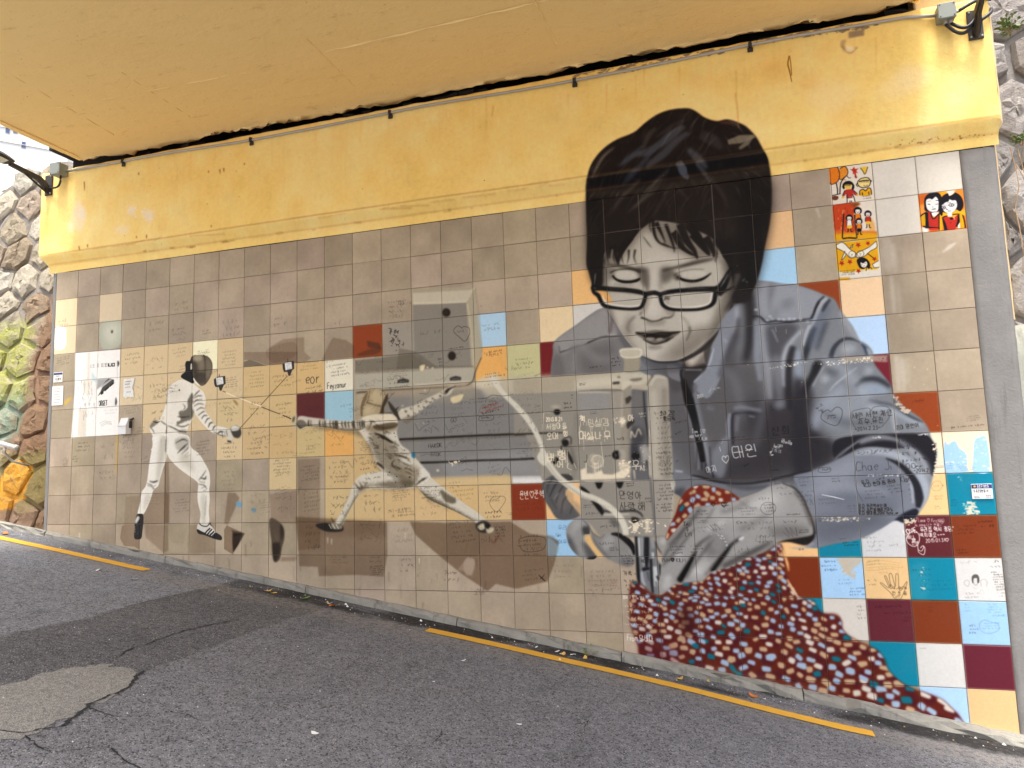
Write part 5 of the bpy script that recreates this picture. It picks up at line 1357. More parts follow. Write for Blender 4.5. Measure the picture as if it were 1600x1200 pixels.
P 368 .95 5.7 0 0|6168 2553 100 -20 13 -399 -13 -331 -142 3
P 369 .85 17.2|6148 2235 94 -23 -6 -115 -94 23
P 370 .7 19.2|6172 2524 77 5 1 -164 -83 -34
P 371 .85 15.2|6136 2101 62 -12 34 -77 -42 -65 -61 2
P 372 .8 15.2|6207 2080 57 7 14 -86 -50 -55 -15 67
S 373 .85 3.8|9.5 13.3 15.2 11.4|6261 2528 3 -164 14 -192 0 -95
S 374 .85 4.7|13.2|6258 1964 14 -95 0 -76
P 375 1 3.3|6298 2555 47 92 34 4 65 -16 21 -42 -6 -277 -10 -527 -172 4 9 436
S 376 .7 7.6|19.1 32 19.1|6318 2573 51 70 74 -15
S 377 .6 15.1|47 42 38|6339 2533 -2 -306 -12 -416
S 378 .6 15|47 56 56|6430 2547 -8 -324 -5 -424
S 379 .75 2.4|5.8|6289 2575 31 47 25 25
P 380 .9 5.6|6436 1808 32 -10 2 -47 -37 1
P 322 .9 5.8|6076 2657 27 42 58 6 86 -16 46 -39 -32 -63 -134 8
P 142 .8 6.8|6158 2637 87 4 8 -15 -48 -12 -43 8
P 381 1 3.9|6114 2826 130 -9 -11 -117 -5 -9 -111 4 -3 77
S 382 .7 1.9|3.9|6117 2797 58 -12 60 4
S 383 .6 1.9|2.9|6119 2789 55 -11 59 3
S 382 .7 1.9|3.9|6116 2783 58 -12 60 4
S 383 .6 1.9|2.9|6118 2775 56 -11 58 4
S 382 .7 1.9|3.9|6116 2769 57 -12 60 5
S 383 .6 1.9|2.9|6117 2761 56 -11 58 4
S 382 .7 1.9|3.9|6115 2755 58 -11 60 4
S 383 .6 1.9|2.9|6117 2747 55 -10 58 3
S 382 .7 1.9|3.9|6114 2742 58 -12 60 4
S 383 .6 1.9|2.9|6116 2734 56 -11 58 4
S 382 .7 1.9|3.9|6114 2728 57 -12 60 5
S 383 .6 1.9|2.9|6115 2720 56 -11 58 4
S 382 .7 1.9|3.9|6113 2714 58 -11 60 4
S 383 .6 1.9|2.9|6115 2706 55 -10 58 4
P 384 1 2.9|6082 2878 20 15 78 0 67 -9 19 -20 -7 -39 -35 -14 -106 8 -33 22
S 385 .85 3.9|9.8|6085 2863 9 23 86 3 69 -11 12 -26 -17 -32 -68 -7 -67 11 -23 23
S 80 .8 3.9|21|6010 2610 30 2 29 0
S 386 .7 4.9|15.6|6052 2659 24 0
P 387 .8 5.8|6109 2625 57 -13 -20 -28 -60 -35 2 48
P 388 .85 3.9 0 0|6107 2479 44 22 13 -25 -26 -37 -24 -9
P 389 .85 4.8|6111 2276 49 26 14 -20 -36 -37 -24 -18
P 390 .95 5|5554 2397 -9 -19 -20 -7 -19 9 -7 19 9 19 19 7 20 -9
P 390 .95 4.8|6050 2016 -12 -25 -26 -10 -25 12 -10 26 12 25 26 10 26 -11
P 390 .95 5|5528 1990 -11 -22 -23 -9 -23 10 -8 23 10 22 23 8 23 -10
P 390 .95 5|5618 2132 -10 -21 -21 -8 -21 10 -8 21 9 21 22 7 21 -9
P 390 .95 4.8|6200 2004 -10 -22 -22 -8 -21 10 -8 22 10 21 22 8 21 -10
P 84 .7 8.1|5472 2446 51 7 40 -22 -51 -7
P 391 .7 7.7|6033 2048 48 8 6 -68 -48 2
S 392 .8 1|3.9|6010 2025 1 -20
S 393 .95 3|14.2 14.2 8.1|5142 2223 208 1 256 -5
S 343 .85 5|13.8 26 15.8|5599 2069 28 -65 18 -49
S 343 .7 3|9.9|5552 2144 31 28 51 8 3 -59
S 394 .8 4|12|5556 2114 -7 -39
P 395 1 3.4 0 0|5698 1813 306 -12 277 6 178 4 3 -102 -27 -176 -41 -172 -316 -1 -218 -10 -84 104 -78 53
P 306 .7 8.4 0 0|6307 1806 156 5 -19 -278 -51 -172 -101 1
S 396 .85 3.4|13.6|6279 1841 4 -154 9 -169 -4 -152
P 397 .6 10.2 0 0|6214 1502 77 -1 -7 -135 -72 0
S 398 .7 5|10.1|6389 1366 40 133 23 185
S 399 .7 6.7|25|6445 1786 9 -60
P 400 .95 3.5 0 0|5825 1801 69 1 -18 -46 -20 -14 -17 15
P 400 .95 3.5 0 0|5997 1801 68 1 -18 -45 -19 -15 -17 15
P 401 .95 3.5|5699 1771 37 -16 45 -45 -42 7 -35 21
P 402 .95 3.5|5785 1654 49 -14 54 -70 -9 -41 -19 15 -41 57
P 403 .97 2.7|5369 1759 18 57 80 51 83 -15 51 -72 -28 -79 58 -89 61 -83 -66 -26 -127 2 -65 88 -48 81
P 404 .6 21|5481 1738 90 -37 32 -114 -91 1
S 405 .75 4.5|12.6 18 9|5549 1843 -57 -52 -59 -105
S 406 .75 4.5|12.7 16.3 7.2|5467 1845 -40 -61 -12 -71
S 407 .75 4.5|9 14.4 7.2|5575 1798 -58 -78 -31 -88
S 408 .75 4.5|7.2 10.7 5.4|5598 1701 -47 -52 -23 -105
S 409 .75 4.5|10.8 5.4|5517 1720 -48 -52
S 410 .75 4.4|8.9 5.3|5630 1604 -29 -61
S 411 .75 4.5|9|5442 1677 51 -89
P 412 .8 7.2|5532 1870 82 -2 26 -45 -74 -7
P 413 .8 7.1|5575 1745 60 -36 -3 -79 -36 27
P 414 .6 8.9|5624 1656 70 -45 -3 -78 -43 53
P 415 1 2.6|5692 1531 -66 -41 -47 -47 -14 -57 23 -104 66 -78 66 -25 71 -2 24 36 -46 67 -58 49 10 46 45 8 -6 71 -39 48
=('C',[5692,1531,5626,1490,5579,1443,5565,1386,5588,1282,5654,1204,5720,1179,5791,1177,5815,1213,5769,1280,5711,1329,5721,1375,5766,1383,5760,1454,5721,1502],0.44,1)
P 416 .7 14.1|5565 1386 25 -113 68 -77 -23 86 -33 69
P 407 .85 10.5|5704 1437 63 0 -3 -60 -45 -9 -16 26
P 417 .7 14|5699 1316 70 -43 41 -68 -63 -26 -33 68
P 418 .6 17.7|5625 1464 64 34 17 -35 -66 -60 -29 -52
P 419 .9 7|5738 1187 81 18 -28 -34 -45 -5
=('C',None,0,1)
P 420 1 2.2|5720 1351 46 20 25 -65 73 -101 -44 -4 -73 94
P 421 1 2.6|5760 1454 31 -69 69 -36 72 35 69 -17 75 -51 46 -76 0 -84 -45 -36 -70 16 -85 34 -67 59 -50 74 -32 80
P 422 .6 15.6|5878 1350 62 26 24 -60 -65 -68 -33 34
P 423 .6 8.7|5773 1385 50 -86 100 -119 -51 34 -75 94
P 424 .5 11.9|6009 1180 104 1 -38 -61 -68 14
P 425 .6 8.5|6029 1231 51 -17 -2 -33 -51 8
S 402 .95 6|13.7 34 48 41 17.1|5941 1380 60 -9 67 -47 41 -50 12 -60
S 426 .85 5.2|17.2 15.5 17.2 21 18.9 10.3|5870 1570 88 -14 87 5 87 3 50 -20 24 -34
S 427 .8 5.2|13.8 17.3 12.1|5878 1535 79 -1 139 3
P 428 .8 8.6|5928 1487 62 8 23 -51 -44 -8
P 379 .95 4.3|6112 1511 59 -9 -10 -34 -35 -17
S 429 .7 3.5|5.2 8.7 8.7 7 5.2|5698 1507 52 -53 41 -69 61 -35 36 26
S 339 .8 2.5|5.9|6078 1360 129 -4 169 1
S 430 .97 4.9|54 43 46 49 43 38 54 49 54 49 46 49 54 54 49|4952 2728 101 -141 134 -141 99 -126 69 -133 35 -110 30 -87 84 -121 96 -87 116 -77 116 -44 103 -64 80 -83 38 -82 7 -62
P 430 .95 6.6|5337 2019 53 69 53 -88 -47 -53
S 431 .6 5.4|13.4|5425 1968 89 -126 106 -87 106 -71 116 -44
S 432 .5 .9|2.7|5610 1771 6 -23
S 432 .5 .9|2.7|5629 1757 6 -23
S 432 .5 .9|2.7|5647 1744 6 -23
S 432 .5 .9|2.7|5665 1731 7 -23
S 432 .5 .9|2.7|5684 1718 6 -23
S 432 .5 .9|2.7|5702 1706 6 -23
S 432 .5 .9|2.6|5720 1694 7 -23
S 432 .5 .9|2.6|5739 1683 6 -23
S 432 .5 .9|2.6|5757 1672 6 -23
S 432 .5 .9|2.6|5775 1662 7 -23
S 432 .5 .9|2.6|5794 1653 6 -23
S 432 .5 .9|2.6|5812 1645 6 -23
S 432 .5 .9|2.6|5830 1637 6 -22
S 432 .5 .9|2.6|5849 1631 6 -23
S 432 .5 .9|2.6|5867 1625 6 -23
S 432 .5 .9|2.6|5885 1619 6 -22
S 432 .5 .9|2.6|5903 1614 6 -22
S 432 .5 .9|2.6|5922 1610 6 -22
S 432 .5 .9|2.6|5940 1606 6 -22
S 432 .5 .9|2.6|5958 1603 6 -23
S 432 .5 .9|2.6|5976 1600 6 -23
S 432 .5 .9|2.6|5994 1597 6 -23
=('C',[6125,1345,6215,1359,6241,1358,6245,1265,6243,1181,6233,1150,6145,1151,6117,1181,6072,1231,6078,1345],0.85,0)
=('X',0.42,1.32)
=('C',None,0,1)
P 433 1 2.5 0 0|6126 1360 119 -1 53 -43 1 -134 30 -42 -2 -91 -28 -34 2 -107 -54 -9 -94 77 -23 121
S 434 .9 4.2|22 22 29 16.9|6143 1358 0 -160 1 -151 5 -67
S 435 .9 4.2|15.3 11.9|6162 1349 1 -151
S 196 .9 4.2|22 16.9|6185 1349 1 -151
S 436 .9 4.2|39 42 25|6225 1353 -8 -138 -7 -101
S 437 .9 4.2|11.8|6190 1198 5 -75
S 434 .9 4.2|25 20|6177 1097 59 11
S 438 .9 4.2|34 25|6270 1349 4 -84
S 439 .9 4.2|16.8|6268 1232 0 -42
S 440 .9 4.2|20 25 15.1|6250 1181 -2 -166 4 -100
S 195 .9 4.2|16.8 25 13.5|6171 1081 6 -67 19 -42
S 441 .9 4.2|22 13.4|6218 1081 9 -75
S 442 .9 4.2|28 37 25|6279 1123 3 -75 -3 -83
S 443 .9 4.2|16.7 15|6321 1140 -2 -91
S 444 .9 4.2|20|6292 1049 15 -33
S 445 .9 4.2|22|6282 1007 4 -83
S 446 .9 4.2|5.9|6298 1359 -6 -161
S 407 .9 4.2|5|6302 1316 18 -67 23 -34
P 438 .95 3.4|6303 1341 73 16 18 -42 -32 -50 -27 -33 -23 42
S 447 .8 3.4|6.7 8.4 5|6294 1316 18 -51 27 -37
P 448 .6 10.1|6333 1341 42 -1 -11 -41 -33 0
P 449 1 2.7|6539 1695 66 48 99 10 122 -28 76 -33 59 -56 -72 -13 -71 -16 -88 -12 -108 -12 -48 -54 -76 -72 -63 -80 -43 -52 -12 34 34 82 48 91 32 82
=('C',[6539,1695,6605,1743,6704,1753,6826,1725,6902,1692,6961,1636,6889,1623,6818,1607,6730,1595,6622,1583,6574,1529,6498,1457,6435,1377,6392,1325,6380,1359,6414,1441,6462,1532,6494,1614],0.9,1)
P 450 .6 18|6489 1614 138 52 104 -56 -109 -35 -171 -161
=('D',[6539,1695,6605,1743,6704,1753,6826,1725,6902,1692,6961,1636,6889,1623,6818,1607,6730,1595,6622,1583,6574,1529,6498,1457,6435,1377,6392,1325,6380,1359,6414,1441,6462,1532,6494,1614],21,64,'knee',[(156,172,190),(156,172,190),(156,172,190),(156,172,190),(156,172,190),(156,172,190),(156,172,190),(156,172,190),(156,172,190),(156,172,190),(184,156,126),(184,156,126),(184,156,126),(184,156,126),(184,156,126),(184,156,126),(184,156,126),(184,156,126),(184,156,126),(200,190,178),(200,190,178),(200,190,178),(200,190,178),(34,106,120),(34,106,120),(34,106,120)],70,4.96,0.95)
=('C',None,0,1)
P 451 .98 10.2|6077 976 37 30 59 -39 78 -58 75 -9 90 91 100 21 137 16 61 50 124 64 122 50 134 34 77 39 48 28 23 -4 12 -87 6 -119 31 -80 44 -84 47 -27 53 -8 24 -46 36 -46 97 -7 31 -50 4 -59 61 -57 116 -55 49 -30 37 -57 16 -66 49 -64 67 -50 111 -38 99 -38 63 -61 46 -58 29 -122 -282 -20 -585 48 -437 109 -461 91 -433 147 -62 164 -44 137 -8 139
=('C',[6077,976,6114,1006,6173,967,6251,909,6326,900,6416,991,6516,1012,6653,1028,6714,1078,6838,1142,6960,1192,7094,1226,7171,1265,7219,1293,7242,1289,7254,1202,7260,1083,7291,1003,7335,919,7382,892,7435,884,7459,838,7495,792,7592,785,7623,735,7627,676,7688,619,7804,564,7853,534,7890,477,7906,411,7955,347,8022,297,8133,259,8232,221,8295,160,8341,102,8370,-20,8088,-40,7503,8,7066,117,6605,208,6172,355,6110,519,6066,656,6058,795],4.62,1)
=('D',[6077,976,6114,1006,6173,967,6251,909,6326,900,6416,991,6516,1012,6653,1028,6714,1078,6838,1142,6960,1192,7094,1226,7171,1265,7219,1293,7242,1289,7254,1202,7260,1083,7291,1003,7335,919,7382,892,7435,884,7459,838,7495,792,7592,785,7623,735,7627,676,7688,619,7804,564,7853,534,7890,477,7906,411,7955,347,8022,297,8133,259,8232,221,8295,160,8341,102,8370,-20,8088,-40,7503,8,7066,117,6605,208,6172,355,6110,519,6066,656,6058,795],34,(900,80,330,110),'skirt',[(84,34,42)],340,13.87,0.8)
=('D',[6077,976,6114,1006,6173,967,6251,909,6326,900,6416,991,6516,1012,6653,1028,6714,1078,6838,1142,6960,1192,7094,1226,7171,1265,7219,1293,7242,1289,7254,1202,7260,1083,7291,1003,7335,919,7382,892,7435,884,7459,838,7495,792,7592,785,7623,735,7627,676,7688,619,7804,564,7853,534,7890,477,7906,411,7955,347,8022,297,8133,259,8232,221,8295,160,8341,102,8370,-20,8088,-40,7503,8,7066,117,6605,208,6172,355,6110,519,6066,656,6058,795],33,(900,54,330,84),'skirt',[(156,172,190),(156,172,190),(156,172,190),(156,172,190),(156,172,190),(156,172,190),(156,172,190),(156,172,190),(156,172,190),(156,172,190),(184,156,126),(184,156,126),(184,156,126),(184,156,126),(184,156,126),(184,156,126),(184,156,126),(184,156,126),(184,156,126),(200,190,178),(200,190,178),(200,190,178),(200,190,178),(34,106,120),(34,106,120),(34,106,120)],640,6.01,0.86)
P 452 .5 69|6056 547 370 -84 -11 -193 -298 -15
P 453 .6 29|6444 780 99 27 15 -170 -99 -27
P 454 .35 27|6615 375 903 -163 577 -165 -588 6 -901 179
=('C',None,0,1)
S 455 .95 3.5|11.7 21 7|7252 1250 22 -95 7 -59
S 455 .95 3.5|11.6 21 7|7266 1036 29 -70 35 -59
S 456 .95 3.5|11.6 21 6.9|7296 977 35 -64
S 455 .95 3.5|11.8 21 7|7212 1250 14 -48
P 457 1 1.8|6392 1330 86 91 86 92 56 70 110 11 88 7 143 37 122 44 97 52 60 13 51 3 73 -36 52 -76 31 -92 23 -96 9 -77 -50 -22 -159 -23 -86 -43 -88 -52 -104 -36 -89 -53 -98 -36 -86 -19 -47 -44 -30 -30 -125 -17 -99 -19 -57 -46 -53 -19 -3 74 23 136 14 99 31 64
=('C',[6392,1330,6478,1421,6564,1513,6620,1583,6730,1594,6818,1601,6961,1638,7083,1682,7180,1734,7240,1747,7291,1750,7364,1714,7416,1638,7447,1546,7470,1450,7479,1373,7429,1351,7270,1328,7184,1285,7096,1233,6992,1197,6903,1144,6805,1108,6719,1089,6672,1045,6642,1015,6517,998,6418,979,6361,933,6308,914,6305,988,6328,1124,6342,1223,6373,1287],0.88,1)
P 458 .6 22|6392 1330 86 91 144 162 71 -9 -134 -161 -115 -126 -68 -73
P 418 .5 35|6728 1574 230 32 211 94 102 7 16 -141 -218 -103 -172 1 -140 1
P 459 .55 13.9|7211 1322 -70 -53 -132 -66 -106 -57 -115 -36 21 53 159 71 158 70
P 460 .6 21|6677 1305 84 71 76 -36 13 -71 -73 -53 -71 -18 -33 35
P 448 .5 23|6542 1125 91 37 71 0 -59 -107 -99 -19
P 461 .7 12.6|6339 1016 63 0 -12 -54 -55 -18
S 402 .85 8.9|41 38 25 5.4|6460 1008 59 90 54 90 39 63
S 401 .85 7.9|28 30 23 14 12.3 5.3|6715 1087 59 76 56 71 47 60 50 37 32 22
S 462 .75 8|23 17.8 7.1|6604 1269 47 45 83 53
S 428 .6 10.8|14.4 22 19.8 7.2|6335 1124 106 109 96 108 76 81
S 463 .6 10.8|27 23 10.8|6444 1287 39 54 56 36
P 464 .8 6.1|6932 1340 36 17 3 -17 -31 -18
=('H',[6717,1376,6805,1385,6861,1304,6831,1251,6818,1322,6751,1358],12,40,3.41,(214,212,208),0.8,1.6)
P 425 .6 14.1|6714 1340 80 18 22 -71 -55 -54
S 465 .6 8.5|25 25 25 20|7362 1696 53 -80 26 -87 26 -96
S 466 .5 14.1|26 21 8.8|6815 1546 106 25 116 61
S 467 .5 19.1|35 30 17.4|6945 1411 106 43 107 69
P 468 .5 26|7044 1614 141 68 66 -28 -107 -77 -104 -34
P 469 .5 22|7150 1409 170 34 130 -27 -54 -60 -167 -17
S 462 .6 8.1|12.7 18.1 7.2|6399 1287 76 72 86 90
S 462 .6 8.2|14.5 16.3 7.2|6346 1160 31 72 68 73
S 462 .55 8|12.4 19.6 16 5.3|6520 1036 68 108 86 107 76 89
S 462 .5 7.9|12.3 15.9 7|6662 1055 76 90 74 80
S 462 .5 7.8|26 31 31 13.9|6806 1127 125 63 124 62 105 61
S 462 .5 8.1|9 18 18 7.2|6657 1575 -38 -54 -77 -81 -67 -81
S 462 .4 8|8.9 16.1 5.3|6764 1582 -39 -62 -57 -72
S 462 .35 7.8|7 12.2 5.2|6959 1624 82 -55 84 -19
P 470 .5 12.6|6345 1034 32 22 30 -16 -27 -29
P 470 .5 12.4|6581 1090 32 22 29 -16 -27 -29
P 470 .5 12.6|6436 1215 32 21 30 -16 -27 -29
P 470 .5 12.4|6689 1421 32 21 28 -16 -26 -28
P 470 .5 12.4|6779 1456 31 22 29 -17 -26 -28
=('X',0.64,1.35)
=('C',None,0,1)
P 471 .95 5.9|7197 1297 56 26 59 14 84 12 66 15 20 26 2 -39 -26 -40 -34 -24 -49 7 -65 17 -58 0
S 472 .9 4.2|6.8 11.9 13.6 13.6 17 18.7|7283 1756 81 -38 53 -71 31 -88 28 -100 10 -86
S 473 .6 4.3|10.3 10.3 5.2|7197 1291 -93 -65 -113 -40
S 474 .5 6.7|20 25 8.4|7474 1304 -84 -35 -82 0
=('H',[8101,2386,8130,2384,8162,2297,8217,2272,8223,2229,8159,2265,8106,2332],14,46,9.94,(196,178,156),0.95,1.6)
=('H',[8331,2044,8364,1990,8353,1865,8323,1783,8345,1928],15,30,7.04,(226,210,184),0.95,1.6)
=('H',[8094,1475,8190,1490,8176,1443,8109,1428],16,36,9.7,(206,190,168),0.9,1.6)
=('H',[7497,1497,7874,1493,7872,1472,7645,1458,7495,1476],17,70,6.86,(200,188,170),0.9,1.6)
=('H',[7869,1806,8140,1804,8139,1788,7888,1793],18,36,4.95,(226,222,214),0.9,1.6)
=('H',[7931,2093,7999,2090,7998,2074,7939,2073],19,16,5.01,(226,222,214),0.8,1.6)
=('H',[8231,2096,8316,2092,8310,2077,8240,2082],20,16,5.34,(232,228,220),0.9,1.6)
P 475 .8 2.1 0 0|7765 2703 328 -13 -10 -51 -180 24 -134 3
=('H',[7654,2674,7770,2681,7985,2687,7982,2650,7767,2644,7652,2641],22,110,6.1,(236,226,208),0.95,1.0)
=('H',[7428,2698,7654,2674,7653,2652,7425,2668],23,30,4.31,(226,216,198),0.8,1.6)
=('H',[8011,2685,8093,2679,8090,2650,8035,2654],24,20,4.14,(110,50,56),0.8,1.6)
=('H',[7231,2652,7367,2668,7474,2691,7472,2665,7365,2646,7245,2639],25,60,3.88,(236,226,208),0.9,1.8)
=('R',24.989,3,0.02,3,(222,216,204),0.8,1.5)
=('R',25.989,3,0.02,4,(222,216,204),0.75,1.5)
=('R',25.989,0,0.02,3,(222,216,204),0.6,1.5)
=('R',26.989,6,0.02,2,(222,216,204),0.8,1.5)
=('R',25.989,7,0.02,3,(222,216,204),0.5,1.5)
=('R',23.989,2,0.02,4,(222,216,204),0.45,1.5)
=('R',20.989,0,0.02,3,(222,216,204),0.4,1.5)
=('R',19.989,0,0.02,2,(222,216,204),0.4,1.5)
=('R',22.989,0,0.02,3,(222,216,204),0.5,1.5)
=('R',21.989,1,0.02,3,(222,216,204),0.3,1.5)
=('R',17.989,5,0.02,5,(222,216,204),0.35,1.5)
=('R',18.989,4,0.02,6,(222,216,204),0.3,1.5)
=('R',19.989,9,0.02,3,(222,216,204),0.3,1.5)
=('R',24.989,6,0.02,3,(222,216,204),0.4,1.5)
=('R',23.989,8,0.02,3,(222,216,204),0.35,1.5)
=('R',22.989,8,0.02,3,(222,216,204),0.3,1.5)
=('R',26.989,0,0.02,2,(222,216,204),0.5,1.5)
=('R',20,0.99,2,0.018,(222,216,204),0.4,1.5)
=('R',23,0.99,1,0.018,(222,216,204),0.4,1.5)
=('R',23,1.99,1,0.018,(222,216,204),0.4,1.5)
=('R',18,7.99,3,0.018,(222,216,204),0.8,1.5)
=('R',19,3.99,2,0.018,(222,216,204),0.4,1.5)
=('R',22,3.99,2,0.018,(222,216,204),0.35,1.5)
=('R',25,6.99,1,0.018,(222,216,204),0.5,1.5)
=('R',24,8.99,3,0.018,(222,216,204),0.3,1.5)
P 476 1 .4 0 0|7792 4197 305 5 -2 -295 -303 -9
=('C',[7792,4197,8097,4202,8095,3907,7792,3898],0.38,0)
P 477 1 1.2|7793 4201 50 7 20 -26 3 -66 -25 -38 -38 -12 -12 36
P 478 1 1.2|7871 4189 38 9 17 -34 -9 -40 -31 -24 -25 4
S 479 .7 .8|3.1|7907 4063 4 -5
S 479 .7 .8|3.1|7805 4196 4 -6
S 479 .7 .8|3.1|7895 4094 3 -6
S 479 .7 .8|3.1|7879 4154 3 -5
S 479 .7 .8|3.1|7868 4115 3 -5
S 479 .7 .8|3.1|7869 4176 4 -5
S 479 .7 .8|3.1|7848 4147 4 -5
S 479 .7 .8|3.1|7878 4061 4 -5
S 479 .7 .8|3.1|7911 4117 3 -5
S 479 .7 .8|3.1|7852 4164 3 -6
S 479 .7 .8|3.1|7803 4204 4 -5
S 479 .7 .8|3.1|7853 4157 4 -6
S 479 .7 .8|3.1|7837 4081 3 -5
S 479 .7 .8|3.1|7859 4123 3 -5
S 479 .7 .8|3.1|7828 4201 3 -6
S 479 .7 .8|3.1|7838 4184 3 -6
S 479 .7 .8|3.1|7852 4064 3 -5
S 479 .7 .8|3.1|7881 4171 3 -5
S 479 .7 .8|3.1|7901 4085 3 -6
S 479 .7 .8|3.1|7881 4073 3 -6
S 479 .7 .8|3.1|7885 4088 4 -6
S 479 .7 .8|3.1|7833 4070 3 -6
S 479 .7 .8|3.1|7916 4169 3 -6
S 479 .7 .8|3.1|7885 4098 3 -5
S 479 .7 .8|3.1|7851 4128 3 -5
S 479 .7 .8|3.1|7850 4075 4 -6
S 479 .7 .8|3.1|7853 4087 3 -5
S 479 .7 .8|3.1|7834 4083 3 -6
S 479 .7 .8|3.1|7905 4129 4 -5
S 479 .7 .8|3.1|7860 4074 3 -6
S 479 .7 .8|3.1|7884 4129 3 -5
S 479 .7 .8|3.1|7823 4160 4 -5
S 479 .7 .8|3.1|7884 4173 3 -6
S 479 .7 .8|3.1|7908 4155 4 -5
S 479 .7 .8|3.1|7908 4150 4 -6
S 479 .7 .8|3.1|7910 4095 3 -5
S 479 .7 .8|3.1|7856 4129 4 -5
S 479 .7 .8|3.1|7874 4117 3 -5
S 479 .7 .8|3.1|7836 4174 3 -5
S 479 .7 .8|3.1|7853 4073 3 -5
S 479 .7 .8|3.1|7875 4186 4 -5
S 479 .7 .8|3.1|7893 4095 3 -5
S 479 .7 .8|3.1|7909 4166 3 -6
S 479 .7 .8|3.1|7891 4186 3 -5
S 479 .7 .8|3.1|7877 4159 3 -5
S 479 .7 .8|3.1|7818 4086 4 -5
S 479 .7 .8|3.1|7807 4136 3 -6
S 479 .7 .8|3.1|7902 4159 3 -5
S 479 .7 .8|3.1|7816 4086 4 -6
S 479 .7 .8|3.1|7844 4104 4 -6
S 479 .7 .8|3.1|7800 4159 3 -6
S 479 .7 .8|3.1|7814 4114 3 -5
S 479 .7 .8|3.1|7800 4078 3 -5
S 479 .7 .8|3.1|7795 4109 3 -5
S 479 .7 .8|3.1|7799 4173 4 -5
S 479 .7 .8|3.1|7898 4172 3 -6
S 479 .7 .8|3.1|7815 4112 3 -6
S 479 .7 .8|3.1|7846 4195 4 -5
S 479 .7 .8|3.1|7920 4169 3 -5
S 479 .7 .8|3.1|7800 4161 4 -5
S 479 .7 .8|3.1|7868 4097 3 -6
S 479 .7 .8|3.1|7810 4161 3 -6
S 479 .7 .8|3.1|7799 4147 3 -5
S 479 .7 .8|3.1|7886 4094 3 -5
S 479 .7 .8|3.1|7903 4090 3 -6
S 479 .7 .8|3.1|7898 4097 4 -5
S 479 .7 .8|3.1|7855 4169 4 -5
S 479 .7 .8|3.1|7878 4153 3 -5
S 479 .7 .8|3.1|7807 4146 4 -5
S 479 .7 .8|3.1|7906 4175 3 -6
S 480 1 .6|4.7|7799 4204 44 4 19 -30 3 -54 -20 -42 -42 -16 -13 24
S 480 1 .6|4.6|7871 4185 37 12 19 -37 -10 -37 -38 -26 -20 7
S 480 1 .6|7|7837 4075 5 -55 -3 -40
S 480 1 .6|7|7902 4114 -33 -48 -13 -85
S 480 1 .6|5.4|7797 3977 37 3 29 3
S 480 1 .6|3.9|7917 4124 12 -24 16 2
P 481 1 .8|7797 3961 21 12 26 -12 -8 -22 -28 -1
P 482 1 .8|7943 4170 15 -4 15 17 7 -17 25 -1 -17 -13 8 -23 -18 11 -16 -16 -1 25
S 482 1 .8|12.3|7976 4144 2 -29 3 -16
P 483 1 .8|7971 4108 18 -9 -9 -10
P 484 1 .8|8017 4170 54 0 -11 -26 -11 -25 -10 0 -10 26
S 480 1 .6|3.8|8017 4170 20 -39 3 -14 10 1 20 51
P 484 1 .8|7887 4059 19 16 33 -3 10 -26 -17 -22 -29 2 -15 12
P 480 1 .8|7878 4038 12 28 28 12 28 -10 17 -32 -4 -28 -19 -10 9 40 -16 10 -36 2 -3 -29 -10 -3
P 485 1 .8|7897 4047 40 -3 -2 -26 -18 -10 -18 14
P 482 1 .8|7894 4005 26 4 28 -4 23 -36 11 -18 -23 8 -15 18 -2 -38 -39 2 2 38 -18 -18 -11 5
P 486 1 .8|7906 3941 48 0 4 -43 -51 0
S 480 1 .6|5.4|7894 4005 -16 -31 -2 -18
S 480 1 .6|5.3|7950 4003 28 -35 7 -13
S 480 1 .6|5.4|7905 3979 0 -38 -2 -40
S 480 1 .6|5.3|7944 3973 10 -34 6 -38
S 480 1 .6|5.4|7924 3919 -2 -20
S 480 1 .6|5.3|7934 3917 2 -18
S 480 1 .6|5.4|7906 3941 37 0
P 484 1 .8|7868 3958 15 2 2 -15 -13 -1
P 484 1 .8|7974 3961 15 6 -1 -15 -11 -2
P 487 1 .8|7991 4064 25 19 43 1 19 -24 -5 -36 -27 -17 -39 8 -18 25
S 480 1 .6|5.3|7991 4064 25 19 43 1 19 -24 -5 -36 -27 -17 -39 8 -18 25 2 24
S 480 1 .6|4.6|7992 4052 -13 -11 5 -15 10 -1
S 480 1 .6|4.6|8077 4060 11 -7 -11 -8
S 480 1 .8|6.9|8000 4061 28 3 43 -3
S 480 1 .5|3|8029 4026 14 -9 15 8
S 480 1 .5|3.1|8007 4066 -3 -13
S 480 1 .5|3.1|8018 4064 -3 -13
S 480 1 .5|3|8030 4063 -3 -14
S 480 1 .5|3|8041 4061 -3 -13
S 480 1 .5|3|8053 4059 -4 -13
S 480 1 .5|3|8064 4058 -3 -14
S 480 1 .5|3.1|7902 4053 -3 -13
S 480 1 .5|3.1|7910 4052 -2 -13
S 480 1 .5|3.1|7919 4050 -2 -13
S 480 1 .5|3.1|7928 4049 -3 -13
S 480 1 .5|3.1|7936 4048 -2 -13
P 488 1 .8|8001 3989 22 7 18 -6 18 10 15 -8 5 -46 -74 0
S 480 1 .6|5.3|7998 3949 1 36 24 11 17 -16 19 20 18 -9 2 -47
S 480 1 .6|5.3|8016 3948 -1 23
S 480 1 .6|5.3|8062 3946 -1 25
G 480 8012 3947 64 35 71 2 2.07 .63 0 .8
=('C',None,0,1)
P 489 1 .4 0 0|7795 3900 300 7 -3 -305 -299 8
=('C',[7795,3900,8095,3907,8092,3602,7793,3610],0.38,0)
P 490 1 4.6|7799 3903 187 -13 -24 -34 -20 -70 9 -66 -4 -64 -44 -11 -106 46
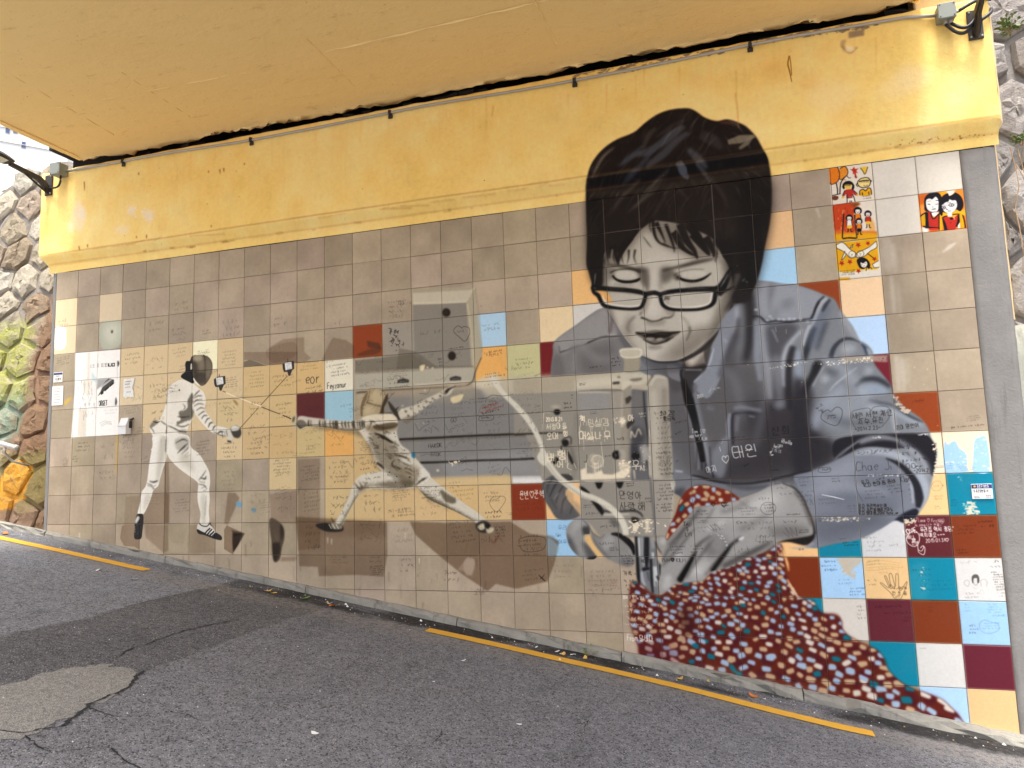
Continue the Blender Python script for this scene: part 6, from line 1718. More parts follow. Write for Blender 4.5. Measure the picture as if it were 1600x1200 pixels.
P 491 .9 4.5|7797 3691 151 -19 141 -18 6 -53 -300 9
P 488 1 3|7795 3663 116 -6 120 -12 63 -15 1 -29 -300 13
P 492 .7 7.5|8041 3773 33 -37 9 -73 -43 5
P 493 1 3|7935 3884 45 12 5 -18 -37 -12
S 494 .55 1.5|4.7|7884 3807 -6 -31
S 495 .55 1.5|7.2|7886 3801 0 -31
S 496 .55 1.5|6.2|7840 3864 -5 -23
S 496 .55 1.5|4.6|7933 3695 -4 -19
S 494 .55 1.5|6.3|7881 3762 -3 -18
S 497 .55 1.5|3.6|7805 3887 -4 -20
S 496 .55 1.5|7.2|7820 3888 -4 -8
S 497 .55 1.5|9|7863 3781 -5 -29
S 495 .55 1.5|5.6|7904 3796 0 -9
S 495 .55 1.5|3.2|7878 3849 0 -20
S 494 .55 1.5|5.3|7942 3852 -5 -31
S 495 .55 1.5|7.8|7798 3761 -4 -13
S 495 .55 1.5|4.3|7912 3721 -2 -19
S 494 .55 1.5|7.5|7889 3868 -5 -15
S 495 .55 1.5|5.9|7830 3795 -1 -18
S 495 .55 1.5|6.8|7908 3803 -3 -11
S 496 .55 1.5|7.1|7848 3812 1 -9
S 497 .55 1.5|3.9|7906 3739 -4 -31
S 497 .55 1.5|5.6|7852 3793 0 -26
S 497 .55 1.5|4.7|7866 3753 -4 -20
S 495 .55 1.5|3.6|7857 3754 -1 -28
S 496 .55 1.5|7.9|7842 3694 0 -30
S 495 .55 1.5|4.5|7926 3745 -4 -15
S 497 .55 1.5|4|7892 3749 -4 -14
S 497 .55 1.5|7.4|7933 3688 -5 -20
S 497 .55 1.5|8.4|7829 3716 3 -15
S 496 .55 1.5|8|7846 3739 -2 -25
S 497 .55 1.5|5.5|7850 3744 -2 -20
S 497 .55 1.5|7.4|7894 3699 -3 -21
S 496 .55 1.5|8|7935 3860 0 -12
S 495 .55 1.5|8.6|7848 3716 -4 -20
S 495 .55 1.5|7.5|7870 3851 -7 -31
S 495 .55 1.5|8|7879 3707 -2 -21
S 496 .55 1.5|3.1|7831 3710 -1 -23
S 496 .55 1.5|9|7896 3788 -1 -13
S 497 .55 1.5|3.5|7816 3892 -2 -24
S 494 .55 1.5|5.9|7877 3704 -3 -29
S 494 .55 1.5|7.8|7938 3756 -5 -25
S 496 .55 1.5|9.1|7854 3755 -6 -19
S 494 .55 1.5|5.3|7900 3851 -2 -32
S 480 1 1.1|7.7|7872 3820 -12 -88 -13 -104
S 480 1 1.5|10.6|7849 3624 45 0 53 -10
S 480 .8 1.1|7.6|7947 3802 0 -97 4 -90
P 480 1 .9|7946 3818 3 31 26 13 24 -20 -2 -30 -26 -9
P 498 1 .8|7956 3829 5 12 25 -3 4 -14 -9 -18 -20 2
S 480 1 .5|2.7|7962 3829 7 -1
S 480 1 .5|2.7|7977 3827 7 -1
S 480 1 .5|3|7965 3818 7 -4 7 2
P 477 1 .8|7953 3803 35 -2 0 -42 -37 2
S 480 1 .6|4.6|7952 3801 -5 -37
S 480 1 .6|4.5|7989 3799 2 -41
P 480 1 .9|7885 3771 2 27 24 12 21 -18 -1 -27 -24 -8
P 498 1 .8|7894 3780 4 12 22 -3 4 -13 -8 -16 -18 2
S 480 1 .5|2.7|7899 3780 7 0
S 480 1 .5|2.7|7912 3779 7 -1
S 480 1 .5|3|7901 3771 7 -4 6 2
P 498 1 .8|7891 3757 31 -2 1 -37 -34 2
S 480 1 .6|4.6|7890 3755 -5 -33
S 480 1 .6|4.6|7923 3753 2 -36
P 484 1 .8|7890 3722 31 -3 -3 -22 -27 1
S 480 1 .6|5.3|7895 3700 -2 -25 -8 -1
S 480 1 .6|5.3|7912 3698 1 -26 12 -1
P 480 1 .9|7952 3736 3 26 22 11 20 -17 -1 -26 -23 -7
P 498 1 .8|7961 3745 4 11 21 -3 4 -12 -8 -16 -17 2
S 480 1 .5|2.7|7966 3745 6 -1
S 480 1 .5|2.6|7978 3743 6 -1
S 480 1 .5|3|7968 3736 6 -4 7 2
P 477 1 .8|7958 3723 30 -2 0 -36 -32 2
S 480 1 .6|4.5|7957 3721 -4 -32
S 480 1 .6|4.5|7989 3719 1 -35
P 480 1 .8|7957 3689 29 -3 -2 -21 -26 1
S 480 1 .6|5.3|7962 3668 -2 -24 -7 -1
S 480 1 .6|5.3|7978 3666 1 -24 11 -2
P 480 1 .9|8018 3786 3 27 23 11 21 -17 -1 -27 -24 -8
P 498 1 .8|8027 3795 5 11 22 -3 3 -12 -8 -17 -18 3
S 480 1 .5|2.6|8033 3795 6 -1
S 480 1 .5|2.6|8045 3793 7 0
S 480 1 .5|3|8034 3786 7 -4 7 2
P 482 1 .8|8024 3772 31 -2 0 -37 -33 2
S 480 1 .6|4.5|8023 3770 -4 -33
S 480 1 .6|4.5|8056 3768 2 -36
P 484 1 .8|8023 3737 31 -3 -3 -22 -27 2
S 480 1 .6|5.3|8028 3715 -2 -25 -7 -1
S 480 1 .6|5.3|8045 3713 1 -25 11 -2
=('C',None,0,1)
=('C',[7793,3610,8092,3602,8084,3289,7793,3295],0.38,0)
P 488 1 3.8|7792 3578 49 18 101 -4 142 3 6 -101 -3 -126 -92 -6 -200 14
P 499 1 2.3 0 0|7791 3316 86 -5 -2 -25 -86 7
P 49 1 .9|7796 3578 52 14 46 -58 40 -37 -9 -31 -36 0 -33 48 -55 39
S 480 1 .5|3.4|7796 3578 52 14 46 -58 40 -37 -9 -31 -36 0 -33 48 -55 39
S 480 1 .5|3.1|7796 3578 5 -25
P 49 1 .9|8083 3575 -1 -48 -48 -26 -45 -35 -50 -2 2 32 45 19 44 19
S 480 1 .5|3.4|8083 3575 -1 -48 -48 -26 -45 -35 -50 -2 2 32 45 19 44 19
S 480 1 .5|3|8083 3575 -53 -41
P 49 1 .9|8040 3397 55 25 -4 -47 -39 -7
S 480 1 .5|3.4|8040 3397 55 25 -4 -47 -39 -7
S 480 1 .5|3|8040 3397 12 -29
P 49 1 .9|7857 3522 -21 -46 -6 -23 32 36
S 480 1 .5|3.4|7857 3522 -21 -46 -6 -23 32 36
S 480 1 .5|3|7857 3522 5 -33
P 49 1 .9|8012 3488 39 -41 -19 22
S 480 1 .5|3.4|8012 3488 39 -41 -19 22
S 480 1 .5|3|8012 3488 20 -19
P 49 1 .9|7918 3571 -23 -29 18 5
S 480 1 .5|3.4|7918 3571 -23 -29 18 5
S 480 1 .5|3|7918 3571 -5 -24
S 500 1 .5|3|7931 3489 -9 -17 -18 -5 -17 10 -4 19 9 17 19 4 16 -11 3 -20
S 500 1 .5|2.3|7898 3498 8 -9 8 5
S 500 1 .5|2.3|7899 3482 12 -3
S 500 1 .5|3|7990 3486 -9 -17 -18 -5 -16 10 -5 19 10 17 18 4 16 -11 3 -20
S 500 1 .5|2.3|7958 3495 8 -9 7 5
S 500 1 .5|2.3|7958 3479 12 -3
P 501 1 .6 0 0|7975 3551 -15 0 -7 -15 -4 16 -15 3 12 9 -2 17 12 -10 13 7 -5 -15
S 502 .7 .5|2.3|7942 3566 13 -6 10 -11
P 501 1 .6 0 0|8041 3556 -13 1 -6 -13 -4 14 -12 2 10 8 -2 14 10 -8 12 6 -4 -13
S 502 .7 .5|2.3|8013 3570 11 -5 8 -10
P 501 1 .6 0 0|7850 3420 -16 0 -7 -15 -5 17 -16 2 13 11 -3 17 13 -10 14 8 -4 -17
S 502 .7 .5|2.3|7815 3437 13 -7 11 -11
P 501 1 .6 0 0|7906 3425 -15 0 -6 -15 -5 16 -14 3 11 9 -2 17 12 -10 13 7 -4 -15
S 502 .7 .5|2.3|7874 3440 12 -6 10 -11
P 501 1 .6 0 0|8077 3430 -13 0 -6 -14 -5 15 -13 2 11 9 -2 15 11 -9 12 7 -4 -14
S 502 .7 .5|2.2|8048 3444 11 -6 9 -9
P 501 1 .6 0 0|7960 3348 -14 0 -6 -14 -5 15 -13 2 11 9 -2 15 11 -9 12 7 -4 -15
S 502 .7 .5|2.2|7930 3362 11 -6 9 -10
P 480 1 .9|7935 3433 14 22 32 3 30 -22 15 -38 -10 -34 -16 14 -26 -10 -24 15
P 498 1 .8|7961 3422 17 -9 22 12 7 -24 -18 -22 -24 10
S 480 1 .5|2.6|7964 3404 10 -4
S 480 1 .5|2.6|7988 3409 10 4
S 480 1 .5|2.6|7977 3390 12 3
S 480 1 .6|4.5|8018 3383 19 -22
S 480 1 .6|3.7|7999 3374 -5 -24
G 480 7806 3375 113 45 72 3 2.07 .63 0 .8
=('C',None,0,1)
P 503 1 .1 0 0|8397 3900 300 -1 3 -302 -306 3
=('C',[8397,3900,8697,3899,8700,3597,8394,3600],0.15,0)
P 504 .6 6.2|8398 3802 31 23 5 -74 -35 -15
P 505 .7 9.3|8398 3896 55 2 -18 -74 -34 5
P 506 1 3.1|8544 3895 46 4 -31 -32 -14 2
P 507 .9 4.9|8551 3742 150 -1 -4 -45 -152 13
P 508 1 4.3|8645 3904 51 0 -4 -76 -18 23
P 509 1 1.8|8591 3902 49 1 -5 -30 -31 -14 -10 19
P 456 1 1.9 0 0|8397 3716 16 -9 1 -27 -12 -1
P 456 1 2.5 0 0|8397 3649 53 -20 -6 -35 -48 6
P 510 1 1.2|8432 3805 4 49 16 31 30 16 29 1 27 -12 12 -29 4 -53 -8 -89 -22 3 2 30 -29 -10 -36 12 -28 17
P 511 1 .9|8447 3846 23 13 19 -9 24 17 15 -26 0 -36 -10 -49 -26 -5 -28 9 -18 29
P 510 1 1.2|8533 3791 7 49 22 26 33 16 9 -23 31 14 8 8 26 -20 19 -39 1 -53 -23 -36 -26 17 -25 -20 -45 3 -26 20
P 511 1 .9|8547 3789 24 23 24 7 7 15 19 -11 22 -3 7 -32 -10 -32 -27 -26 -32 1 -21 16
P 511 1 .9 0 0|8580 3731 31 -4 -4 -26 -28 1
S 510 1 .6|2.5 4.9 3|8455 3818 11 -5 8 -1
S 510 1 .6|1.5 3.1 1.8|8505 3808 23 0
S 510 1 .6|2.2 4.3 2.6|8484 3791 7 -1
S 510 1 .6|2.5 4.9 3|8479 3771 15 2 13 0
S 510 1 .6|3.7 7.4 4.4|8511 3837 20 -3
S 510 1 .6|1.1 2.2 1.3|8451 3839 31 -3
S 510 1 .6|1.8 3.7 2.2|8585 3807 26 4
S 510 1 .6|2.1 4.3 2.6|8548 3805 19 -6
S 510 1 .6|1.2 2.5 1.5|8569 3789 26 -2
S 510 1 .6|1.8 3.7 2.2|8579 3768 -2 -11 12 -1
S 510 1 .6|1.8 3.7 2.2|8583 3744 25 0
S 510 1 .6|.9 1.8 1.1|8629 3794 18 6
S 510 1 .6|3.7|8629 3786 -6 -7 -12 -2 -12 5 -4 9 6 7 12 1 12 -5 4 -9
P 510 1 .9|8607 3791 11 -1 -2 -6 -8 1
S 510 1 .6|3.7|8572 3774 -5 -8 -10 -2 -9 5 -3 9 5 7 10 2 9 -5 3 -9
P 510 1 .9|8553 3779 11 -2 -2 -6 -7 1
P 512 1 1.5|8449 3749 23 0 12 -55 37 32 -5 -95 -26 -2 -39 13
P 513 1 .9|8473 3746 51 -4 -35 -28
S 510 1 .9|8|8469 3746 15 -48 39 34
P 514 1 1.5|8400 3722 37 22 -11 -92 -22 16
S 510 1 .9|8.7|8398 3729 19 14 27 13
S 510 1 1.5|22 18.5 25|8442 3753 -2 -56 -3 -66
S 510 1 1.2|8 12.3 6.1|8409 3651 33 -14 73 -13
P 515 1 1.5|8453 3629 51 -7 -1 -13 -52 4
P 512 1 1.5|8549 3689 30 13 38 -15 30 22 0 -39 -29 -72 -51 3
S 510 1 .9|7.9|8532 3691 30 16 17 1
S 510 1 1.2|9.2 18.3 21|8544 3696 10 -47 5 -50
S 510 1 .9|6.1|8611 3714 45 -1 24 -15
S 510 1 1.5|12.1 18.2 12.1|8653 3708 -4 -45 -18 -44
P 514 1 1.5|8527 3722 15 -25 -6 -92 -17 -1
P 514 1 1.2|8658 3708 19 -9 3 -93 -19 0
S 510 1 1.2|7.8|8680 3701 7 -53 1 -46
S 510 1 .9|6.1|8524 3722 -10 -114
P 510 1 .9|8592 3690 12 5 10 -8 -6 -12 -11 3
P 456 1 1.2 0 0|8640 3628 16 21 -1 -46 -17 1
S 510 1 .9|3|8591 3651 9 5
S 516 .6 1.5|7.3|8618 3700 6 -27
=('C',None,0,1)
G 517 944 3247 210 135 100 3 4.03 .28 .06 .75
G 517 1005 2922 118 222 101 2 3.48 .22 .11 .75
G 517 1256 3197 191 176 102 2 3.66 .26 .03 .75
G 517 1248 2907 219 183 103 3 3.21 .4 .11 .75
G 517 1305 2642 159 145 104 2 4.02 .4 .1 .75
G 517 1541 3248 203 108 105 3 3.22 .25 .1 .75
G 517 1854 3204 127 56 106 3 3.64 .23 .08 .75
G 517 2143 3182 181 167 107 5 3.04 .27 .03 .75
G 517 2163 2912 180 110 108 5 2.66 .4 .04 .75
G 517 2152 2634 179 179 109 3 3.38 .4 .05 .75
G 517 2436 2957 204 177 110 5 3.26 .27 .03 .75
G 517 2461 2667 175 162 111 3 2.65 .39 .01 .75
G 517 2449 2432 215 174 112 3 3.5 .33 .08 .75
G 517 2437 2272 241 147 113 3 2.84 .43 .05 .75
G 517 2726 2906 220 140 114 3 3.19 .35 .02 .75
G 517 2763 2626 172 165 115 4 2.99 .38 .07 .75
G 517 2723 2346 224 237 116 3 2.61 .23 .03 .75
G 517 2739 2090 222 144 117 5 2.84 .35 .04 .75
G 517 3029 3003 210 92 118 3 2.55 .28 .04 .75
G 517 3044 2762 222 84 119 2 3.82 .41 .09 .75
G 517 3044 2356 226 213 120 3 2.87 .21 .12 .75
G 517 3333 2957 212 128 121 4 3.66 .4 .08 .75
G 517 3655 2904 201 195 122 2 2.67 .28 .05 .75
G 517 3627 2756 213 157 123 3 3.21 .27 .02 .75
G 517 3942 2884 222 92 124 5 2.43 .21 .02 .75
G 517 3915 2797 247 123 125 3 3.12 .43 .05 .75
G 517 4230 2573 204 150 126 3 2.57 .3 .01 .75
G 517 4258 2399 173 149 127 2 3.05 .38 .12 .75
G 517 4541 2629 177 224 128 5 2.88 .22 .03 .75
G 517 4497 2313 240 187 129 2 2.91 .24 .09 .75
G 517 4810 2557 225 104 130 4 2.46 .36 .02 .75
G 517 4848 2409 189 241 131 4 2.25 .3 .05 .75
G 517 5121 2886 228 114 132 3 2.71 .36 .03 .75
G 517 5135 2594 215 158 133 3 2.48 .22 .03 .75
G 517 5164 2437 191 225 134 3 2.65 .38 .03 .75
G 517 5155 2162 201 167 135 3 3.24 .22 .07 .75
G 517 3636 2223 198 93 136 5 3.56 .3 .08 .75
G 517 3331 2295 215 126 137 2 2.55 .32 .03 .75
G 517 3330 2058 226 220 138 5 3.65 .41 .04 .75
G 517 3648 2036 215 185 139 4 3.2 .39 .1 .75
G 517 3031 2020 205 154 140 5 3.55 .26 .1 .75
G 517 3329 1753 206 212 141 3 3.66 .42 .01 .75
G 517 3645 1758 214 183 142 3 3.21 .43 .01 .75
G 517 3941 1786 216 96 143 5 3.54 .24 .08 .75
G 517 3939 1610 203 89 144 2 3.17 .4 .06 .75
G 517 4241 1802 212 117 145 4 3.42 .38 .03 .75
G 517 4226 1634 223 105 146 2 2.44 .26 .07 .75
G 517 4545 1768 207 115 147 3 3.2 .24 .09 .75
G 517 4818 1745 198 96 148 3 3.22 .33 .02 .75
G 517 1812 2297 209 153 149 5 3.99 .28 .09 .75
G 517 2151 2283 170 170 150 4 3.25 .42 .01 .75
G 517 2155 2004 183 203 151 5 3.4 .24 .03 .75
G 517 2450 1782 165 198 152 3 2.64 .22 .11 .75
G 517 2769 1776 162 194 153 2 2.96 .28 .01 .75
G 517 3045 1770 191 191 154 5 2.72 .31 .12 .75
G 517 21 3262 190 95 155 4 3.85 .26 .12 .75
G 517 655 2344 187 224 156 2 4.32 .23 .1 .75
G 517 909 2399 214 147 157 3 3.5 .32 .1 .75
G 517 944 2332 183 183 158 4 4.19 .22 .02 .75
G 517 343 2357 183 114 159 3 3.69 .42 .01 .75
G 517 170 2196 99 99 160 5 4.36 .25 .02 .75
G 517 298 2211 76 76 161 3 4.31 .28 .03 .75
G 517 643 2048 208 111 162 2 2.85 .37 .04 .75
G 517 1596 1737 195 139 163 5 3.83 .23 .07 .75
G 517 2593 1689 130 111 164 5 2.85 .23 .1 .75
G 517 3974 1435 214 142 165 3 2.5 .26 .1 .75
G 517 3611 1529 213 244 166 2 3.13 .36 .04 .75
G 517 3046 1476 189 253 167 4 3.18 .39 .11 .75
G 517 5129 1379 214 192 168 5 2.81 .39 .05 .75
G 517 5153 1088 206 108 169 3 2.77 .27 .12 .75
G 517 5432 1143 202 133 170 3 2.14 .24 .02 .75
G 517 5711 1093 240 183 171 5 3 .25 .04 .75
G 517 4515 1492 229 201 172 5 3.02 .39 .11 .75
G 517 4810 1462 224 168 173 2 3.27 .3 .02 .75
G 517 3328 1197 203 74 174 3 2.75 .28 0 .75
G 517 3705 1199 180 72 175 2 3.27 .33 .01 .75
G 517 4021 1189 147 147 176 3 3.45 .39 .02 .75
G 517 3736 1103 149 89 177 5 3.13 .43 .12 .75
G 517 4446 1082 171 114 178 2 3.36 .38 .01 .75
G 517 4737 924 111 55 179 4 3.01 .36 .07 .75
G 517 4723 2561 178 55 300 2 2.68 .33 .04 .75
G 517 2105 2673 174 110 301 3 3.49 .25 .04 .75
G 517 3078 2216 119 95 302 3 2.86 .29 .06 .75
G 517 5165 2086 93 32 303 2 2.19 .27 -.06 .75
G 517 2236 2834 211 102 304 1 2.62 .18 .03 .75
G 517 5175 2732 160 70 305 2 2.17 .16 .24 .75
G 517 1357 2808 216 87 307 2 3.28 .3 .33 .75
G 517 4888 1960 136 71 308 2 2.08 .25 .28 .75
G 517 3283 3007 110 94 309 2 2.79 .25 .04 .75
G 517 2906 2873 99 104 310 2 2.27 .33 .33 .75
G 517 1713 2975 208 100 311 2 2.44 .2 .31 .75
G 517 4312 1763 155 50 313 2 2.58 .32 -.05 .75
G 517 3968 1730 87 71 315 2 2.86 .27 .17 .75
G 517 4533 2318 167 34 316 2 2.87 .33 .2 .75
G 517 5313 2456 86 71 318 3 2.68 .26 .22 .75
G 517 1155 2147 145 84 319 2 2.6 .29 .34 .75
G 517 4697 2265 81 82 320 2 1.99 .28 .23 .75
G 517 1120 2475 121 65 321 2 2.85 .31 .07 .75
G 517 3808 3020 134 98 322 2 2.43 .26 -.01 .75
G 517 4213 2562 107 61 323 3 2.33 .34 .24 .75
G 517 2938 2161 188 55 324 2 2.77 .2 -.09 .75
G 517 2265 2728 208 44 325 2 3.48 .17 -.03 .75
G 517 1407 2904 223 89 326 3 3.26 .3 -.1 .75
G 517 3657 2772 98 67 327 1 3.17 .18 .03 .75
G 517 3640 2086 94 88 328 2 2.89 .33 .24 .75
G 517 4592 2030 108 66 329 2 2.73 .3 .28 .75
G 517 5318 2724 155 31 330 1 2.56 .34 .34 .75
G 517 1263 1772 190 87 331 3 2.66 .17 -.04 .75
G 517 2735 1989 190 87 333 1 2.62 .19 .03 .75
G 517 2743 1803 200 80 334 3 2.99 .23 .32 .75
G 517 1911 2649 221 51 335 1 2.73 .18 .21 .75
G 517 2545 2311 206 103 336 3 3.39 .19 .18 .75
G 517 2673 3151 179 66 337 3 2.68 .2 .17 .75
G 517 1203 3141 124 91 338 1 3.28 .19 .17 .75
G 517 3073 1894 105 34 340 2 2.42 .27 .23 .75
G 517 3530 2524 170 95 341 2 2.5 .2 .14 .75
G 517 3544 2533 185 45 342 3 2.22 .32 .18 .75
G 517 1931 2956 168 45 343 1 2.81 .26 .32 .75
G 517 4243 2968 176 40 344 2 2.13 .21 .11 .75
G 517 4861 2687 130 46 345 1 2.25 .33 .09 .75
G 517 956 2397 216 105 346 1 3.35 .19 .26 .75
G 517 4566 2965 104 74 347 2 2.23 .31 .31 .75
G 517 5043 1570 78 27 348 2 2.38 .26 -.07 .75
G 517 3454 2579 107 45 349 1 2.22 .29 .1 .75
G 517 1625 3068 199 61 350 2 2.61 .28 .16 .75
G 517 3694 2140 86 33 351 2 2.54 .26 .04 .75
G 517 2722 1966 153 71 352 2 2.73 .35 .34 .75
G 517 5341 2139 79 61 353 2 2.43 .21 .16 .75
G 517 3770 2028 103 41 354 2 2.81 .32 .14 .75
G 517 3857 2661 182 42 355 1 2.94 .32 .05 .75
G 517 4740 2742 91 93 356 1 2.03 .26 .32 .75
G 517 4881 2011 97 85 357 2 2.31 .34 .01 .75
G 517 3093 1996 122 38 358 1 2.23 .17 -.1 .75
G 517 5331 2342 151 61 359 2 2.22 .22 .21 .75
G 517 935 2676 205 83 360 3 3.25 .22 .15 .75
G 517 1400 2994 160 78 361 1 2.6 .17 -.04 .75
G 517 3076 2583 196 61 362 3 3.19 .29 .08 .75
G 517 5048 2828 175 84 363 1 2.38 .29 .22 .75
G 517 4894 2162 143 86 364 2 2.45 .18 .13 .75
G 517 4492 1838 145 78 365 2 2.32 .33 .09 .75
G 517 2988 1829 103 93 366 1 2.65 .32 .06 .75
G 517 4902 1918 99 49 367 2 2.61 .21 .15 .75
G 517 4023 1616 166 81 368 3 2.78 .34 .06 .75
G 517 3386 1952 189 82 369 3 2.79 .2 -.02 .75
S 517 .33 1.2|3.6|4507 2729 40 55 10 -12
S 517 .45 1.2|3.7|3879 2652 27 21 46 -73 53 50
S 517 .33 1.3|3.8|3377 2312 41 69 64 -36
S 517 .27 1.2|3.7|3780 2507 35 28 23 39
S 517 .27 1.1|3.4|4891 2531 25 5 24 -3 47 -24 69 19
S 517 .47 1.2|3.7|3543 2041 48 -53 11 81 33 -34
S 517 .43 1.2|3.5|4271 2069 46 17 32 -3 47 -9
S 517 .39 1.1|3.4|4745 2168 45 -20 36 56
S 517 .42 1.2|3.5|4505 2343 41 -77 8 31
S 517 .35 1.2|3.6|4511 2895 29 -6 50 52 63 23
S 517 .29 1.2|3.6|4418 2745 48 -6 44 24 -1 -47
S 517 .38 1.1|3.5|4645 1975 37 33 19 -25
S 517 .31 1.1|3.5|4813 2401 44 90 27 -21 12 -45
S 517 .29 1.2|3.6|4104 1952 50 40 19 -48 51 -8 -4 11
S 517 .3 1.2|3.7|4013 2805 40 2 47 -31 19 12
S 517 .26 1.2|3.5|4493 2135 29 5 22 33 41 -30 81 62
S 517 .29 1.2|3.5|4654 2496 34 40 50 -14 17 -13
S 517 .46 1.1|3.4|4645 1928 26 1 29 14 53 -16 -7 10
S 517 .28 1.3|3.8|3328 2309 48 -26 21 27 78 -86
S 517 .48 1.1|3.4|4977 1883 42 3 35 60 43 -46
S 517 .28 1.3|3.8|3598 3000 35 -36 27 -33 62 62
S 517 .46 1.2|3.6|4218 2364 34 -69 41 32 65 26
S 517 .5 1.2|3.6|4259 2631 27 -2 53 -8 35 54
S 517 .29 1.2|3.5|4609 2379 37 40 48 -43 25 -41
S 517 .4 1.2|3.7|3717 2548 38 50 49 -8
S 517 .29 1.2|3.6|4035 2039 49 49 50 4 -15 -30
G 517 1528 3733 235 117 500 2 3.12 .32 .06 .75
G 517 1244 3558 193 133 501 2 3.16 .32 .06 .75
G 517 2131 3493 190 197 502 3 2.99 .32 .06 .75
G 517 1535 3466 160 102 503 2 3.1 .32 .06 .75
G 517 1880 3410 128 57 504 2 3.03 .32 .06 .75
G 517 1885 3189 127 70 505 2 3.02 .32 .06 .75
G 517 2715 3472 149 115 506 2 2.89 .32 .06 .75
G 517 3950 3511 176 188 507 4 2.67 .32 .06 .75
G 517 4067 3487 112 49 508 1 2.65 .32 .06 .75
G 517 1554 3359 145 58 509 1 3.09 .32 .06 .75
G 517 18 3681 192 96 510 2 3.4 .32 .06 .75
G 517 3389 3380 64 77 511 1 2.76 .32 .06 .75
G 517 4870 3213 199 82 512 2 2.49 .32 .06 .75
G 517 4881 2960 174 58 513 2 2.48 .32 .06 .75
=('W','Feyzanur',3325,2727,57.7,5.13,(44,38,34),0.9,0.04,0,0.75,0,0.05)
=('W','eor',3092,2790,110.8,5.87,(44,38,34),0.9,0,0,0.85,0,0.05)
=('W','MAKOK',4340,2138,35.46,4.14,(44,38,34),0.9,0.03,0,1.0,0,0.05)
=('W','TITOK',4357,2064,32.4,4.12,(44,38,34),0.7,0,0,1.0,0,0.05)
=('W','GO',4559,2355,41.0,3.51,(44,38,34),0.7,0,0,1.0,0,0.05)
=('W','가현',3950,3200,54.55,5.2,(44,38,34),0.9,-0.25,0,1.0,0,0.05)
=('W','지구',3969,3118,51.78,5.18,(44,38,34),0.9,-0.5,0,1.0,0,0.05)
G 517 4044 3192 116 129 601 3 3.73 .59 -.8 .75
G 517 3954 3513 65 170 602 4 3.34 .35 .06 .75
=('W','170',4062,3458,38.95,3.9,(44,38,34),0.5,0,0,1.0,0,0.05)
G 517 4277 3210 222 76 603 1 3.24 .35 .06 .75
S 517 .7 1.2|4.2|4684 3193 -38 21 -39 -45 62 -65 44 -34 45 63 -5 54 -50 16 -19 -16
G 517 4633 3179 86 37 604 1 3.17 .42 .06 .75
G 517 4533 3018 180 14 605 1 3.17 .56 .06 .75
G 517 4448 2940 37 87 606 3 3.18 .56 .06 .75
G 517 4866 3183 201 36 607 1 3.12 .24 .06 .75
G 517 4898 2966 187 48 608 2 3.09 .42 .06 .75
G 517 4849 2768 229 48 609 2 3.09 .42 .06 .75
G 518 4828 2476 240 72 610 2 4.09 .63 .25 .75
G 517 4833 2429 222 36 611 1 4.59 .66 .2 .75
S 517 .8 1.2|3.6|4832 2394 117 5 -1 -40 -117 0 1 35
G 517 4838 2391 101 27 612 1 4.08 .66 .06 .75
S 517 .7 1.2|3.6|4818 2552 86 1 50 21 97 -12 97 6
P 519 .95 3.5|4564 2571 61 19 61 8 -26 -55 -73 -19
P 520 .9 3|4273 2878 51 8 -14 -46 -31 -3
P 521 .9 1.8|4336 2862 12 7 13 -9 -13 -8
P 521 .9 1.8|4385 2853 13 7 12 -9 -12 -8
P 521 .9 1.8|4309 2655 10 6 10 -7 -10 -7
P 521 .9 1.8|4078 2494 12 8 13 -9 -13 -9
P 521 .9 1.8|4088 2529 9 5 10 -6 -10 -7
P 521 .9 1.8|4291 2363 10 5 10 -6 -10 -7
P 521 .9 1.8|4413 1938 15 9 15 -10 -15 -10
P 521 .9 1.7|4581 2006 18 11 18 -12 -18 -13
P 521 .9 1.7|4551 1996 12 7 12 -8 -13 -9
P 521 .9 1.9|3243 2994 8 4 8 -6 -8 -5
=('H',[4527,2019,4677,2025,4658,1970,4550,1973],41,14,6.36,(222,206,174),0.9,1.6)
P 522 .8 4.2|4178 2099 32 4 -1 -51 -31 13
P 523 .8 4|2335 1700 65 -14 -13 -42 -44 13
P 524 .7 4.6|2509 1636 49 -6 -13 -36 -29 12
=('W','윤빈♡준혁',5173,1673,66.19,6.07,(222,214,206),0.9,0.03,0,0.62,0,0.05)
G 525 5121 1647 248 82 620 2 2.59 .28 .06 .75
S 517 .75 1.1|3.8|5155 1299 7 43 101 21 111 -11 15 -53 -46 -52 -140 -11 -49 53
G 517 5179 1342 191 98 621 3 2.56 .42 .06 .75
S 517 .6 1.1|3.4|4945 1704 -36 -37 -1 -43 56 -55 53 53 31 53 -34 28 -47 -26
G 517 4825 1581 185 78 622 2 3.83 .56 .06 .75
G 517 4926 1450 111 100 623 4 2.61 .49 .06 .75
S 526 .5 3.3|11.1 5.6|4981 1380 -48 -70 -34 33
=('W','2013.8.21',5426,2320,34.38,7.08,(226,212,186),0.95,0,0,0.9,0,0.05)
=('W','서정마을',5429,2252,48.44,6.06,(226,212,186),0.9,0,0,0.85,0,0.05)
=('W','오매',5426,2169,52.37,7.05,(226,212,186),0.9,0,0,1.0,0,0.05)
=('W','행',5569,2188,45.89,6.98,(226,212,186),0.9,0,0,1.0,0,0.05)
S 527 .7 1|5.1|5410 2394 -6 -65 -5 -79
S 527 .7 1|5.1|5408 2397 62 -1
=('W','책',5714,2299,55.48,8.92,(226,212,186),0.95,0,0,1.0,0,0.05)
=('W','임실김',5788,2262,61.04,5.91,(226,212,186),0.75,0,0,0.9,0,0.05)
=('W','매실',5708,2157,63.18,8.88,(226,212,186),0.9,0,0,1.0,0,0.05)
=('W','나무',5842,2152,62.58,7.82,(226,212,186),0.85,0,0,1.0,0,0.05)
S 527 .5 1|5.5|5823 2268 0 -28
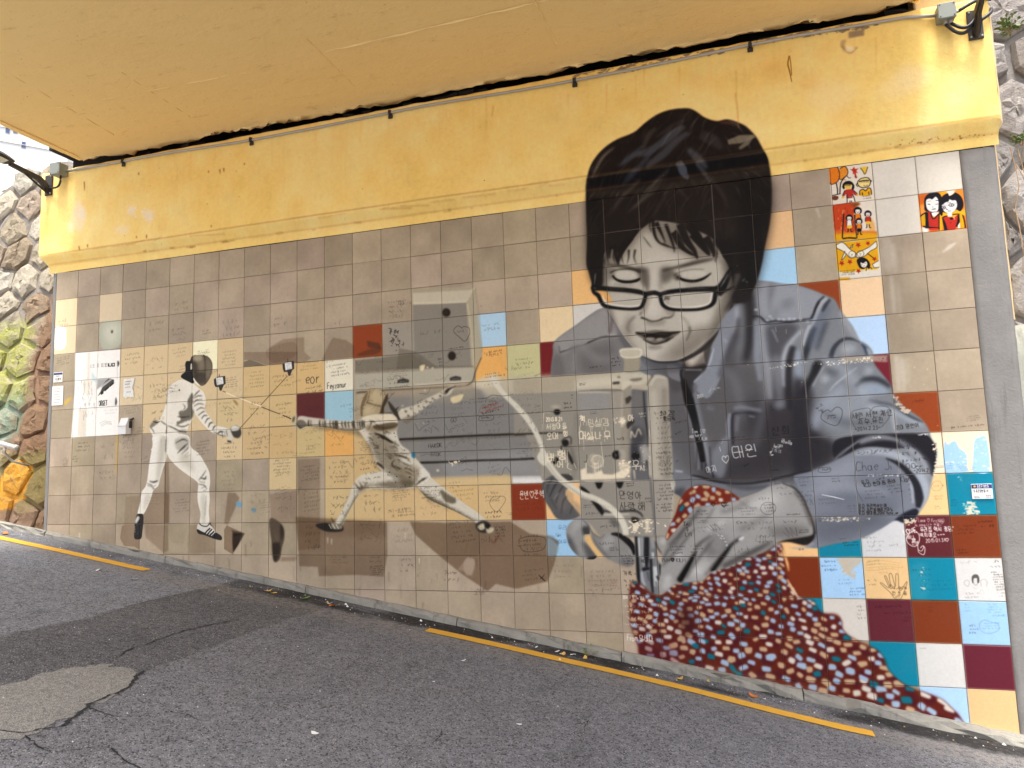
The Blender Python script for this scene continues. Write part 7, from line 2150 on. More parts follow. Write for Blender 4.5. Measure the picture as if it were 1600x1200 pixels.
S 527 .75 1|4.6|5828 2155 0 -24
S 527 .79 1|4.3|5718 2271 -1 -61
S 527 .87 1|4.5|5749 2300 0 -26
S 527 .54 1|5.1|5851 2180 -1 -41
S 527 .54 1|4.2|5778 2205 -2 -62
S 527 .58 1|5.3|5776 2305 0 -36
S 527 .7 1|4|5922 2155 0 -23
S 527 .74 1|3.3|5714 2262 -2 -73
S 527 .5 1|3.6|5737 2227 -2 -72
S 527 .7 1|3.2|5728 2236 0 -20
S 527 .54 1|4.8|5935 2252 -1 -42
S 527 .52 1|5.8|5854 2309 -1 -55
S 527 .9 1|3.7|5844 2217 0 -29
S 527 .59 1|5.7|5957 2315 -2 -60
S 527 .74 1|4.9|5863 2337 -1 -41
S 527 .73 1|5.5|5903 2325 -1 -39
S 527 .51 1|4.6|5820 2262 -2 -78
S 527 .68 1|3.5|5906 2273 -1 -44
S 527 .81 1|3.3|5792 2331 -2 -57
S 527 .78 1|4.4|5711 2185 -2 -67
S 527 .89 1|3.6|5767 2192 -1 -45
S 527 .77 1|4|5808 2268 -2 -69
S 527 .89 1|3.1|5747 2170 -1 -35
S 527 .5 1|4.7|5746 2148 -2 -77
S 527 .89 1|4.8|5725 2308 -1 -43
P 527 .9 2.9|6055 2307 30 18 17 -39 -25 -23 -19 15
=('H',[5997,2320,6104,2334,6100,2247,6013,2242],51,30,6.33,(226,212,186),0.9,1.6)
=('W','아',6121,2285,57.74,6.74,(226,212,186),0.9,0,0,1.0,0,0.05)
G 527 6211 2357 57 47 630 2 4.07 .56 .06 .75
S 527 .9 1.9|8.6|6139 2149 7 58 26 -50 32 66 22 -49
=('W','배',5424,1981,70.15,9.02,(226,212,186),0.9,0,0,1.0,0,0.05)
=('W','행',5516,1993,79.69,8.96,(226,212,186),0.9,0,0,1.0,0,0.05)
=('W','어',5508,1925,59.69,7.96,(226,212,186),0.85,0,0,1.0,0,0.05)
S 527 .8 1|4.9|5610 1965 -11 -38 34 -21
S 527 .8 1|4.9|5655 1964 18 -49
S 527 .6 1.5|6.8|5432 2062 -1 -54
S 527 .6 1.5|6.8|5446 2072 -1 -60
S 527 .6 1.5|6.3|5460 2044 0 -30
S 527 .6 1.5|5.9|5474 2043 -3 -92
S 527 .6 1.5|7.6|5488 2034 0 -30
S 527 .6 1.5|6.5|5502 2039 -3 -99
S 527 .6 1.5|6.6|5518 2072 -2 -59
S 527 .6 1.5|4.4|5532 2067 -3 -105
S 527 .6 1.5|4|5545 2037 -1 -40
S 527 .6 1.5|6.8|5560 2066 -3 -90
S 527 .6 1.5|6.4|5574 2055 -1 -55
S 527 .6 1.5|8.6|5587 2028 -2 -60
S 527 .6 1.5|8.4|5603 2072 -5 -145
S 527 .7 1|3.4|5864 1977 -8 -19 -17 -4 -13 14
S 527 .7 1|3.4|5858 1952 -24 -3 -16 19 4 26
S 527 .7 1|3.4|5828 1945 -19 25 8 30 28 13
S 527 .7 1|3.4|5801 1973 13 34 36 12 31 -20
S 527 .7 1|3.4|5812 2014 44 9 34 -25 0 -41
S 527 .7 1|3.4|5863 2028 37 -33 -6 -46 -43 -24
S 527 .7 1|3.4|5909 1992 -12 -50 -52 -24 -53 22
S 527 .7 1|3.4|5898 1933 -60 -20 -56 28 -9 56
P 527 .92 2.4 0 0|5708 1904 45 18 3 -48 64 -2 65 27 13 -34 77 -7 79 36 66 -21 -50 -46 -135 -6 -226 1
P 527 .3 4.9|5787 2018 40 18 57 -41 2 -58 -45 -27 -47 40
P 527 .65 4.8 0 0|6028 1962 86 -13 7 -66 -50 -37 -36 49
=('H',[6020,1981,6125,1978,6118,1835,6013,1838],52,50,8.34,(226,212,186),0.9,1.6)
S 527 .6 1.5|5|5831 1958 -3 -86
S 527 .6 1.5|6.5|5830 1958 -3 -86
S 527 .6 1.5|5.5|5755 1961 -3 -87
S 527 .6 1.5|4.1|5830 1958 -3 -86
S 527 .6 1.5|5.7|5859 1958 -3 -87
S 527 .6 1.5|5.7|5761 1961 -3 -87
S 527 .6 1.5|4.8|5816 1959 -2 -87
S 527 .6 1.5|3.1|5845 1958 -3 -87
S 527 .6 1.5|4.4|5840 1958 -3 -87
S 527 .6 1.4|3.8|5883 1957 -3 -87
S 527 .7 1|4.8|5890 2131 9 -127 1 -86
=('W','우',6131,1892,76.09,6.66,(226,212,186),0.9,0,0,1.0,0,0.05)
=('W','시',6197,1880,47.32,6.62,(226,212,186),0.9,0,0,1.0,0,0.05)
S 527 .8 1.9|13.3 7.6|6150 1891 5 -76
S 350 .75 .9|3.8 5.7 2.9|6298 2362 0 -76
S 350 .75 .9|3.8 5.7 2.8|6291 2210 2 -58
S 350 .75 .9|3.8 5.7 2.8|6286 2077 2 -39
S 350 .75 .9|3.8 5.7 2.8|6283 2001 1 -57
S 350 .75 .9|3.8 5.6 2.8|6279 1925 0 -104
=('H',[6141,2101,6293,2095,6278,1803,6249,1803,6228,1946,6133,1949],53,70,3.1,(222,216,204),0.85,1.6)
S 528 .8 1|6 3 6.9 4|5377 1820 81 3 81 -10 160 4
S 529 .7 1|3.9|5738 1811 388 -5
=('W','J',5735,1966,58.81,3.43,(44,38,34),0.8,0,0,1.0,0,0.05)
G 517 5905 2024 58 29 640 1 3.3 .59 .06 .75
G 517 6019 2164 86 33 641 1 3.28 .56 .06 .9
G 517 5803 2388 59 29 642 2 2.52 .49 .06 .75
G 517 5718 2631 74 24 643 2 2.55 .63 .06 .75
G 517 5575 2480 90 70 644 2 4.27 .63 .06 .75
G 517 5649 2545 20 50 645 2 3.41 .63 .06 .75
G 517 5774 2767 184 29 646 1 3.4 .59 .06 .75
G 517 5996 2830 88 88 647 3 3.35 .63 .06 .75
=('W','호라고민',6380,2325,32.16,3.78,(44,38,34),0.9,0,0,0.9,0,0.05)
=('W','황금득',6406,2276,37.71,4.24,(44,38,34),0.95,0,0,0.8,0,0.05)
G 517 6316 2362 123 532 648 13 2.43 .42 .06 .75
G 517 6327 2037 122 207 649 6 3.2 .42 .06 .75
=('W','만영아',6019,1662,62.35,3.9,(44,38,34),0.9,-0.06,0,0.95,0,0.05)
=('W','사랑해',6019,1564,69.09,4.32,(44,38,34),0.9,0,0,0.95,0,0.05)
G 517 6313 1772 144 136 650 5 2.89 .52 .06 .75
G 517 6305 1619 127 76 651 3 3.6 .56 .06 .75
G 517 6074 1791 77 38 652 2 2.94 .56 .06 .75
G 517 5712 1620 79 35 653 2 2.25 .49 .06 .75
G 517 5719 1559 132 35 654 1 2.62 .49 .06 .75
G 517 5839 1462 130 52 655 1 2.97 .49 .06 .75
G 517 6223 1671 51 51 656 2 2.9 .56 .06 .75
=('H',[6077,1499,6214,1497,6290,1496,6285,1383,6088,1384],54,90,6.63,(226,212,186),0.95,1.6)
P 527 .9 1.7 0 0|6122 1460 40 17 11 -26 -24 -51 -34 1
P 527 .8 2.5 0 0|6222 1493 34 0 -13 -93 -22 -17
S 527 1 .8|6.7|6310 1467 21 -9
S 527 1 .8|11.7|6372 1449 12 -16
=('W','우리',5496,1413,39.28,3.12,(60,90,120),0.6,0,0,1.0,0,0.05)
=('W','YSH',5471,1360,25.0,2.68,(60,90,120),0.6,0,0,1.0,0,0.05)
=('W','여우우',5496,1299,35.6,3.11,(60,80,110),0.6,0,0,1.0,0,0.05)
S 517 1 .9|8.9|5494 1369 3 -7
P 530 .55 2.7|5406 1352 76 -53 21 -52 -34 -39 -68 0
G 517 5901 1273 103 34 660 2 2.94 .56 .06 .75
G 517 5824 1316 121 34 661 1 2.96 .49 .06 .75
G 517 6011 1214 94 85 662 4 2.91 .56 .06 .75
=('W','거죽',6020,1050,34.06,3.41,(44,38,34),0.85,0,0,1.0,0,0.05)
G 517 6073 1071 46 25 663 1 2.89 .56 .06 .75
G 517 6019 1024 97 106 664 3 2.89 .52 .06 .75
G 531 5898 1019 85 85 665 4 2.19 .35 .06 .75
=('W','HO TW',6171,1152,25.34,3.38,(44,38,34),0.9,0,0,1.0,0,0.05)
=('W','YWH',6331,1157,30.06,3.34,(44,38,34),0.8,0,0,1.0,0,0.05)
=('W','♡',6407,1161,28.24,9.97,(44,38,34),0.9,0,0,1.0,0,0.05)
=('W','KILM',6448,1158,29.8,3.31,(44,38,34),0.75,0,0,1.0,0,0.05)
=('W','2014. 7. 5  To 보나',6011,865,27.13,3.82,(226,220,210),0.9,0,0,0.62,0,0.05)
G 532 6018 828 228 38 670 1 3.24 .59 0 .9
G 532 6016 786 245 38 671 1 3.23 .59 0 .9
G 532 6014 736 253 38 672 1 3.23 .59 0 .9
G 532 6011 686 244 37 673 1 3.23 .59 0 .9
=('W','From 달바다',6030,541,47.84,5.54,(226,220,210),0.9,0,0,0.7,0,0.05)
G 517 6621 1562 98 44 700 2 2.45 .49 .04 .75
G 517 6399 1287 126 72 701 3 2.47 .56 .04 .75
G 517 6556 1291 112 67 702 3 2.44 .56 .04 .75
G 517 6625 1485 98 26 703 2 2.44 .42 .04 .75
G 517 6930 1580 149 70 704 3 2.39 .35 .04 .75
G 517 7081 1657 87 34 705 1 2.37 .42 .04 .75
G 517 7120 1604 95 69 706 3 2.36 .49 .04 .75
G 517 7223 1743 121 95 707 2 2.35 .35 .04 .75
G 517 6915 1482 70 43 708 1 2.39 .63 .04 .75
G 517 6984 1472 218 78 709 2 2.38 .35 .04 .75
G 517 7046 1375 138 86 710 2 2.36 .39 .04 .75
G 517 6912 1296 96 69 711 1 2.38 .32 .04 .75
G 517 7259 1527 188 21 712 1 2.33 .56 .04 .75
G 517 7239 1479 111 34 713 1 2.33 .39 .04 .75
G 517 7359 1408 93 33 714 2 2.3 .49 .04 .75
G 517 6721 1457 142 62 715 2 2.42 .28 .04 .75
G 517 7420 1686 59 144 716 3 2.31 .24 .04 .75
G 517 6614 1440 71 62 717 2 2.44 .28 .04 .75
S 517 .7 .9|2.6|7120 1595 35 19 50 -10 15 -37 -28 -40 -51 -3 -32 35 11 36
=('W','TAN',6515,1440,30.7,4.06,(44,38,34),0.9,-0.1,0,1.0,0,0.05)
=('W','S',6540,1400,27.01,4.05,(44,38,34),0.9,0,0,1.0,0,0.05)
=('W','LVI',6529,1359,30.6,4.05,(44,38,34),0.9,0,0,1.0,0,0.05)
=('W','♡',6742,1587,35.67,4.01,(44,38,34),0.9,0,0,1.0,0,0.05)
=('W','♡',6817,1577,46.11,4.43,(44,38,34),0.9,0,0,1.0,0,0.05)
G 517 6819 1622 53 39 720 2 3.4 .63 .06 .75
=('W','ASAF',6916,1225,34.86,2.61,(44,38,34),0.5,0,0,1.0,0,0.05)
S 517 .5 .9|2.7|6698 1435 55 -41 -32 54 49 -54 -13 63 49 -54
S 517 .5 .8|2.5|7258 1391 47 -44 -28 79 53 -79 -20 79 45 -70 -3 69 11 -69
S 517 .5 .9|2.6|7071 1366 -12 -44 34 -9
S 517 .5 .9|2.6|7096 1366 -8 -62
S 517 .5 .9|2.6|7113 1357 -2 -53
S 517 .5 .9|2.6|7130 1366 -2 -53
=('W','예지',6724,1846,52.11,4.47,(216,214,210),0.85,0.2,0,0.8,0,0.05)
=('W','♡',6845,1918,66.55,5.18,(216,214,210),0.9,0.05,0,1.0,0,0.05)
=('W','태윈',6934,1952,95.59,5.88,(216,214,210),0.9,0.12,0,0.95,0,0.05)
S 435 .7 .7|4.5|6832 2054 8 -38
S 435 .5 .7|3.7|6851 2076 14 37
=('W','2007',6685,2447,27.35,3.8,(216,214,210),0.8,0.12,0,0.7,0,0.05)
G 435 6749 2517 136 53 730 1 3.22 .49 .3 .75
=('W','Tom  I ♡',6627,2169,31.78,3.78,(216,214,210),0.8,0,0,0.7,0,0.05)
=('W','was here!',6603,2130,33.32,3.79,(216,214,210),0.8,0.1,0,0.62,0,0.05)
=('W','7/8/14',6673,2110,25.6,3.76,(216,214,210),0.8,0,0,0.8,0,0.05)
=('W','Rheilla',7294,2066,31.61,3.59,(216,214,210),0.85,-0.25,0,0.75,0,0.05)
=('W','was',7264,2041,30.22,3.6,(216,214,210),0.8,-0.25,0,0.7,0,0.05)
=('W','here',7235,2031,31.71,3.6,(216,214,210),0.8,-0.25,0,0.65,0,0.05)
=('W','7.15.13',7215,2006,23.08,3.25,(216,214,210),0.8,-0.25,0,1.0,0,0.05)
=('H',[7199,2010,7223,2009,7228,1972,7199,1966],61,8,5.77,(216,214,210),0.8,1.6)
=('W','신화',7228,2128,62.2,5.79,(30,28,28),0.9,0,0,1.05,0,0.05)
G 517 6909 2126 118 14 731 1 3.15 .56 .06 .75
G 517 7222 2360 25 50 732 2 3.1 .56 .06 .75
G 517 7294 2326 57 21 733 1 3.08 .49 .06 .75
G 517 7513 2079 56 35 734 1 3.61 .56 .06 .75
G 517 6478 2268 99 30 735 1 3.26 .49 .2 .75
G 517 6477 2183 57 45 736 1 3.25 .49 .4 .75
G 517 6477 1968 83 38 737 1 2.59 .42 .06 .75
S 443 .7 1.5|6.6|7006 1894 41 21
S 443 .7 1.4|5.7|7203 1858 59 2
G 517 7202 1796 78 50 738 3 2.44 .49 .06 .75
=('W','세린,서현,채린',7810,2223,43.72,3.54,(44,38,34),0.9,0.06,0,0.9,0,0.05)
=('W','지우,유진',7847,2178,39.39,3.52,(44,38,34),0.9,0.06,0,1,0,0.05)
=('W','~2014.2.23~',7820,2132,29.05,3.32,(44,38,34),0.9,0.05,0,1.0,0,0.05)
S 517 .75 .6|2.7|7941 2276 -13 25 -80 -9 -40 -20 -2 -65 30 -67
S 517 .75 .6|2.7|7941 2276 27 31 78 1 31 -39 -19 -53 -54 -62
S 517 .85 .6|3.2|7664 2285 -22 18 -43 -31 2 -44 88 -48 44 52 11 65 -35 24 -41 -31
G 517 7629 2265 79 36 740 2 2.87 .63 .06 .75
G 517 7541 2319 69 74 741 2 2.9 .59 .7 .75
=('W','온마 믿었어',8104,2128,32.48,3.25,(44,38,34),0.9,0.1,0,0.8,0,0.05)
=('W','To 세린',8107,2038,38.45,3.44,(44,38,34),0.9,0.1,0,0.9,0,0.05)
G 517 8120 2021 242 50 742 1 3.09 .66 .06 .95
G 517 8111 1970 201 42 743 1 3.09 .66 .06 .95
G 517 8111 1921 161 45 744 1 3.08 .66 .06 .95
G 517 8146 1872 110 40 745 1 3.07 .63 .06 .75
=('W','~2014.2.',8193,1813,27.95,3.39,(44,38,34),0.9,0,0,0.9,0,0.05)
G 517 7814 1990 248 46 746 1 2.81 .56 .06 .95
=('W','Chae Ji Woo',7804,1834,67.94,2.88,(44,38,34),0.8,0.02,0,0.92,0,0.05)
G 517 7498 2078 148 31 747 1 3.25 .66 .06 .75
G 517 7682 2093 94 31 748 1 2.67 .56 .06 .75
S 517 .8 .6|2.5|7549 1864 76 3 -3 -33 -75 0 2 30
G 517 7552 1863 73 26 749 1 2.68 .59 .06 .75
=('W','R&D',7842,1734,26.61,3.27,(44,38,34),0.95,0.25,0,1.0,0,0.05)
G 517 7906 1773 101 30 750 1 3.12 .66 .25 .75
=('W','R&D 한마음 음비',7852,1713,28.61,3.47,(44,38,34),0.95,0.14,0,0.92,0,0.05)
G 517 7841 1695 132 76 751 3 2.26 .35 .06 .75
G 517 7999 1728 101 70 752 3 2.41 .49 .1 .75
=('W','Klara',8101,1742,46.15,3.21,(44,38,34),0.85,0.1,0,0.7,0,0.05)
G 517 8140 1746 15 150 753 4 2.21 .42 .06 .75
S 517 .6 .6|2.5|7818 1904 -24 -107 7 -107 33 -80
=('W','R&D 우리역사단체',7806,1565,24.5,3.47,(44,38,34),0.95,0,0,0.84,0,0.05)
=('W','R&D 김현봉해비건마노',7804,1537,24.49,3.47,(44,38,34),0.95,0,0,0.84,0,0.05)
=('W','R&D 영마음,2014 forever',7802,1512,24.47,3.47,(44,38,34),0.95,0,0,0.84,0,0.05)
G 517 7629 1791 72 41 760 2 2.3 .42 .06 .75
G 517 7517 1642 135 62 761 2 2.31 .28 .06 .75
G 517 7714 1585 61 61 762 3 2.27 .28 .06 .75
G 517 7511 1492 57 31 763 2 2.3 .28 .06 .75
G 517 7646 1342 61 15 764 1 2.27 .35 .06 .75
G 517 7385 1797 84 74 765 3 2.35 .35 .06 .75
G 517 7363 1700 132 127 766 4 2.34 .28 .06 .75
=('W','Luna ♡ Kristine',8192,1456,27.66,2.96,(222,206,204),0.8,-0.04,0,0.72,0,0.05)
=('W','Sujeong 나는 현재~',8165,1425,23.73,2.97,(222,206,204),0.75,-0.03,0,0.72,0,0.05)
=('W','♡',8325,1437,42.98,2.93,(222,206,204),0.7,0,0,1.0,0,0.05)
=('W','LOVE',8094,1361,35.73,6.95,(228,222,216),0.98,0.25,0,0.9,0,0.05)
S 533 .98 .6|4.9|8123 1371 -18 -36 12 -36 36 -20 31 30 6 52 -27 31 -40 -21
=('W','해나',8110,1332,29.71,3.96,(228,222,216),0.9,0,0,0.8,0,0.05)
=('W','♡',8143,1315,21.72,6.91,(228,222,216),0.9,0,0,1.0,0,0.05)
=('W','현빈',8137,1291,27.64,3.95,(228,222,216),0.9,0,0,0.8,0,0.05)
S 533 1 .6|4.4|8175 1289 1 -31 21 -10 17 31 -9 5 -15 -16
S 533 1 .6|4.4|8176 1258 2 -20 31 -16 11 46 -10 13
=('W','우리집 역시 짱담"',8200,1383,33.49,4.92,(228,222,216),0.9,0.03,0,0.72,0,0.05)
=('W','박희애요~~~',8196,1345,31.49,4.53,(228,222,216),0.9,0.03,0,0.8,0,0.05)
=('W','2015.01.31♡',8229,1307,25.49,4.12,(228,222,216),0.9,0.06,0,1.0,0,0.05)
G 517 7812 1356 124 124 800 4 2.3 .28 .06 .75
G 517 7971 1321 66 66 801 1 2.27 .42 .06 .75
G 534 8419 1433 140 75 802 3 2.2 .42 .06 .75
G 535 8563 1466 95 63 803 2 2.18 .59 .06 .75
G 535 8414 1264 75 42 804 2 2.19 .49 .06 .75
G 483 8310 1721 65 21 805 1 2.24 .42 .06 .75
G 483 8303 1646 60 38 806 2 2.23 .35 .06 .75
G 517 8292 1571 60 32 807 2 2.23 .28 .06 .75
G 536 8404 1615 54 54 808 3 2.21 .35 .06 .75
G 517 7667 1315 113 39 809 2 2.32 .56 .06 .75
G 537 8477 1866 108 54 810 4 2.22 .28 .06 .75
G 537 8406 1880 43 54 811 3 2.23 .28 .06 .75
G 517 8332 1859 54 21 812 2 2.24 .35 .06 .75
G 538 7502 1180 137 91 813 3 2.34 .59 .06 .75
G 539 7614 1046 102 51 814 2 2.31 .35 .06 .75
G 539 7675 983 118 67 815 3 2.3 .49 .06 .75
G 517 7810 1049 67 61 816 2 2.28 .35 .06 .75
G 517 7810 1182 112 44 817 2 2.29 .24 .06 .75
G 540 7849 1136 212 67 818 2 2.28 .28 .06 .75
G 536 8114 1126 131 32 819 1 2.23 .42 .06 .75
G 536 8152 1093 87 141 820 4 2.22 .28 .06 .75
G 536 8232 1048 151 86 821 3 2.21 .21 .06 .75
G 517 8427 1179 117 26 822 1 2.18 .21 .06 .75
G 517 8621 1109 73 136 823 8 2.14 .56 .06 .75
G 517 8647 1186 31 21 824 1 2.14 .56 .06 .75
G 517 8605 1153 84 31 825 1 2.15 .35 .06 .75
G 517 8418 962 127 53 826 2 2.17 .35 .06 .75
G 517 8639 988 52 62 827 3 2.13 .28 .06 .75
G 517 7725 858 50 111 828 4 2.28 .42 .06 .75
G 541 7849 860 199 33 829 1 2.26 .49 .06 .75
G 541 7888 816 209 33 830 1 2.25 .42 .06 .75
G 541 8033 785 54 43 831 2 2.22 .42 .06 .75
G 534 8195 857 32 43 832 2 2.2 .42 .06 .75
G 537 8431 884 31 63 833 3 2.16 .28 .06 .75
G 537 8571 887 83 73 834 4 2.14 .28 .06 .75
G 542 8603 812 83 20 835 1 2.13 .35 .06 .75
G 517 8438 741 63 73 836 3 2.15 .49 .06 .75
G 542 8519 755 136 52 837 3 2.14 .28 .06 .75
G 517 7351 1274 46 34 838 1 2.38 .56 .06 .75
G 517 8119 570 53 16 839 1 2.19 .28 .06 .75
S 543 .85 .7|2.9|7991 909 -28 45 -54 56 8 7 43 -35 -17 63 -5 20 10 0 26 -77 -6 86 9 10 11 -7 15 -86 10 87 11 4 5 -9 -2 -84 10 -23 39 58 6 -5 -25 -64 -24 -48
=('W','Oaxaca',7964,977,28.64,2.86,(60,48,38),0.8,0,0,1.0,0,0.05)
=('W','전 호 용',7977,934,24.18,2.86,(60,48,38),0.8,0,0,1.0,0,0.05)
S 543 .7 .6|2.2|8024 912 -2 -6 -7 -3 -7 1 -4 4 0 7 5 4 8 1 6 -3
S 543 .7 .6|2.2|8033 912 -5 -11 -12 -6 -13 2 -7 9 1 11 9 9 13 2 10 -6
S 544 .5 .6|2.2|7819 1159 77 21 84 -9 63 -11
S 544 .5 .6|2.2|7817 1140 76 14 86 -1 62 -11
S 544 .5 .6|2.2|7816 1124 76 7 85 6 63 -11
S 544 .5 .6|2.2|7815 1108 75 1 86 12 63 -11
P 545 .8 1.3|8500 1030 1 38 18 17 22 -4 7 -29 -7 -27 -9 5 0 28 -20 -4 -5 -30
S 546 .8 .5|2.3|8508 1052 1 -28 13 -14 13 15 7 27
S 547 .7 .5|2.3|8457 1007 -8 22 21 17 12 -17 -9 -27 -16 5
S 547 .7 .5|2.3|8556 1003 -2 33 22 17 18 -17 -7 -33
S 548 .6 .5|2.1|8537 953 17 28 15 -28 -34 0
S 548 .6 .5|2.1|8501 996 19 -10 21 11
S 531 .5 .7|2.4|8298 1709 24 35 36 -1 11 -35 -21 -28 -36 0 -11 29
S 542 .5 .6|2.1|8518 744 32 28 48 -15 38 -10 -4 -43 -61 -24 -47 20 -6 44
G 549 8183 2348 169 33 850 1 2.49 .49 .06 .75
G 517 8559 2210 98 43 851 3 1.86 .32 .06 .75
G 517 8450 2139 230 21 852 1 2.24 .56 .06 .75
G 517 7430 2070 56 47 860 1 2.22 .39 .06 .75
=('K',[28,3821,7320,3914,8842,3856,8684,426,6621,471,52,1632],1,230,1.6,5.08,(222,210,190),0.7)
=('K',[28,3821,7320,3914,8842,3856,8684,426,6621,471,52,1632],2,120,1.6,4.81,(50,40,34),0.6)
S 543 .24 3|3.1|3643 912 4 -35
S 543 .32 3.2|7.1|2625 788 6 -79
S 543 .35 3.4|3.8|1917 1042 -7 -112
S 543 .15 3.4|9.8|1518 856 -3 -64
S 543 .39 3.4|10.9|1442 687 1 -33
S 543 .19 3.4|8.1|1731 1052 -10 -55
S 543 .25 2.8|5.3|4687 1321 -11 -93
S 543 .39 2.9|7.5|4221 1040 -3 -25
S 543 .32 2.6|6.5|5852 944 -5 -50
S 543 .28 3.4|9.5|1735 1190 -2 -74
S 543 .26 3.5|5.2|1249 751 0 -76
S 543 .32 3.1|4.3|3215 827 -11 -73
S 543 .26 3.5|3.9|1287 1157 -2 -88
S 543 .39 3.3|6.8|2268 1158 1 -115
S 543 .38 3.3|8.8|2049 695 -3 -42
S 543 .15 3.5|5.4|1107 1163 10 -60
S 543 .16 3.5|7.3|1314 903 19 -123
S 543 .28 3.1|4.7|2878 809 10 -81
S 543 .19 3|8.9|3657 933 -7 -108
S 543 .32 3.2|6.8|2716 747 -5 -111
S 543 .32 2.8|7|4719 1215 -6 -44
S 543 .39 3.4|6.6|1848 718 -1 -48
S 543 .25 2.9|7.8|4051 940 9 -106
S 543 .24 2.9|5.1|4181 761 6 -72
S 543 .35 2.8|8.3|4850 991 -13 -81
S 543 .17 2.6|4.8|5527 786 -2 -85
S 543 .31 3.1|6.9|3036 1141 12 -87
S 543 .25 3.4|5.2|1803 972 7 -63
S 543 .32 3.1|5.3|2884 880 -10 -31
S 543 .27 2.7|2.9|4952 932 8 -52
S 543 .23 3|4.7|3493 1235 4 -54
S 543 .26 2.6|3.8|5740 1346 -5 -44
S 543 .27 3.2|4.4|2338 706 1 -89
S 543 .36 2.9|8.3|4266 801 -8 -62
S 543 .32 3.3|8.1|2373 976 8 -61
S 543 .23 2.6|6.7|5840 1010 2 -48
S 543 .29 3|4.5|3767 1113 -5 -35
S 543 .3 3.3|10|2501 1328 9 -51
S 543 .31 3.1|3.9|3219 758 10 -52
S 543 .22 2.7|6.3|5307 969 5 -55
S 543 .19 3.1|8.6|3309 1097 -3 -60
S 543 .36 3.3|3.7|2248 1178 15 -74
S 543 .18 2.6|4.4|5431 839 -6 -81
S 543 .23 2.6|2.8|5396 831 -9 -93
S 543 .2 3.5|5.8|1142 1236 -7 -97
S 543 .32 3.3|4.1|2132 1136 12 -82
S 543 .28 3|8.1|3941 1056 0 -80
S 543 .28 2.9|5.5|4403 1048 2 -55
S 543 .32 2.8|8.1|4764 1173 8 -63
S 543 .34 2.6|6|5772 931 -4 -53
S 543 .16 2.7|3.2|5303 1270 -11 -30
S 543 .39 3.5|8.3|1117 1177 -9 -94
S 543 .38 2.6|3.9|5787 892 8 -22
S 543 .23 3|6.6|3650 1217 6 -61
S 543 .34 3.3|10.4|2446 1298 4 -114
S 543 .32 2.6|6.1|5688 1126 -9 -96
S 543 .34 3.5|10|1141 1193 3 -99
S 543 .2 3.1|6.5|2966 1092 11 -114
S 543 .3 2.9|5.3|4352 1003 -5 -42
S 543 .25 3.4|5.2|1815 967 15 -96
S 550 .85 1.8|9.4 4.7|4105 1400 -1 -50
S 550 .85 1.9|9.9 4.9|3368 1347 0 -52
S 550 .85 1.9|9.9 5|3328 1358 0 -52
S 550 .85 2.2|11.9 5.9|437 1413 2 -59
S 550 .85 1.7|9.3 4.6|4236 1179 -1 -50
P 551 .5 17.6|263 4768 37 143 69 28 68 -157 -43 -197 -64 63
P 551 .8 16.9|1009 4739 23 41 40 6 36 -50 -28 -57 -35 22
P 551 .75 16.6|1210 4657 35 50 58 6 53 -62 -41 -70 -52 27
P 551 .45 16.9|840 4552 49 27 80 -1 72 -43 -59 -38 -71 21
P 551 .6 17.7|215 4667 19 55 35 9 34 -61 -23 -75 -32 25
P 551 .6 17.6|341 4793 27 65 49 10 46 -74 -33 -89 -44 31
=('H',[1015,4793,1346,4728,1319,4560,1052,4677],91,24,10.66,(234,224,208),0.8,1.6)
=('H',[838,4587,1072,4578,1058,4497,858,4508],92,20,9.23,(230,214,190),0.6,1.6)
S 552 .9 2.4|12.9 5.6|421 5146 9 -101
S 552 .9 2.3|12.3 5.4|1145 5137 5 -28
S 552 .9 2.2|11.6 5.1|2159 5018 5 -48
S 552 .9 2.2|11.6 5.1|2205 5024 4 -41
S 552 .9 2.2|11.7 5.1|2020 5025 5 -21
S 552 .9 2.4|12.7 5.5|383 4434 7 -43
S 552 .9 2.4|12.6 5.5|495 4441 6 -35
S 552 .9 2.3|12.1 5.3|1265 4451 5 -42
S 552 .9 2.3|12.1 5.3|1134 4453 5 -21
S 552 .9 2.1|11.4 5|2447 5040 4 -20
S 552 .9 2.1|11.5 5|2062 4451 4 -21
S 553 .9 1.5|7.1 9.2 8.1 5.1|7560 5143 -14 -68 9 -66 9 -88
S 553 .8 1.5|6.1|7564 5137 4 -88 -1 -75
S 554 .8 2.1|6.2|7133 4909 6 -137 0 -164
S 555 .6 2.1|4.7|7150 5099 -9 -218
S 556 .6 3|8.5|5068 5172 -15 -100
P 557 .3 46|7336 5073 112 65 99 -106 -110 -65
P 557 .3 45|7619 4899 80 49 69 -77 -78 -49
P 557 .15 44|7809 4599 127 93 108 -134 -125 -93
P 557 .25 48|6771 5061 75 41 67 -68 -74 -42
P 557 .25 48|6905 5063 44 47 36 -62 -43 -48
P 558 .55 38|8289 4824 112 81 185 -98 -68 -99 -148 -3
P 558 .4 38|8167 4743 99 65 165 -82 -59 -79 -132 0
P 558 .35 39|7663 4784 140 112 230 -126 -83 -134 -185 -8
P 558 .4 37|8450 4435 55 296 40 -191 -25 -295 -51 -83
P 558 .35 37|8556 4670 131 128 208 -131 -81 -150 -169 -15
P 558 .6 46|5751 5078 49 21 86 -34 -28 -27 -67 4
P 558 .5 46|5627 5130 58 25 102 -40 -33 -32 -80 4
P 558 .4 53|3663 5426 39 18 70 -28 -22 -24 -54 2
=('K',[88,5261,8944,5203,8937,4321,33,4312],3,60,2.35,7.64,(130,84,40),0.6)
=('K',[88,5261,8944,5203,8937,4321,33,4312],4,40,2.94,9.41,(246,224,180),0.6)
S 559 .21 9.2|11.2 4.6|1353 5269 7 -244
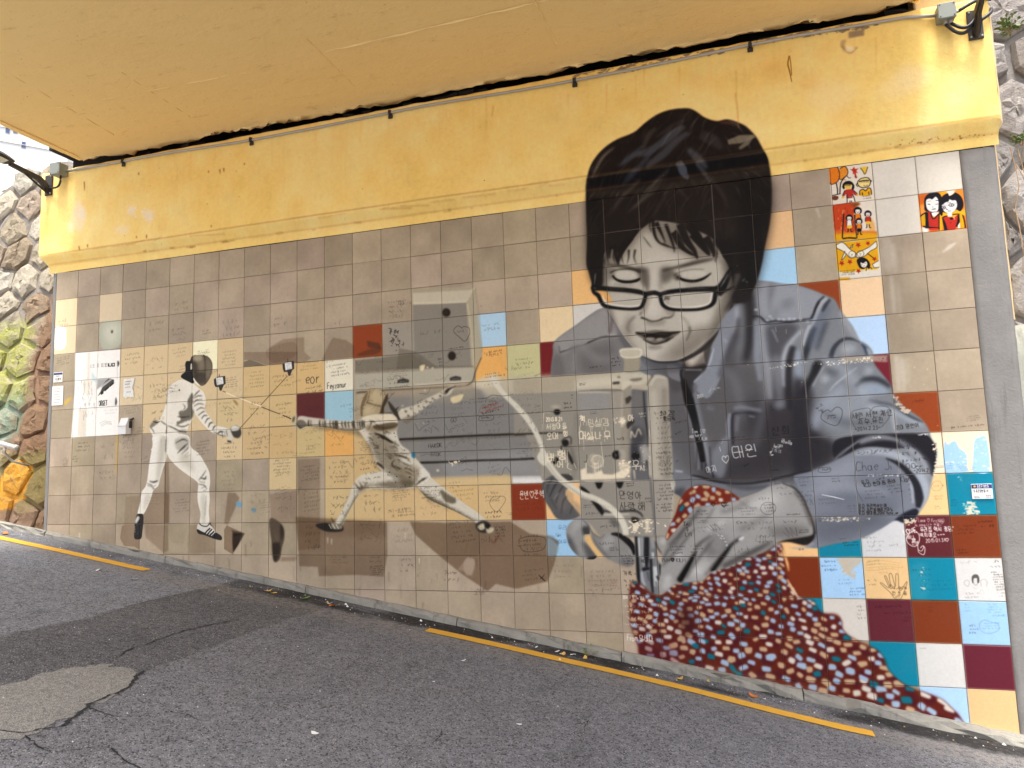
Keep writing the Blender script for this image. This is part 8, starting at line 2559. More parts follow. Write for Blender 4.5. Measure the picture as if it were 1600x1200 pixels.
S 560 .19 8.2|13.5 4.1|3261 5320 -3 -451
S 560 .21 7.3|17.4 3.6|5003 5316 -7 -402
S 560 .19 5.9|10.8 3|8050 5256 -23 -268
S 559 .19 6.6|8.2 3.3|6546 5301 -18 -352
S 560 .13 9.3|24 4.6|1212 5368 -1 -131
S 561 .18 8.2|26 4.1|3238 5365 1 -269
S 560 .14 5.7|17.6 2.9|8554 5203 -14 -152
S 560 .23 6.8|16.1 3.4|6092 5180 -14 -294
S 561 .22 7.8|12.2 3.9|4041 5310 -10 -324
S 559 .15 8.1|13.1 4|3399 5287 4 -246
S 561 .14 7.5|10.9 3.8|4590 5349 -7 -271
S 559 .13 6.1|19.4 3.1|7506 5197 -18 -258
S 560 .13 8.4|14.7 4.2|2761 5219 8 -291
S 559 .2 5.8|5.3 2.9|8382 5145 -16 -143
S 559 .22 7.4|22 3.7|4856 5258 -13 -369
S 560 .2 7.4|7.8 3.7|4790 5351 -11 -373
S 559 .17 5.8|12.1 2.9|8386 5196 -8 -79
S 561 .14 8.9|30 4.5|1804 5350 8 -338
S 559 .11 7.5|19.1 3.8|4527 5203 -3 -119
S 559 .11 8.1|9.2 4|3365 5188 -3 -125
S 559 .13 5.6|11.7 2.8|8798 5239 -29 -292
S 560 .22 6.9|12.8 3.5|5751 5165 -1 -160
S 559 .1 8.1|11.9 4.1|3325 5271 -3 -157
S 561 .16 7.4|17.7 3.7|4755 5206 -7 -97
S 560 .26 9.2|14.7 4.6|1253 5326 1 -120
S 561 .27 6.7|10.8 3.3|6344 5218 -20 -356
S 559 .12 9.4|12.7 4.7|810 5374 18 -384
S 561 .16 5.6|18.6 2.8|8701 5254 -29 -353
S 561 .27 8.2|7.9 4.1|3172 5383 6 -213
S 560 .25 5.8|13.9 2.9|8193 5166 -22 -323
S 561 .24 6.5|13 3.2|6704 5222 -16 -290
S 559 .23 6.3|13.7 3.2|6978 5130 -21 -287
S 559 .16 5.6|13.3 2.8|8861 5242 -12 -124
S 559 .13 5.5|17.2 2.8|8865 5150 -26 -254
S 561 .13 6|13 3|7957 5185 -7 -121
S 561 .23 7.9|23 4|3741 5259 -8 -259
S 560 .13 8.9|19.8 4.5|1790 5223 10 -364
S 561 .19 5.6|12.9 2.8|8806 5182 -16 -219
S 560 .26 6.7|21 3.3|6416 5272 -13 -169
=('H',[7315,5353,7702,5326,7698,5267,7311,5293],95,46,15.45,(150,128,102),0.9,2.2)
=('H',[6330,5340,7063,5316,7059,5256,6327,5277],96,46,16.35,(150,128,102),0.9,2.2)
=('H',[5830,5334,6382,5307,6379,5244,5827,5270],97,46,17.02,(150,128,102),0.9,2.2)
=('H',[7702,5326,8212,5312,8208,5255,7698,5267],98,46,14.94,(150,128,102),0.9,2.2)
P 562 .9 3 0 0|8006 5250 110 -2 -4 -53 -110 2
P 562 .5 3|7940 5178 43 13 -13 -51 44 -30 37 3 -40 -45 -53 32
S 563 .7 2|5.9|7943 5146 34 -39 34 -29 49 33
P 564 .8 2.5|7979 5138 62 -34 -30 -26 -35 18
S 565 .4 2|3.5|6731 4286 18 6
S 565 .3 2.4|8.6|4797 4279 29 0
S 565 .76 1.9|4.7|7208 4291 28 0
S 565 .7 1.9|4.1|7944 4284 17 1
S 565 .34 1.7|3.1|8440 4291 26 5
S 565 .63 2.6|4.7|3169 4279 40 4
S 565 .79 2.7|6.7|2135 4285 75 3
S 565 .44 2.5|4.3|4535 4277 71 3
S 565 .3 2.1|5.4|6928 4278 27 4
S 565 .73 2.8|8.6|1172 4298 46 6
S 565 .35 1.8|5.5|8443 4286 40 1
S 565 .71 1.8|5.6|8264 4290 31 2
S 565 .46 2.4|8.4|3643 4290 63 -3
S 565 .33 2.3|4.2|4411 4290 59 -3
S 565 .48 2.8|7.2|1702 4285 90 -6
S 565 .33 2.4|5.1|3620 4290 28 2
S 565 .67 2.9|9.7|1744 4278 76 4
S 565 .37 2.5|7.9|2769 4295 85 -1
S 565 .61 1.9|7.1|7614 4284 18 1
S 565 .37 2.8|7.2|1240 4296 78 -1
S 565 .52 2.7|4.9|2238 4287 51 -1
S 565 .68 2.7|8.6|1506 4297 57 -3
S 565 .34 2.1|5.1|6997 4277 23 2
S 565 .33 1.8|6.5|8075 4291 54 0
S 565 .54 1.9|5.6|8297 4276 44 0
S 565 .59 1.9|5.5|8032 4283 36 0
S 565 .54 1.9|3.8|8595 4280 26 3
S 565 .61 2.2|4.3|5587 4282 21 1
S 565 .6 2.7|5.4|2151 4286 82 -2
S 565 .79 2.3|5.2|4585 4287 30 4
=('H',[8185,4332,8961,4304,8963,4272,8186,4302],99,40,4.1,(110,76,40),0.8,2.5)
S 566 .31 2.4|7|3277 4368 305 6
S 566 .38 2|5.4|5458 4360 91 26
S 566 .44 2.2|5.3|4434 4364 237 -5
S 566 .51 2.2|5.5|4138 4365 278 -22
S 566 .36 2|3.5|5172 4361 216 -1
S 566 .42 2|3.4|5308 4361 81 26
S 566 .42 2.3|6.1|3956 4366 79 13
S 566 .5 2.9|4.8|1361 4376 104 39
S 566 .36 2.2|5.7|4036 4365 159 8
S 566 .44 2.6|5.9|1797 4374 415 -27
S 566 .46 2.1|5.2|4745 4363 318 -5
S 566 .41 2.9|7.5|807 4378 318 -7
S 566 .5 2.9|6.5|1010 4377 239 19
S 566 .34 3|6.7|569 4380 179 1
S 566 .45 2|3.7|5539 4360 149 -10
S 566 .56 2.2|6.7|3922 4366 320 -24
S 565 .55 2.8 0 0|8.5|-38 4391 1270 0 1159 3 1062 2 977 2 901 -8 835 1 775 4 721 -1 673 1 629 -1
S 567 .4 2.7 0 0|7.6|-105 4298 1276 -6 1172 3 1069 -3 986 -1 909 -2 843 0 782 2 728 -4 680 2 635 -2
S 568 .35 2.6 0 0|6.2|-43 4369 1271 0 1163 8 1061 -2 977 2 901 -3 835 4 774 -2 722 1 673 4 629 -2
"""

def _rel(s): return np.cumsum(np.array(s.split(), float).reshape(-1, 2), 0).ravel().tolist()
def read_ops(txt):
    out = []
    for ln in txt.strip().splitlines():
        if ln[0] == '=': out.append(eval(ln[1:])); continue
        q = ln[1:].split('|'); v = [float(x) for x in q[0].split()]; c = COLOURS[int(v[0])]; v = v[1:]
        if ln[0] == 'G': out.append(('G', v[0], v[1], v[2], v[3], int(v[4]), int(v[5]), v[6], c, v[7], v[8], v[9])); continue
        if len(v) == 2: v += [0, 1]
        if ln[0] == 'P': out.append(('P', c, v[0], v[1], v[2], int(v[3]), 'n', _rel(q[1])))
        else: out.append(('S', c, v[0], v[1], v[2], int(v[3]), [float(x) for x in q[1].split()], _rel(q[2])))
    return out
OPS = read_ops(PAINT)

# ================================================================ the painted sheet becomes one texture
sheet = Sheet(); base_sheet(sheet); run_ops(sheet, OPS); finish_sheet(sheet)
img = bpy.data.images.new('wall_paint', PW, PH, alpha=False)
_px = np.ones((PH, PW, 4), np.float32); _px[..., :3] = sheet.im[::-1]
img.pixels.foreach_set(_px.ravel()); img.update(); img.pack()
del _px

# ================================================================ surfaces
def paint_mat(name, root, rough=.42, bump_sc=30., bstr=.12, joint=None):
    t = NT(name); c = t.co(root); x, y, z = t.xyz(c)
    u = t.math('DIVIDE', t.math('SUBTRACT', x, PX0/1000), PW/RES/1000)
    v = t.math('ADD', t.math('DIVIDE', t.math('SUBTRACT', z, PZ1/1000), PH/RES/1000), 1.0)
    cv = t.n('CombineXYZ'); t.put(cv.inputs[0], u); t.put(cv.inputs[1], v)
    im = t.n('TexImage', image=img, extension='EXTEND', interpolation='Cubic'); t.put(im.inputs[0], cv)
    g = t.noise(c, 3.2, 6, .7); g2 = t.noise(c, bump_sc, 6, .65); g3 = t.noise(t.scale(c, (40, 40, 2.2)), 1, 4)
    dirt = t.math('MULTIPLY', t.step(t.math('ADD', g, t.math('MULTIPLY', g3, .3)), .62, .95), .10)
    col = t.mix(dirt, im.outputs[0], srgb(104, 88, 70))
    return t, c, col, g2, g
def concrete(name, a, b, rough=.85, sc=3., bstr=.5, stain=(60, 56, 52)):
    t = NT(name); c = t.co(); n = t.noise(c, sc, 8, .68); n2 = t.noise(c, sc*14, 5, .7); v = t.noise(t.scale(c, (9, 9, .8)), 1.5, 5)
    k = t.mix(n, srgb(*a), srgb(*b)); k = t.mix(t.math('MULTIPLY', t.step(v, .52, .75), .55), k, srgb(*stain)); k = t.mix(t.math('MULTIPLY', t.step(n2, .6, .78), .35), k, srgb(*stain))
    return t.out(k, rough, t.math('ADD', n, t.math('MULTIPLY', n2, .6)), bstr, .012)
M = {}
M['grout'] = plain('joint_mortar', srgb(112, 98, 84), .9, var=.3, sc=20)
M['cement'] = concrete('grey_cement_render', (108, 104, 101), (150, 146, 141), .8, 3.4, .6, (80, 76, 74))
M['kerb'] = concrete('kerb_concrete', (108, 104, 97), (166, 161, 150), .9, 5., .9, (48, 45, 42))
M['block'] = concrete('old_concrete', (150, 148, 134), (186, 184, 170), .9, 4., .6, (96, 96, 80))
M['rubble'] = plain('gap_shade_rubble', srgb(20, 13, 11), .95, var=.6, sc=30, bump=.6)  # near-black colour stands in for the shade inside the gap
M['steel'] = plain('galvanised_steel', srgb(176, 172, 162), .5, .25, .12, 20)
M['rail'] = plain('pale_painted_rail', srgb(214, 210, 206), .35, .2, .06, 20)
M['dark_metal'] = plain('dark_brown_metal', srgb(66, 60, 56), .5, .5, .15, 12)
M['box_grey'] = plain('grey_junction_box_paint', srgb(134, 138, 130), .5, .1, .08, 10)
M['black_rubber'] = plain('black_cable_sheath', srgb(34, 34, 36), .5, 0, .1, 14)
M['lens'] = plain('frosted_lamp_lens', srgb(206, 206, 190), .3, 0, .05, 10)
M['paper'] = plain('white_paper', srgb(236, 232, 222), .8, 0, .03, 30, .05)
M['plastic'] = plain('white_plastic', srgb(232, 230, 226), .4, 0, .03, 20, .03)
M['navy'] = plain('navy_print', srgb(38, 48, 112), .5, 0, .05)
M['ink'] = plain('dark_print', srgb(60, 58, 62), .6, 0, .05)
M['white_print'] = plain('white_print', srgb(232, 230, 228), .6, 0, .03)
M['leaf_y'] = plain('dry_yellow_leaf', srgb(206, 164, 84), .7, 0, .3, 40)
M['leaf_o'] = plain('dry_orange_leaf', srgb(196, 112, 48), .7, 0, .3, 40)
M['litter'] = plain('white_litter', srgb(232, 230, 224), .7, 0, .06, 40)
M['green'] = plain('fresh_leaf_green', srgb(96, 130, 44), .6, 0, .3, 20)
M['green2'] = plain('dull_leaf_green', srgb(104, 124, 66), .7, 0, .35, 20)
M['stem'] = plain('dry_brown_stem', srgb(150, 124, 96), .85, 0, .3, 30)

def yellow_soffit():
    t = NT('yellow_soffit_paint'); c = t.co(); n = t.noise(c, .9, 6, .6); n2 = t.noise(c, 7, 6, .7); n3 = t.noise(t.scale(c, (1.3, 5, 5)), 1.6, 7, .75)
    k = t.mix(n, srgb(248, 208, 134), srgb(252, 219, 148)); k = t.mix(t.math('MULTIPLY', t.step(n2, .55, .8), .3), k, srgb(212, 168, 102)); k = t.mix(t.math('MULTIPLY', t.step(n3, .58, .72), .5), k, srgb(190, 142, 78))
    k = t.mix(t.math('MULTIPLY', t.step(t.noise(c, 40, 3), .68, .72), .5), k, srgb(150, 104, 54))
    return t.out(k, .75, t.math('ADD', n2, t.math('MULTIPLY', n3, .5)), .4, .02)
M['soffit'] = yellow_soffit()
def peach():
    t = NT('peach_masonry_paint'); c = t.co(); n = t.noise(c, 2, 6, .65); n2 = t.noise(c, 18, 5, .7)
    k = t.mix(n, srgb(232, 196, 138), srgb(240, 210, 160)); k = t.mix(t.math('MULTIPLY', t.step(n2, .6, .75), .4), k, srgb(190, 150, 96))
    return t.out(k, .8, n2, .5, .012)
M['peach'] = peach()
def asphalt():
    t = NT('worn_asphalt'); c = t.co(); x, y, z = t.xyz(c)
    w1 = t.math('MULTIPLY', t.math('SUBTRACT', t.noise(c, 1.6, 6, .7), .5), .22)
    xw = t.math('ADD', x, w1)
    big = t.noise(c, .55, 6, .65); mid = t.noise(c, 5, 7, .75); cm = t.noise(c, 26, 4, .7); fine = t.noise(c, 210, 2, .8)
    st = t.vor(c, 120, 'F1', 'Color'); sd_ = t.vor(c, 120); se = t.n('SeparateColor'); t.put(se.inputs[0], st)
    old = t.mix(mid, srgb(108, 109, 115), srgb(164, 165, 171))          # coarse older surfacing, uphill
    tre = t.mix(mid, srgb(80, 79, 82), srgb(114, 112, 114))             # trench reinstatement
    new = t.mix(mid, srgb(100, 99, 103), srgb(142, 141, 145))
    k = t.mix(t.step(xw, 2.40, 2.46), old, tre); k = t.mix(t.step(t.math('ADD', x, t.math('MULTIPLY', w1, .5)), 3.50, 3.54), k, new)
    k = t.mix(t.math('MULTIPLY', t.step(big, .42, .68), .30), k, srgb(130, 126, 126))
    k = t.mix(t.math('MULTIPLY', t.step(t.noise(t.scale(c, (1, .35, 1)), 2.2, 6, .7), .52, .72), .4), k, srgb(60, 58, 60))
    k = t.mix(1., k, t.ramp(cm, [(.25, .6), (.5, 1.), (.75, 1.4)]), 'MULTIPLY')
    k = t.mix(1., k, t.ramp(fine, [(.3, .6), (.5, 1.), (.7, 1.4)]), 'MULTIPLY')
    k = t.mix(t.math('MULTIPLY', t.step(se.outputs[0], .84, .9), t.math('MULTIPLY', t.math('SUBTRACT', 1., t.step(sd_, .2, .5)), .9)), k, srgb(196, 190, 182))   # pale chippings
    k = t.mix(t.math('MULTIPLY', t.step(se.outputs[1], .8, .88), .7), k, srgb(34, 32, 34))
    # silt and wet dirt lying along the channel by the kerb
    yw = t.math('ADD', y, t.math('MULTIPLY', t.math('SUBTRACT', t.noise(c, 4.4, 7, .75), .5), .30))
    dust = t.math('MULTIPLY', t.step(yw, -.80, -.46), t.math('SUBTRACT', 1., t.step(yw, -.40, -.28)))
    k = t.mix(t.math('MULTIPLY', dust, t.math('MULTIPLY', t.step(cm, .35, .6), .6)), k, srgb(146, 137, 126))
    wet = t.math('MULTIPLY', t.step(yw, -.40, -.27), t.step(t.noise(t.scale(c, (.5, 1, 1)), 1.4, 4), .34, .48))
    wet = t.math('MULTIPLY', wet, t.math('ADD', .3, t.math('MULTIPLY', t.step(xw, 2.5, 3.1), .7)))
    k = t.mix(t.math('MULTIPLY', wet, .9), k, t.mix(t.step(cm, .5, .7), srgb(30, 27, 25), srgb(78, 69, 62)))
    h = t.math('ADD', t.math('MULTIPLY', sd_, -.9), t.math('ADD', fine, t.math('MULTIPLY', cm, .8)))
    return t.out(k, t.math('SUBTRACT', .95, t.math('MULTIPLY', wet, .2)), h, .9, .008, spec=.25)
M['asphalt'] = asphalt()
def patch_mat():
    t = NT('bleached_asphalt_patch'); c = t.co(); mid = t.noise(c, 5, 7, .75); cm = t.noise(c, 40, 4, .75); st = t.vor(c, 190, 'F1', 'Color'); sd_ = t.vor(c, 190); se = t.n('SeparateColor'); t.put(se.inputs[0], st)
    k = t.mix(mid, srgb(116, 113, 109), srgb(160, 156, 150)); k = t.mix(1., k, t.ramp(cm, [(.25, .6), (.5, 1.), (.75, 1.3)]), 'MULTIPLY'); k = t.mix(t.math('MULTIPLY', t.step(se.outputs[0], .6, .8), .5), k, srgb(190, 185, 177)); k = t.mix(t.math('MULTIPLY', t.step(sd_, .4, .7), .45), k, srgb(72, 69, 67))
    return t.out(k, .95, t.math('ADD', t.math('MULTIPLY', sd_, -.8), cm), .7, .006, spec=.2)
M['patch'] = patch_mat()
def line_mat():
    t = NT('yellow_road_paint'); c = t.co(); n = t.noise(c, 60, 5, .75); n2 = t.noise(c, 5, 5, .7)
    k = t.mix(n2, srgb(206, 150, 40), srgb(226, 172, 58)); k = t.mix(t.step(t.math('ADD', n, t.math('MULTIPLY', n2, .35)), .80, .92), k, srgb(96, 88, 78))
    return t.out(k, .8, n, .5, .004)
M['line'] = line_mat()

# ================================================================ ground, road, kerb
def base(x): return 1.4385-.1635*x            # foot of the wall, on a 9 degree hill
DROP = .06
def rz(x): 
    xs = max(-26., min(26., x)); return base(xs)-DROP
def grid(xs, ys, fz, name, mat, jit=None, parent=None):
    b = MB(); nx, ny = len(xs), len(ys)
    b.v = [(x, y, fz(x, y)) for y in ys for x in xs]
    b.f = [(j*nx+i, j*nx+i+1, (j+1)*nx+i+1, (j+1)*nx+i) for j in range(ny-1) for i in range(nx-1)]; b.m = [0]*len(b.f)
    return b.build(name, mat, parent)
rnd = random.Random(5)
gxs = [-900, -300, -120, -60, -26, -14, -8]+[round(-5+.25*i, 3) for i in range(69)]+[16, 20, 26, 60, 120, 300, 900]
gys = [-900, -300, -100, -40, -20, -13, -10]+[round(-8+.2*i, 3) for i in range(42)]+[.6, 3, 12, 40]
road = grid(gxs, gys, lambda x, y: rz(x)-(0 if y > -9 else 0)+(.012*math.sin(x*1.7+y)*math.sin(y*1.3) if -5 < x < 12 and -8 < y < -.6 else 0)-(.06 if y > 1 else 0), 'road', M['asphalt'])
tag(road, kind='structure')
def road_sheet(name, pts, mat, lift):
    """thin sheet lying on the road, outline in x, y; triangulated fan over a fine grid of rings"""
    b = MB(); c = np.mean(pts, 0); n = len(pts); R = 4
    for k in range(1, R+1):
        for p in pts: q = c+(np.asarray(p)-c)*k/R; b.v.append((q[0], q[1], road_h(q[0], q[1])+lift))
    b.v.append((c[0], c[1], road_h(*c)+lift)); ci = len(b.v)-1
    b.f = [(ci, i, (i+1) % n) for i in range(n)]+[(k*n+i, (k+1)*n+i, (k+1)*n+(i+1) % n, k*n+(i+1) % n) for k in range(R-1) for i in range(n)]
    b.m = [0]*len(b.f)
    return b.build(name, mat, road)
def road_h(x, y): return rz(x)+(.012*math.sin(x*1.7+y)*math.sin(y*1.3) if -5 < x < 12 and -8 < y < -.6 else 0)
def wob(pts, amp, n=6, closed=True):
    q = []
    m = len(pts)
    for i in range(m if closed else m-1):
        a, b_ = np.array(pts[i], float), np.array(pts[(i+1) % m], float)
        for k in range(n): q.append(a+(b_-a)*k/n+np.array([rnd.uniform(-amp, amp), rnd.uniform(-amp, amp)]))
    if not closed: q.append(np.array(pts[-1], float))
    return q
pt = smooth([(3.10, -2.945), (3.12, -2.75), (3.13, -2.55), (3.2, -2.41), (3.31, -2.35), (3.47, -2.37), (3.57, -2.5), (3.62, -2.72), (3.64, -2.93), (3.70, -3.15), (3.69, -3.3), (3.62, -3.42), (3.45, -3.7), (3.2, -3.9), (2.95, -3.6), (2.98, -3.2)], True, 5)
pt = [p+np.array([.035+rnd.gauss(0, .018), -.06+rnd.gauss(0, .018)]) for p in pt]
tag(road_sheet('asphalt_patch', [tuple(p) for p in pt], M['patch'], .003), 'bleached coarse patch in the asphalt')
def strip_line(name, ctr_pts, w):
    ctr_pts = smooth(ctr_pts, False, 8); b = MB()
    for i, p in enumerate(ctr_pts):
        d = ctr_pts[min(i+1, len(ctr_pts)-1)]-ctr_pts[max(0, i-1)]; d = d/np.hypot(*d); nn = np.array([-d[1], d[0]])
        for s in (-1, 1):
            q = p+nn*s*(w*.5+rnd.uniform(-.004, .004)); b.v.append((q[0], q[1], road_h(q[0], q[1])+.005))
    b.f = [(2*i, 2*i+2, 2*i+3, 2*i+1) for i in range(len(ctr_pts)-1)]; b.m = [0]*len(b.f)
    return b.build(name, M['line'], road)
strip_line('yellow_line', [(4.46, -.365), (4.96, -.362), (5.69, -.385), (6.17, -.40), (6.63, -.435), (7.06, -.49), (7.46, -.522), (7.71, -.52)], .115)
strip_line('yellow_line', [(-3.5, -.40), (-1.5, -.395), (-.14, -.395), (.67, -.39), (1.16, -.40), (1.68, -.405)], .115)
def crack(pts_, w):
    """open crack: a thin dark ribbon wandering along its course"""
    q = smooth(pts_, False, 14); b = MB(); n = len(q); off = np.cumsum(np.random.RandomState(int(w*1e5)).randn(n, 2)*.006, 0); off -= np.linspace(0, 1, n)[:, None]*off[-1]
    for i in range(n):
        x, y = q[i]+off[i]; ww = w*(.25+1.1*rnd.random())*min(1, i/3, (n-1-i)/3+.05)
        for s_ in (-1, 1): b.v.append((x+s_*ww*.5, y+s_*ww*.35, road_h(x, y)+.0042))
    b.f = [(2*i, 2*i+2, 2*i+3, 2*i+1) for i in range(n-1)]; b.m = [0]*len(b.f)
    b.build('crack', M['crack'], road)
M['crack'] = plain('crack_dirt', srgb(30, 28, 28), .95, var=.4, sc=40)
crack([(3.02, -3.5), (3.62, -3.34), (3.74, -3.16), (3.66, -2.92), (3.64, -2.72), (3.59, -2.5), (3.51, -2.36)], .022)
crack([(3.66, -2.92), (3.9, -2.9), (4.05, -2.72), (4.3, -2.7), (4.45, -2.55)], .008)
crack([(3.70, -3.3), (3.95, -3.35), (4.1, -3.2), (4.4, -3.3)], .009)
crack([(3.24, -2.3), (3.2, -1.95), (3.19, -1.6), (3.26, -1.15)], .014)
crack([(2.46, -1.5), (2.44, -1.1), (2.5, -.6)], .008)
crack([(6.0, -1.7), (6.1, -1.3), (6.5, -1.0), (6.4, -.8)], .005)
crack([(5.2, -2.6), (5.35, -2.3), (5.3, -2.1)], .005)
# kerb: cast ledge at the foot of the wall, in lengths with open joints
kb = empty('kerb', (0, 0, 0), kind='structure')
xk = -6.0
kn = np.random.RandomState(2)
while xk < 12:
    L = 1.15+kn.rand()*.5; x1 = min(12, xk+L); ns = 16; b = MB(); prof = [(.02, -.20), (.02, .0), (-.045, .001), (-.075, -.006), (-.092, -.022), (-.097, -.055), (-.095, -.22)]
    for i in range(ns+1):
        x = xk+.004+(x1-xk-.008)*i/ns
        for j, (y, dz) in enumerate(prof):
            a = .005 if 2 <= j <= 5 else 0
            chip = .03*max(0, kn.rand()-.88)/.12 if j in (3, 4) else 0
            nar = .42 if x < 2 else (.42+.58*min(1, (x-2)/4.5)); rg = 1+max(0, min(1, (x-5)/2))*1.3
            b.v.append((x, (y*nar if y < 0 else y)+kn.randn()*a*.8*rg+chip, base(x)+dz+kn.randn()*a*.7*rg-chip*.7))
    m_ = len(prof)
    b.f = [(i*m_+j, (i+1)*m_+j, (i+1)*m_+j+1, i*m_+j+1) for i in range(ns) for j in range(m_-1)]+[tuple(range(m_)), tuple(range(ns*m_, ns*m_+m_))[::-1]]
    b.m = [0]*len(b.f)
    fix_normals(b.build('kerb_stone', M['kerb'], kb)); xk = x1

# ================================================================ the wall: tiles below, yellow beam above
wall = empty('underpass_wall', (0, 0, 0), 'long underpass wall of square tiles with a painted mural under a yellow beam', 'wall')
MB().box(-.03, .0075, -1.2, 8.90, .6, 4.2).build('wall_core', M['grout'], wall)
t, c, col, g2, g = paint_mat('painted_tile', wall)
oi = t.n('ObjectInfo'); 
M['tile'] = t.out(col, t.math('ADD', .40, t.math('MULTIPLY', g, .22)), t.math('ADD', g2, t.math('MULTIPLY', t.noise(c, 5, 2), 1.5)), .14, .004, spec=.16)
t, c, col, g2, g = paint_mat('yellow_masonry_paint', wall, bump_sc=22)
pit = t.noise(c, 9, 7, .72)
M['beam'] = t.out(col, .8, t.math('ADD', g2, pit), .38, .012, spec=.2)
T = .3; G = .0019
def tile_mesh(poly):
    """one tile: front polygon (x, z, local) with arrised edge and sides"""
    b = MB(); p = np.array(poly); c = p.mean(0); n = len(p)
    inner = c+(p-c)*(1-.0022/ (np.abs(p-c).max()+1e-6))
    for q in inner: b.v.append((q[0], -.0, q[1]))
    for q in p: b.v.append((q[0], .0018, q[1]))
    for q in p: b.v.append((q[0], .0075, q[1]))
    b.f = [tuple(range(n))]+[(i, n+i, n+(i+1) % n, (i+1) % n) for i in range(n)]+[(n+i, 2*n+i, 2*n+(i+1) % n, n+(i+1) % n) for i in range(n)]
    b.m = [0]*len(b.f); return b
sq = [(-.15+G, -.15+G), (.15-G, -.15+G), (.15-G, .15-G), (-.15+G, .15-G)]
def clip_below(poly, cx, cz):
    out = []
    f = lambda q: (q[1]+cz)-(base(q[0]+cx)-.02)
    for i in range(len(poly)):
        a, b_ = poly[i], poly[(i+1) % len(poly)]; fa, fb = f(a), f(b_)
        if fa >= 0: out.append(a)
        if fa*fb < 0: k = fa/(fa-fb); out.append((a[0]+(b_[0]-a[0])*k, a[1]+(b_[1]-a[1])*k))
    return out
full_tile = None; cells = []
for cI in range(29):
    for rI in range(15):
        cx, cz = (cI+.5)*T, 4.2-(rI+.5)*T
        pl = clip_below(sq, cx, cz)
        if len(pl) < 3: continue
        a_ = sum(pl[i][0]*pl[(i+1) % len(pl)][1]-pl[(i+1) % len(pl)][0]*pl[i][1] for i in range(len(pl)))/2
        if a_ < .0008: continue
        dist = math.hypot(cx-6.97, 6.08); cells.append((a_/(dist*dist*dist), cI, rI, cx, cz, pl, a_))
cells.sort(key=lambda q: -q[0])
tn = np.random.RandomState(9); rest = MB()
TL = {(26, 0): 'picture tile of two children beneath an orange tree', (26, 1): 'picture tile of four small figures and a red tree', (26, 2): 'yellow picture tile with red stars and a sleeping girl', (28, 1): 'picture tile of two dark-haired figures side by side',
      (27, 9): 'maroon tile with white handwriting and hearts', (26, 10): 'tan tile with a drawn hand outline', (28, 10): 'white tile with three pencilled heads', (28, 7): 'cream tile with peeling light blue paint'}
for k, (w_, cI, rI, cx, cz, pl, a_) in enumerate(cells):
    if k < 300:
        if len(pl) == 4 and abs(a_-(2*(.15-G))**2) < 1e-6:
            if full_tile is None: full_tile = tile_mesh(sq).build('tile', M['tile'], wall); o = full_tile
            else: o = full_tile.copy(); COL.objects.link(o)
        else: o = tile_mesh(pl).build('tile', M['tile'], wall)
        o.location = (cx+tn.randn()*.0005, tn.randn()*.0007, cz+tn.randn()*.0005)
        o.rotation_euler = (tn.randn()*.0022, tn.randn()*.0012, tn.randn()*.0022)
        if (cI, rI) in TL: o['label'] = TL[(cI, rI)]
    else:
        q = tile_mesh(pl); rest.add([(v[0]+cx, v[1]+tn.randn()*.0001, v[2]+cz) for v in q.v], q.f)
if rest.v: tag(rest.build('small_tile_pieces', M['tile'], wall), kind='stuff')
# cement margins either side of the tiling
def slab_grid(name, xs, zs, fy, mat, amp=.003, depth=.05, seed=1, zlow=None):
    r = np.random.RandomState(seed); b = MB(); nx = len(xs)
    for zi, z in enumerate(zs):
        for x in xs: b.v.append((x, fy(x, z)+r.randn()*amp, z))
    for zi in range(len(zs)-1):
        for i in range(nx-1): b.f.append((zi*nx+i, zi*nx+i+1, (zi+1)*nx+i+1, (zi+1)*nx+i))
    b.m = [0]*len(b.f)
    o = b.build(name, mat, wall); s = o.modifiers.new('thickness', 'SOLIDIFY'); s.thickness = depth; s.offset = -1
    return sharp_smooth(o, 50)
slab_grid('cement_margin', [8.703+.0335*i for i in range(8)], [-.4+.09*i for i in range(51)]+[4.198], lambda x, z: .001-(.0 if x < 8.9 else -.012*(x-8.9)/.035), M['cement'], .0012, .3, 3)
slab_grid('cement_margin', [-.045, -.03, -.015, -.002], [1.2+.1*i for i in range(30)]+[4.198], lambda x, z: .001, M['cement'], .001, .3, 4)
# yellow beam: chamfered underside, stands 8 cm proud of the tiles
def beam():
    r = np.random.RandomState(6); b = MB()
    xs = [-.175]+[-.10+.1*i for i in range(90)]+[8.94, 8.962]
    prof = [(4.203, -.001), (4.24, -.003), (4.276, -.004), (4.30, -.02), (4.34, -.050), (4.372, -.078), (4.392, -.082)]+[(4.42+.1*i, -.08) for i in range(9)]+[(5.285, -.081), (5.318, -.076), (5.332, -.062), (5.336, .30)]
    for i, x in enumerate(xs):
        for j, (z, y) in enumerate(prof):
            a = .0022 if 0 < j < len(prof)-1 else 0
            lump = .006*math.sin(x*1.9+j)*math.sin(z*5+x) if j < 6 else 0
            xx = x+(.11*(1-min(1, (z-4.2)/.2)) if i == 0 else 0)
            b.v.append((xx, y+r.randn()*a, z+r.randn()*a*(.6 if j < 8 else 1.2)+lump*.5))
    m_ = len(prof)
    b.f = [(i*m_+j, (i+1)*m_+j, (i+1)*m_+j+1, i*m_+j+1) for i in range(len(xs)-1) for j in range(m_-1)]+[tuple(range(m_))]
    b.m = [0]*len(b.f)
    return sharp_smooth(fix_normals(b.build('yellow_beam', M['beam'], wall)), 35)
beam()
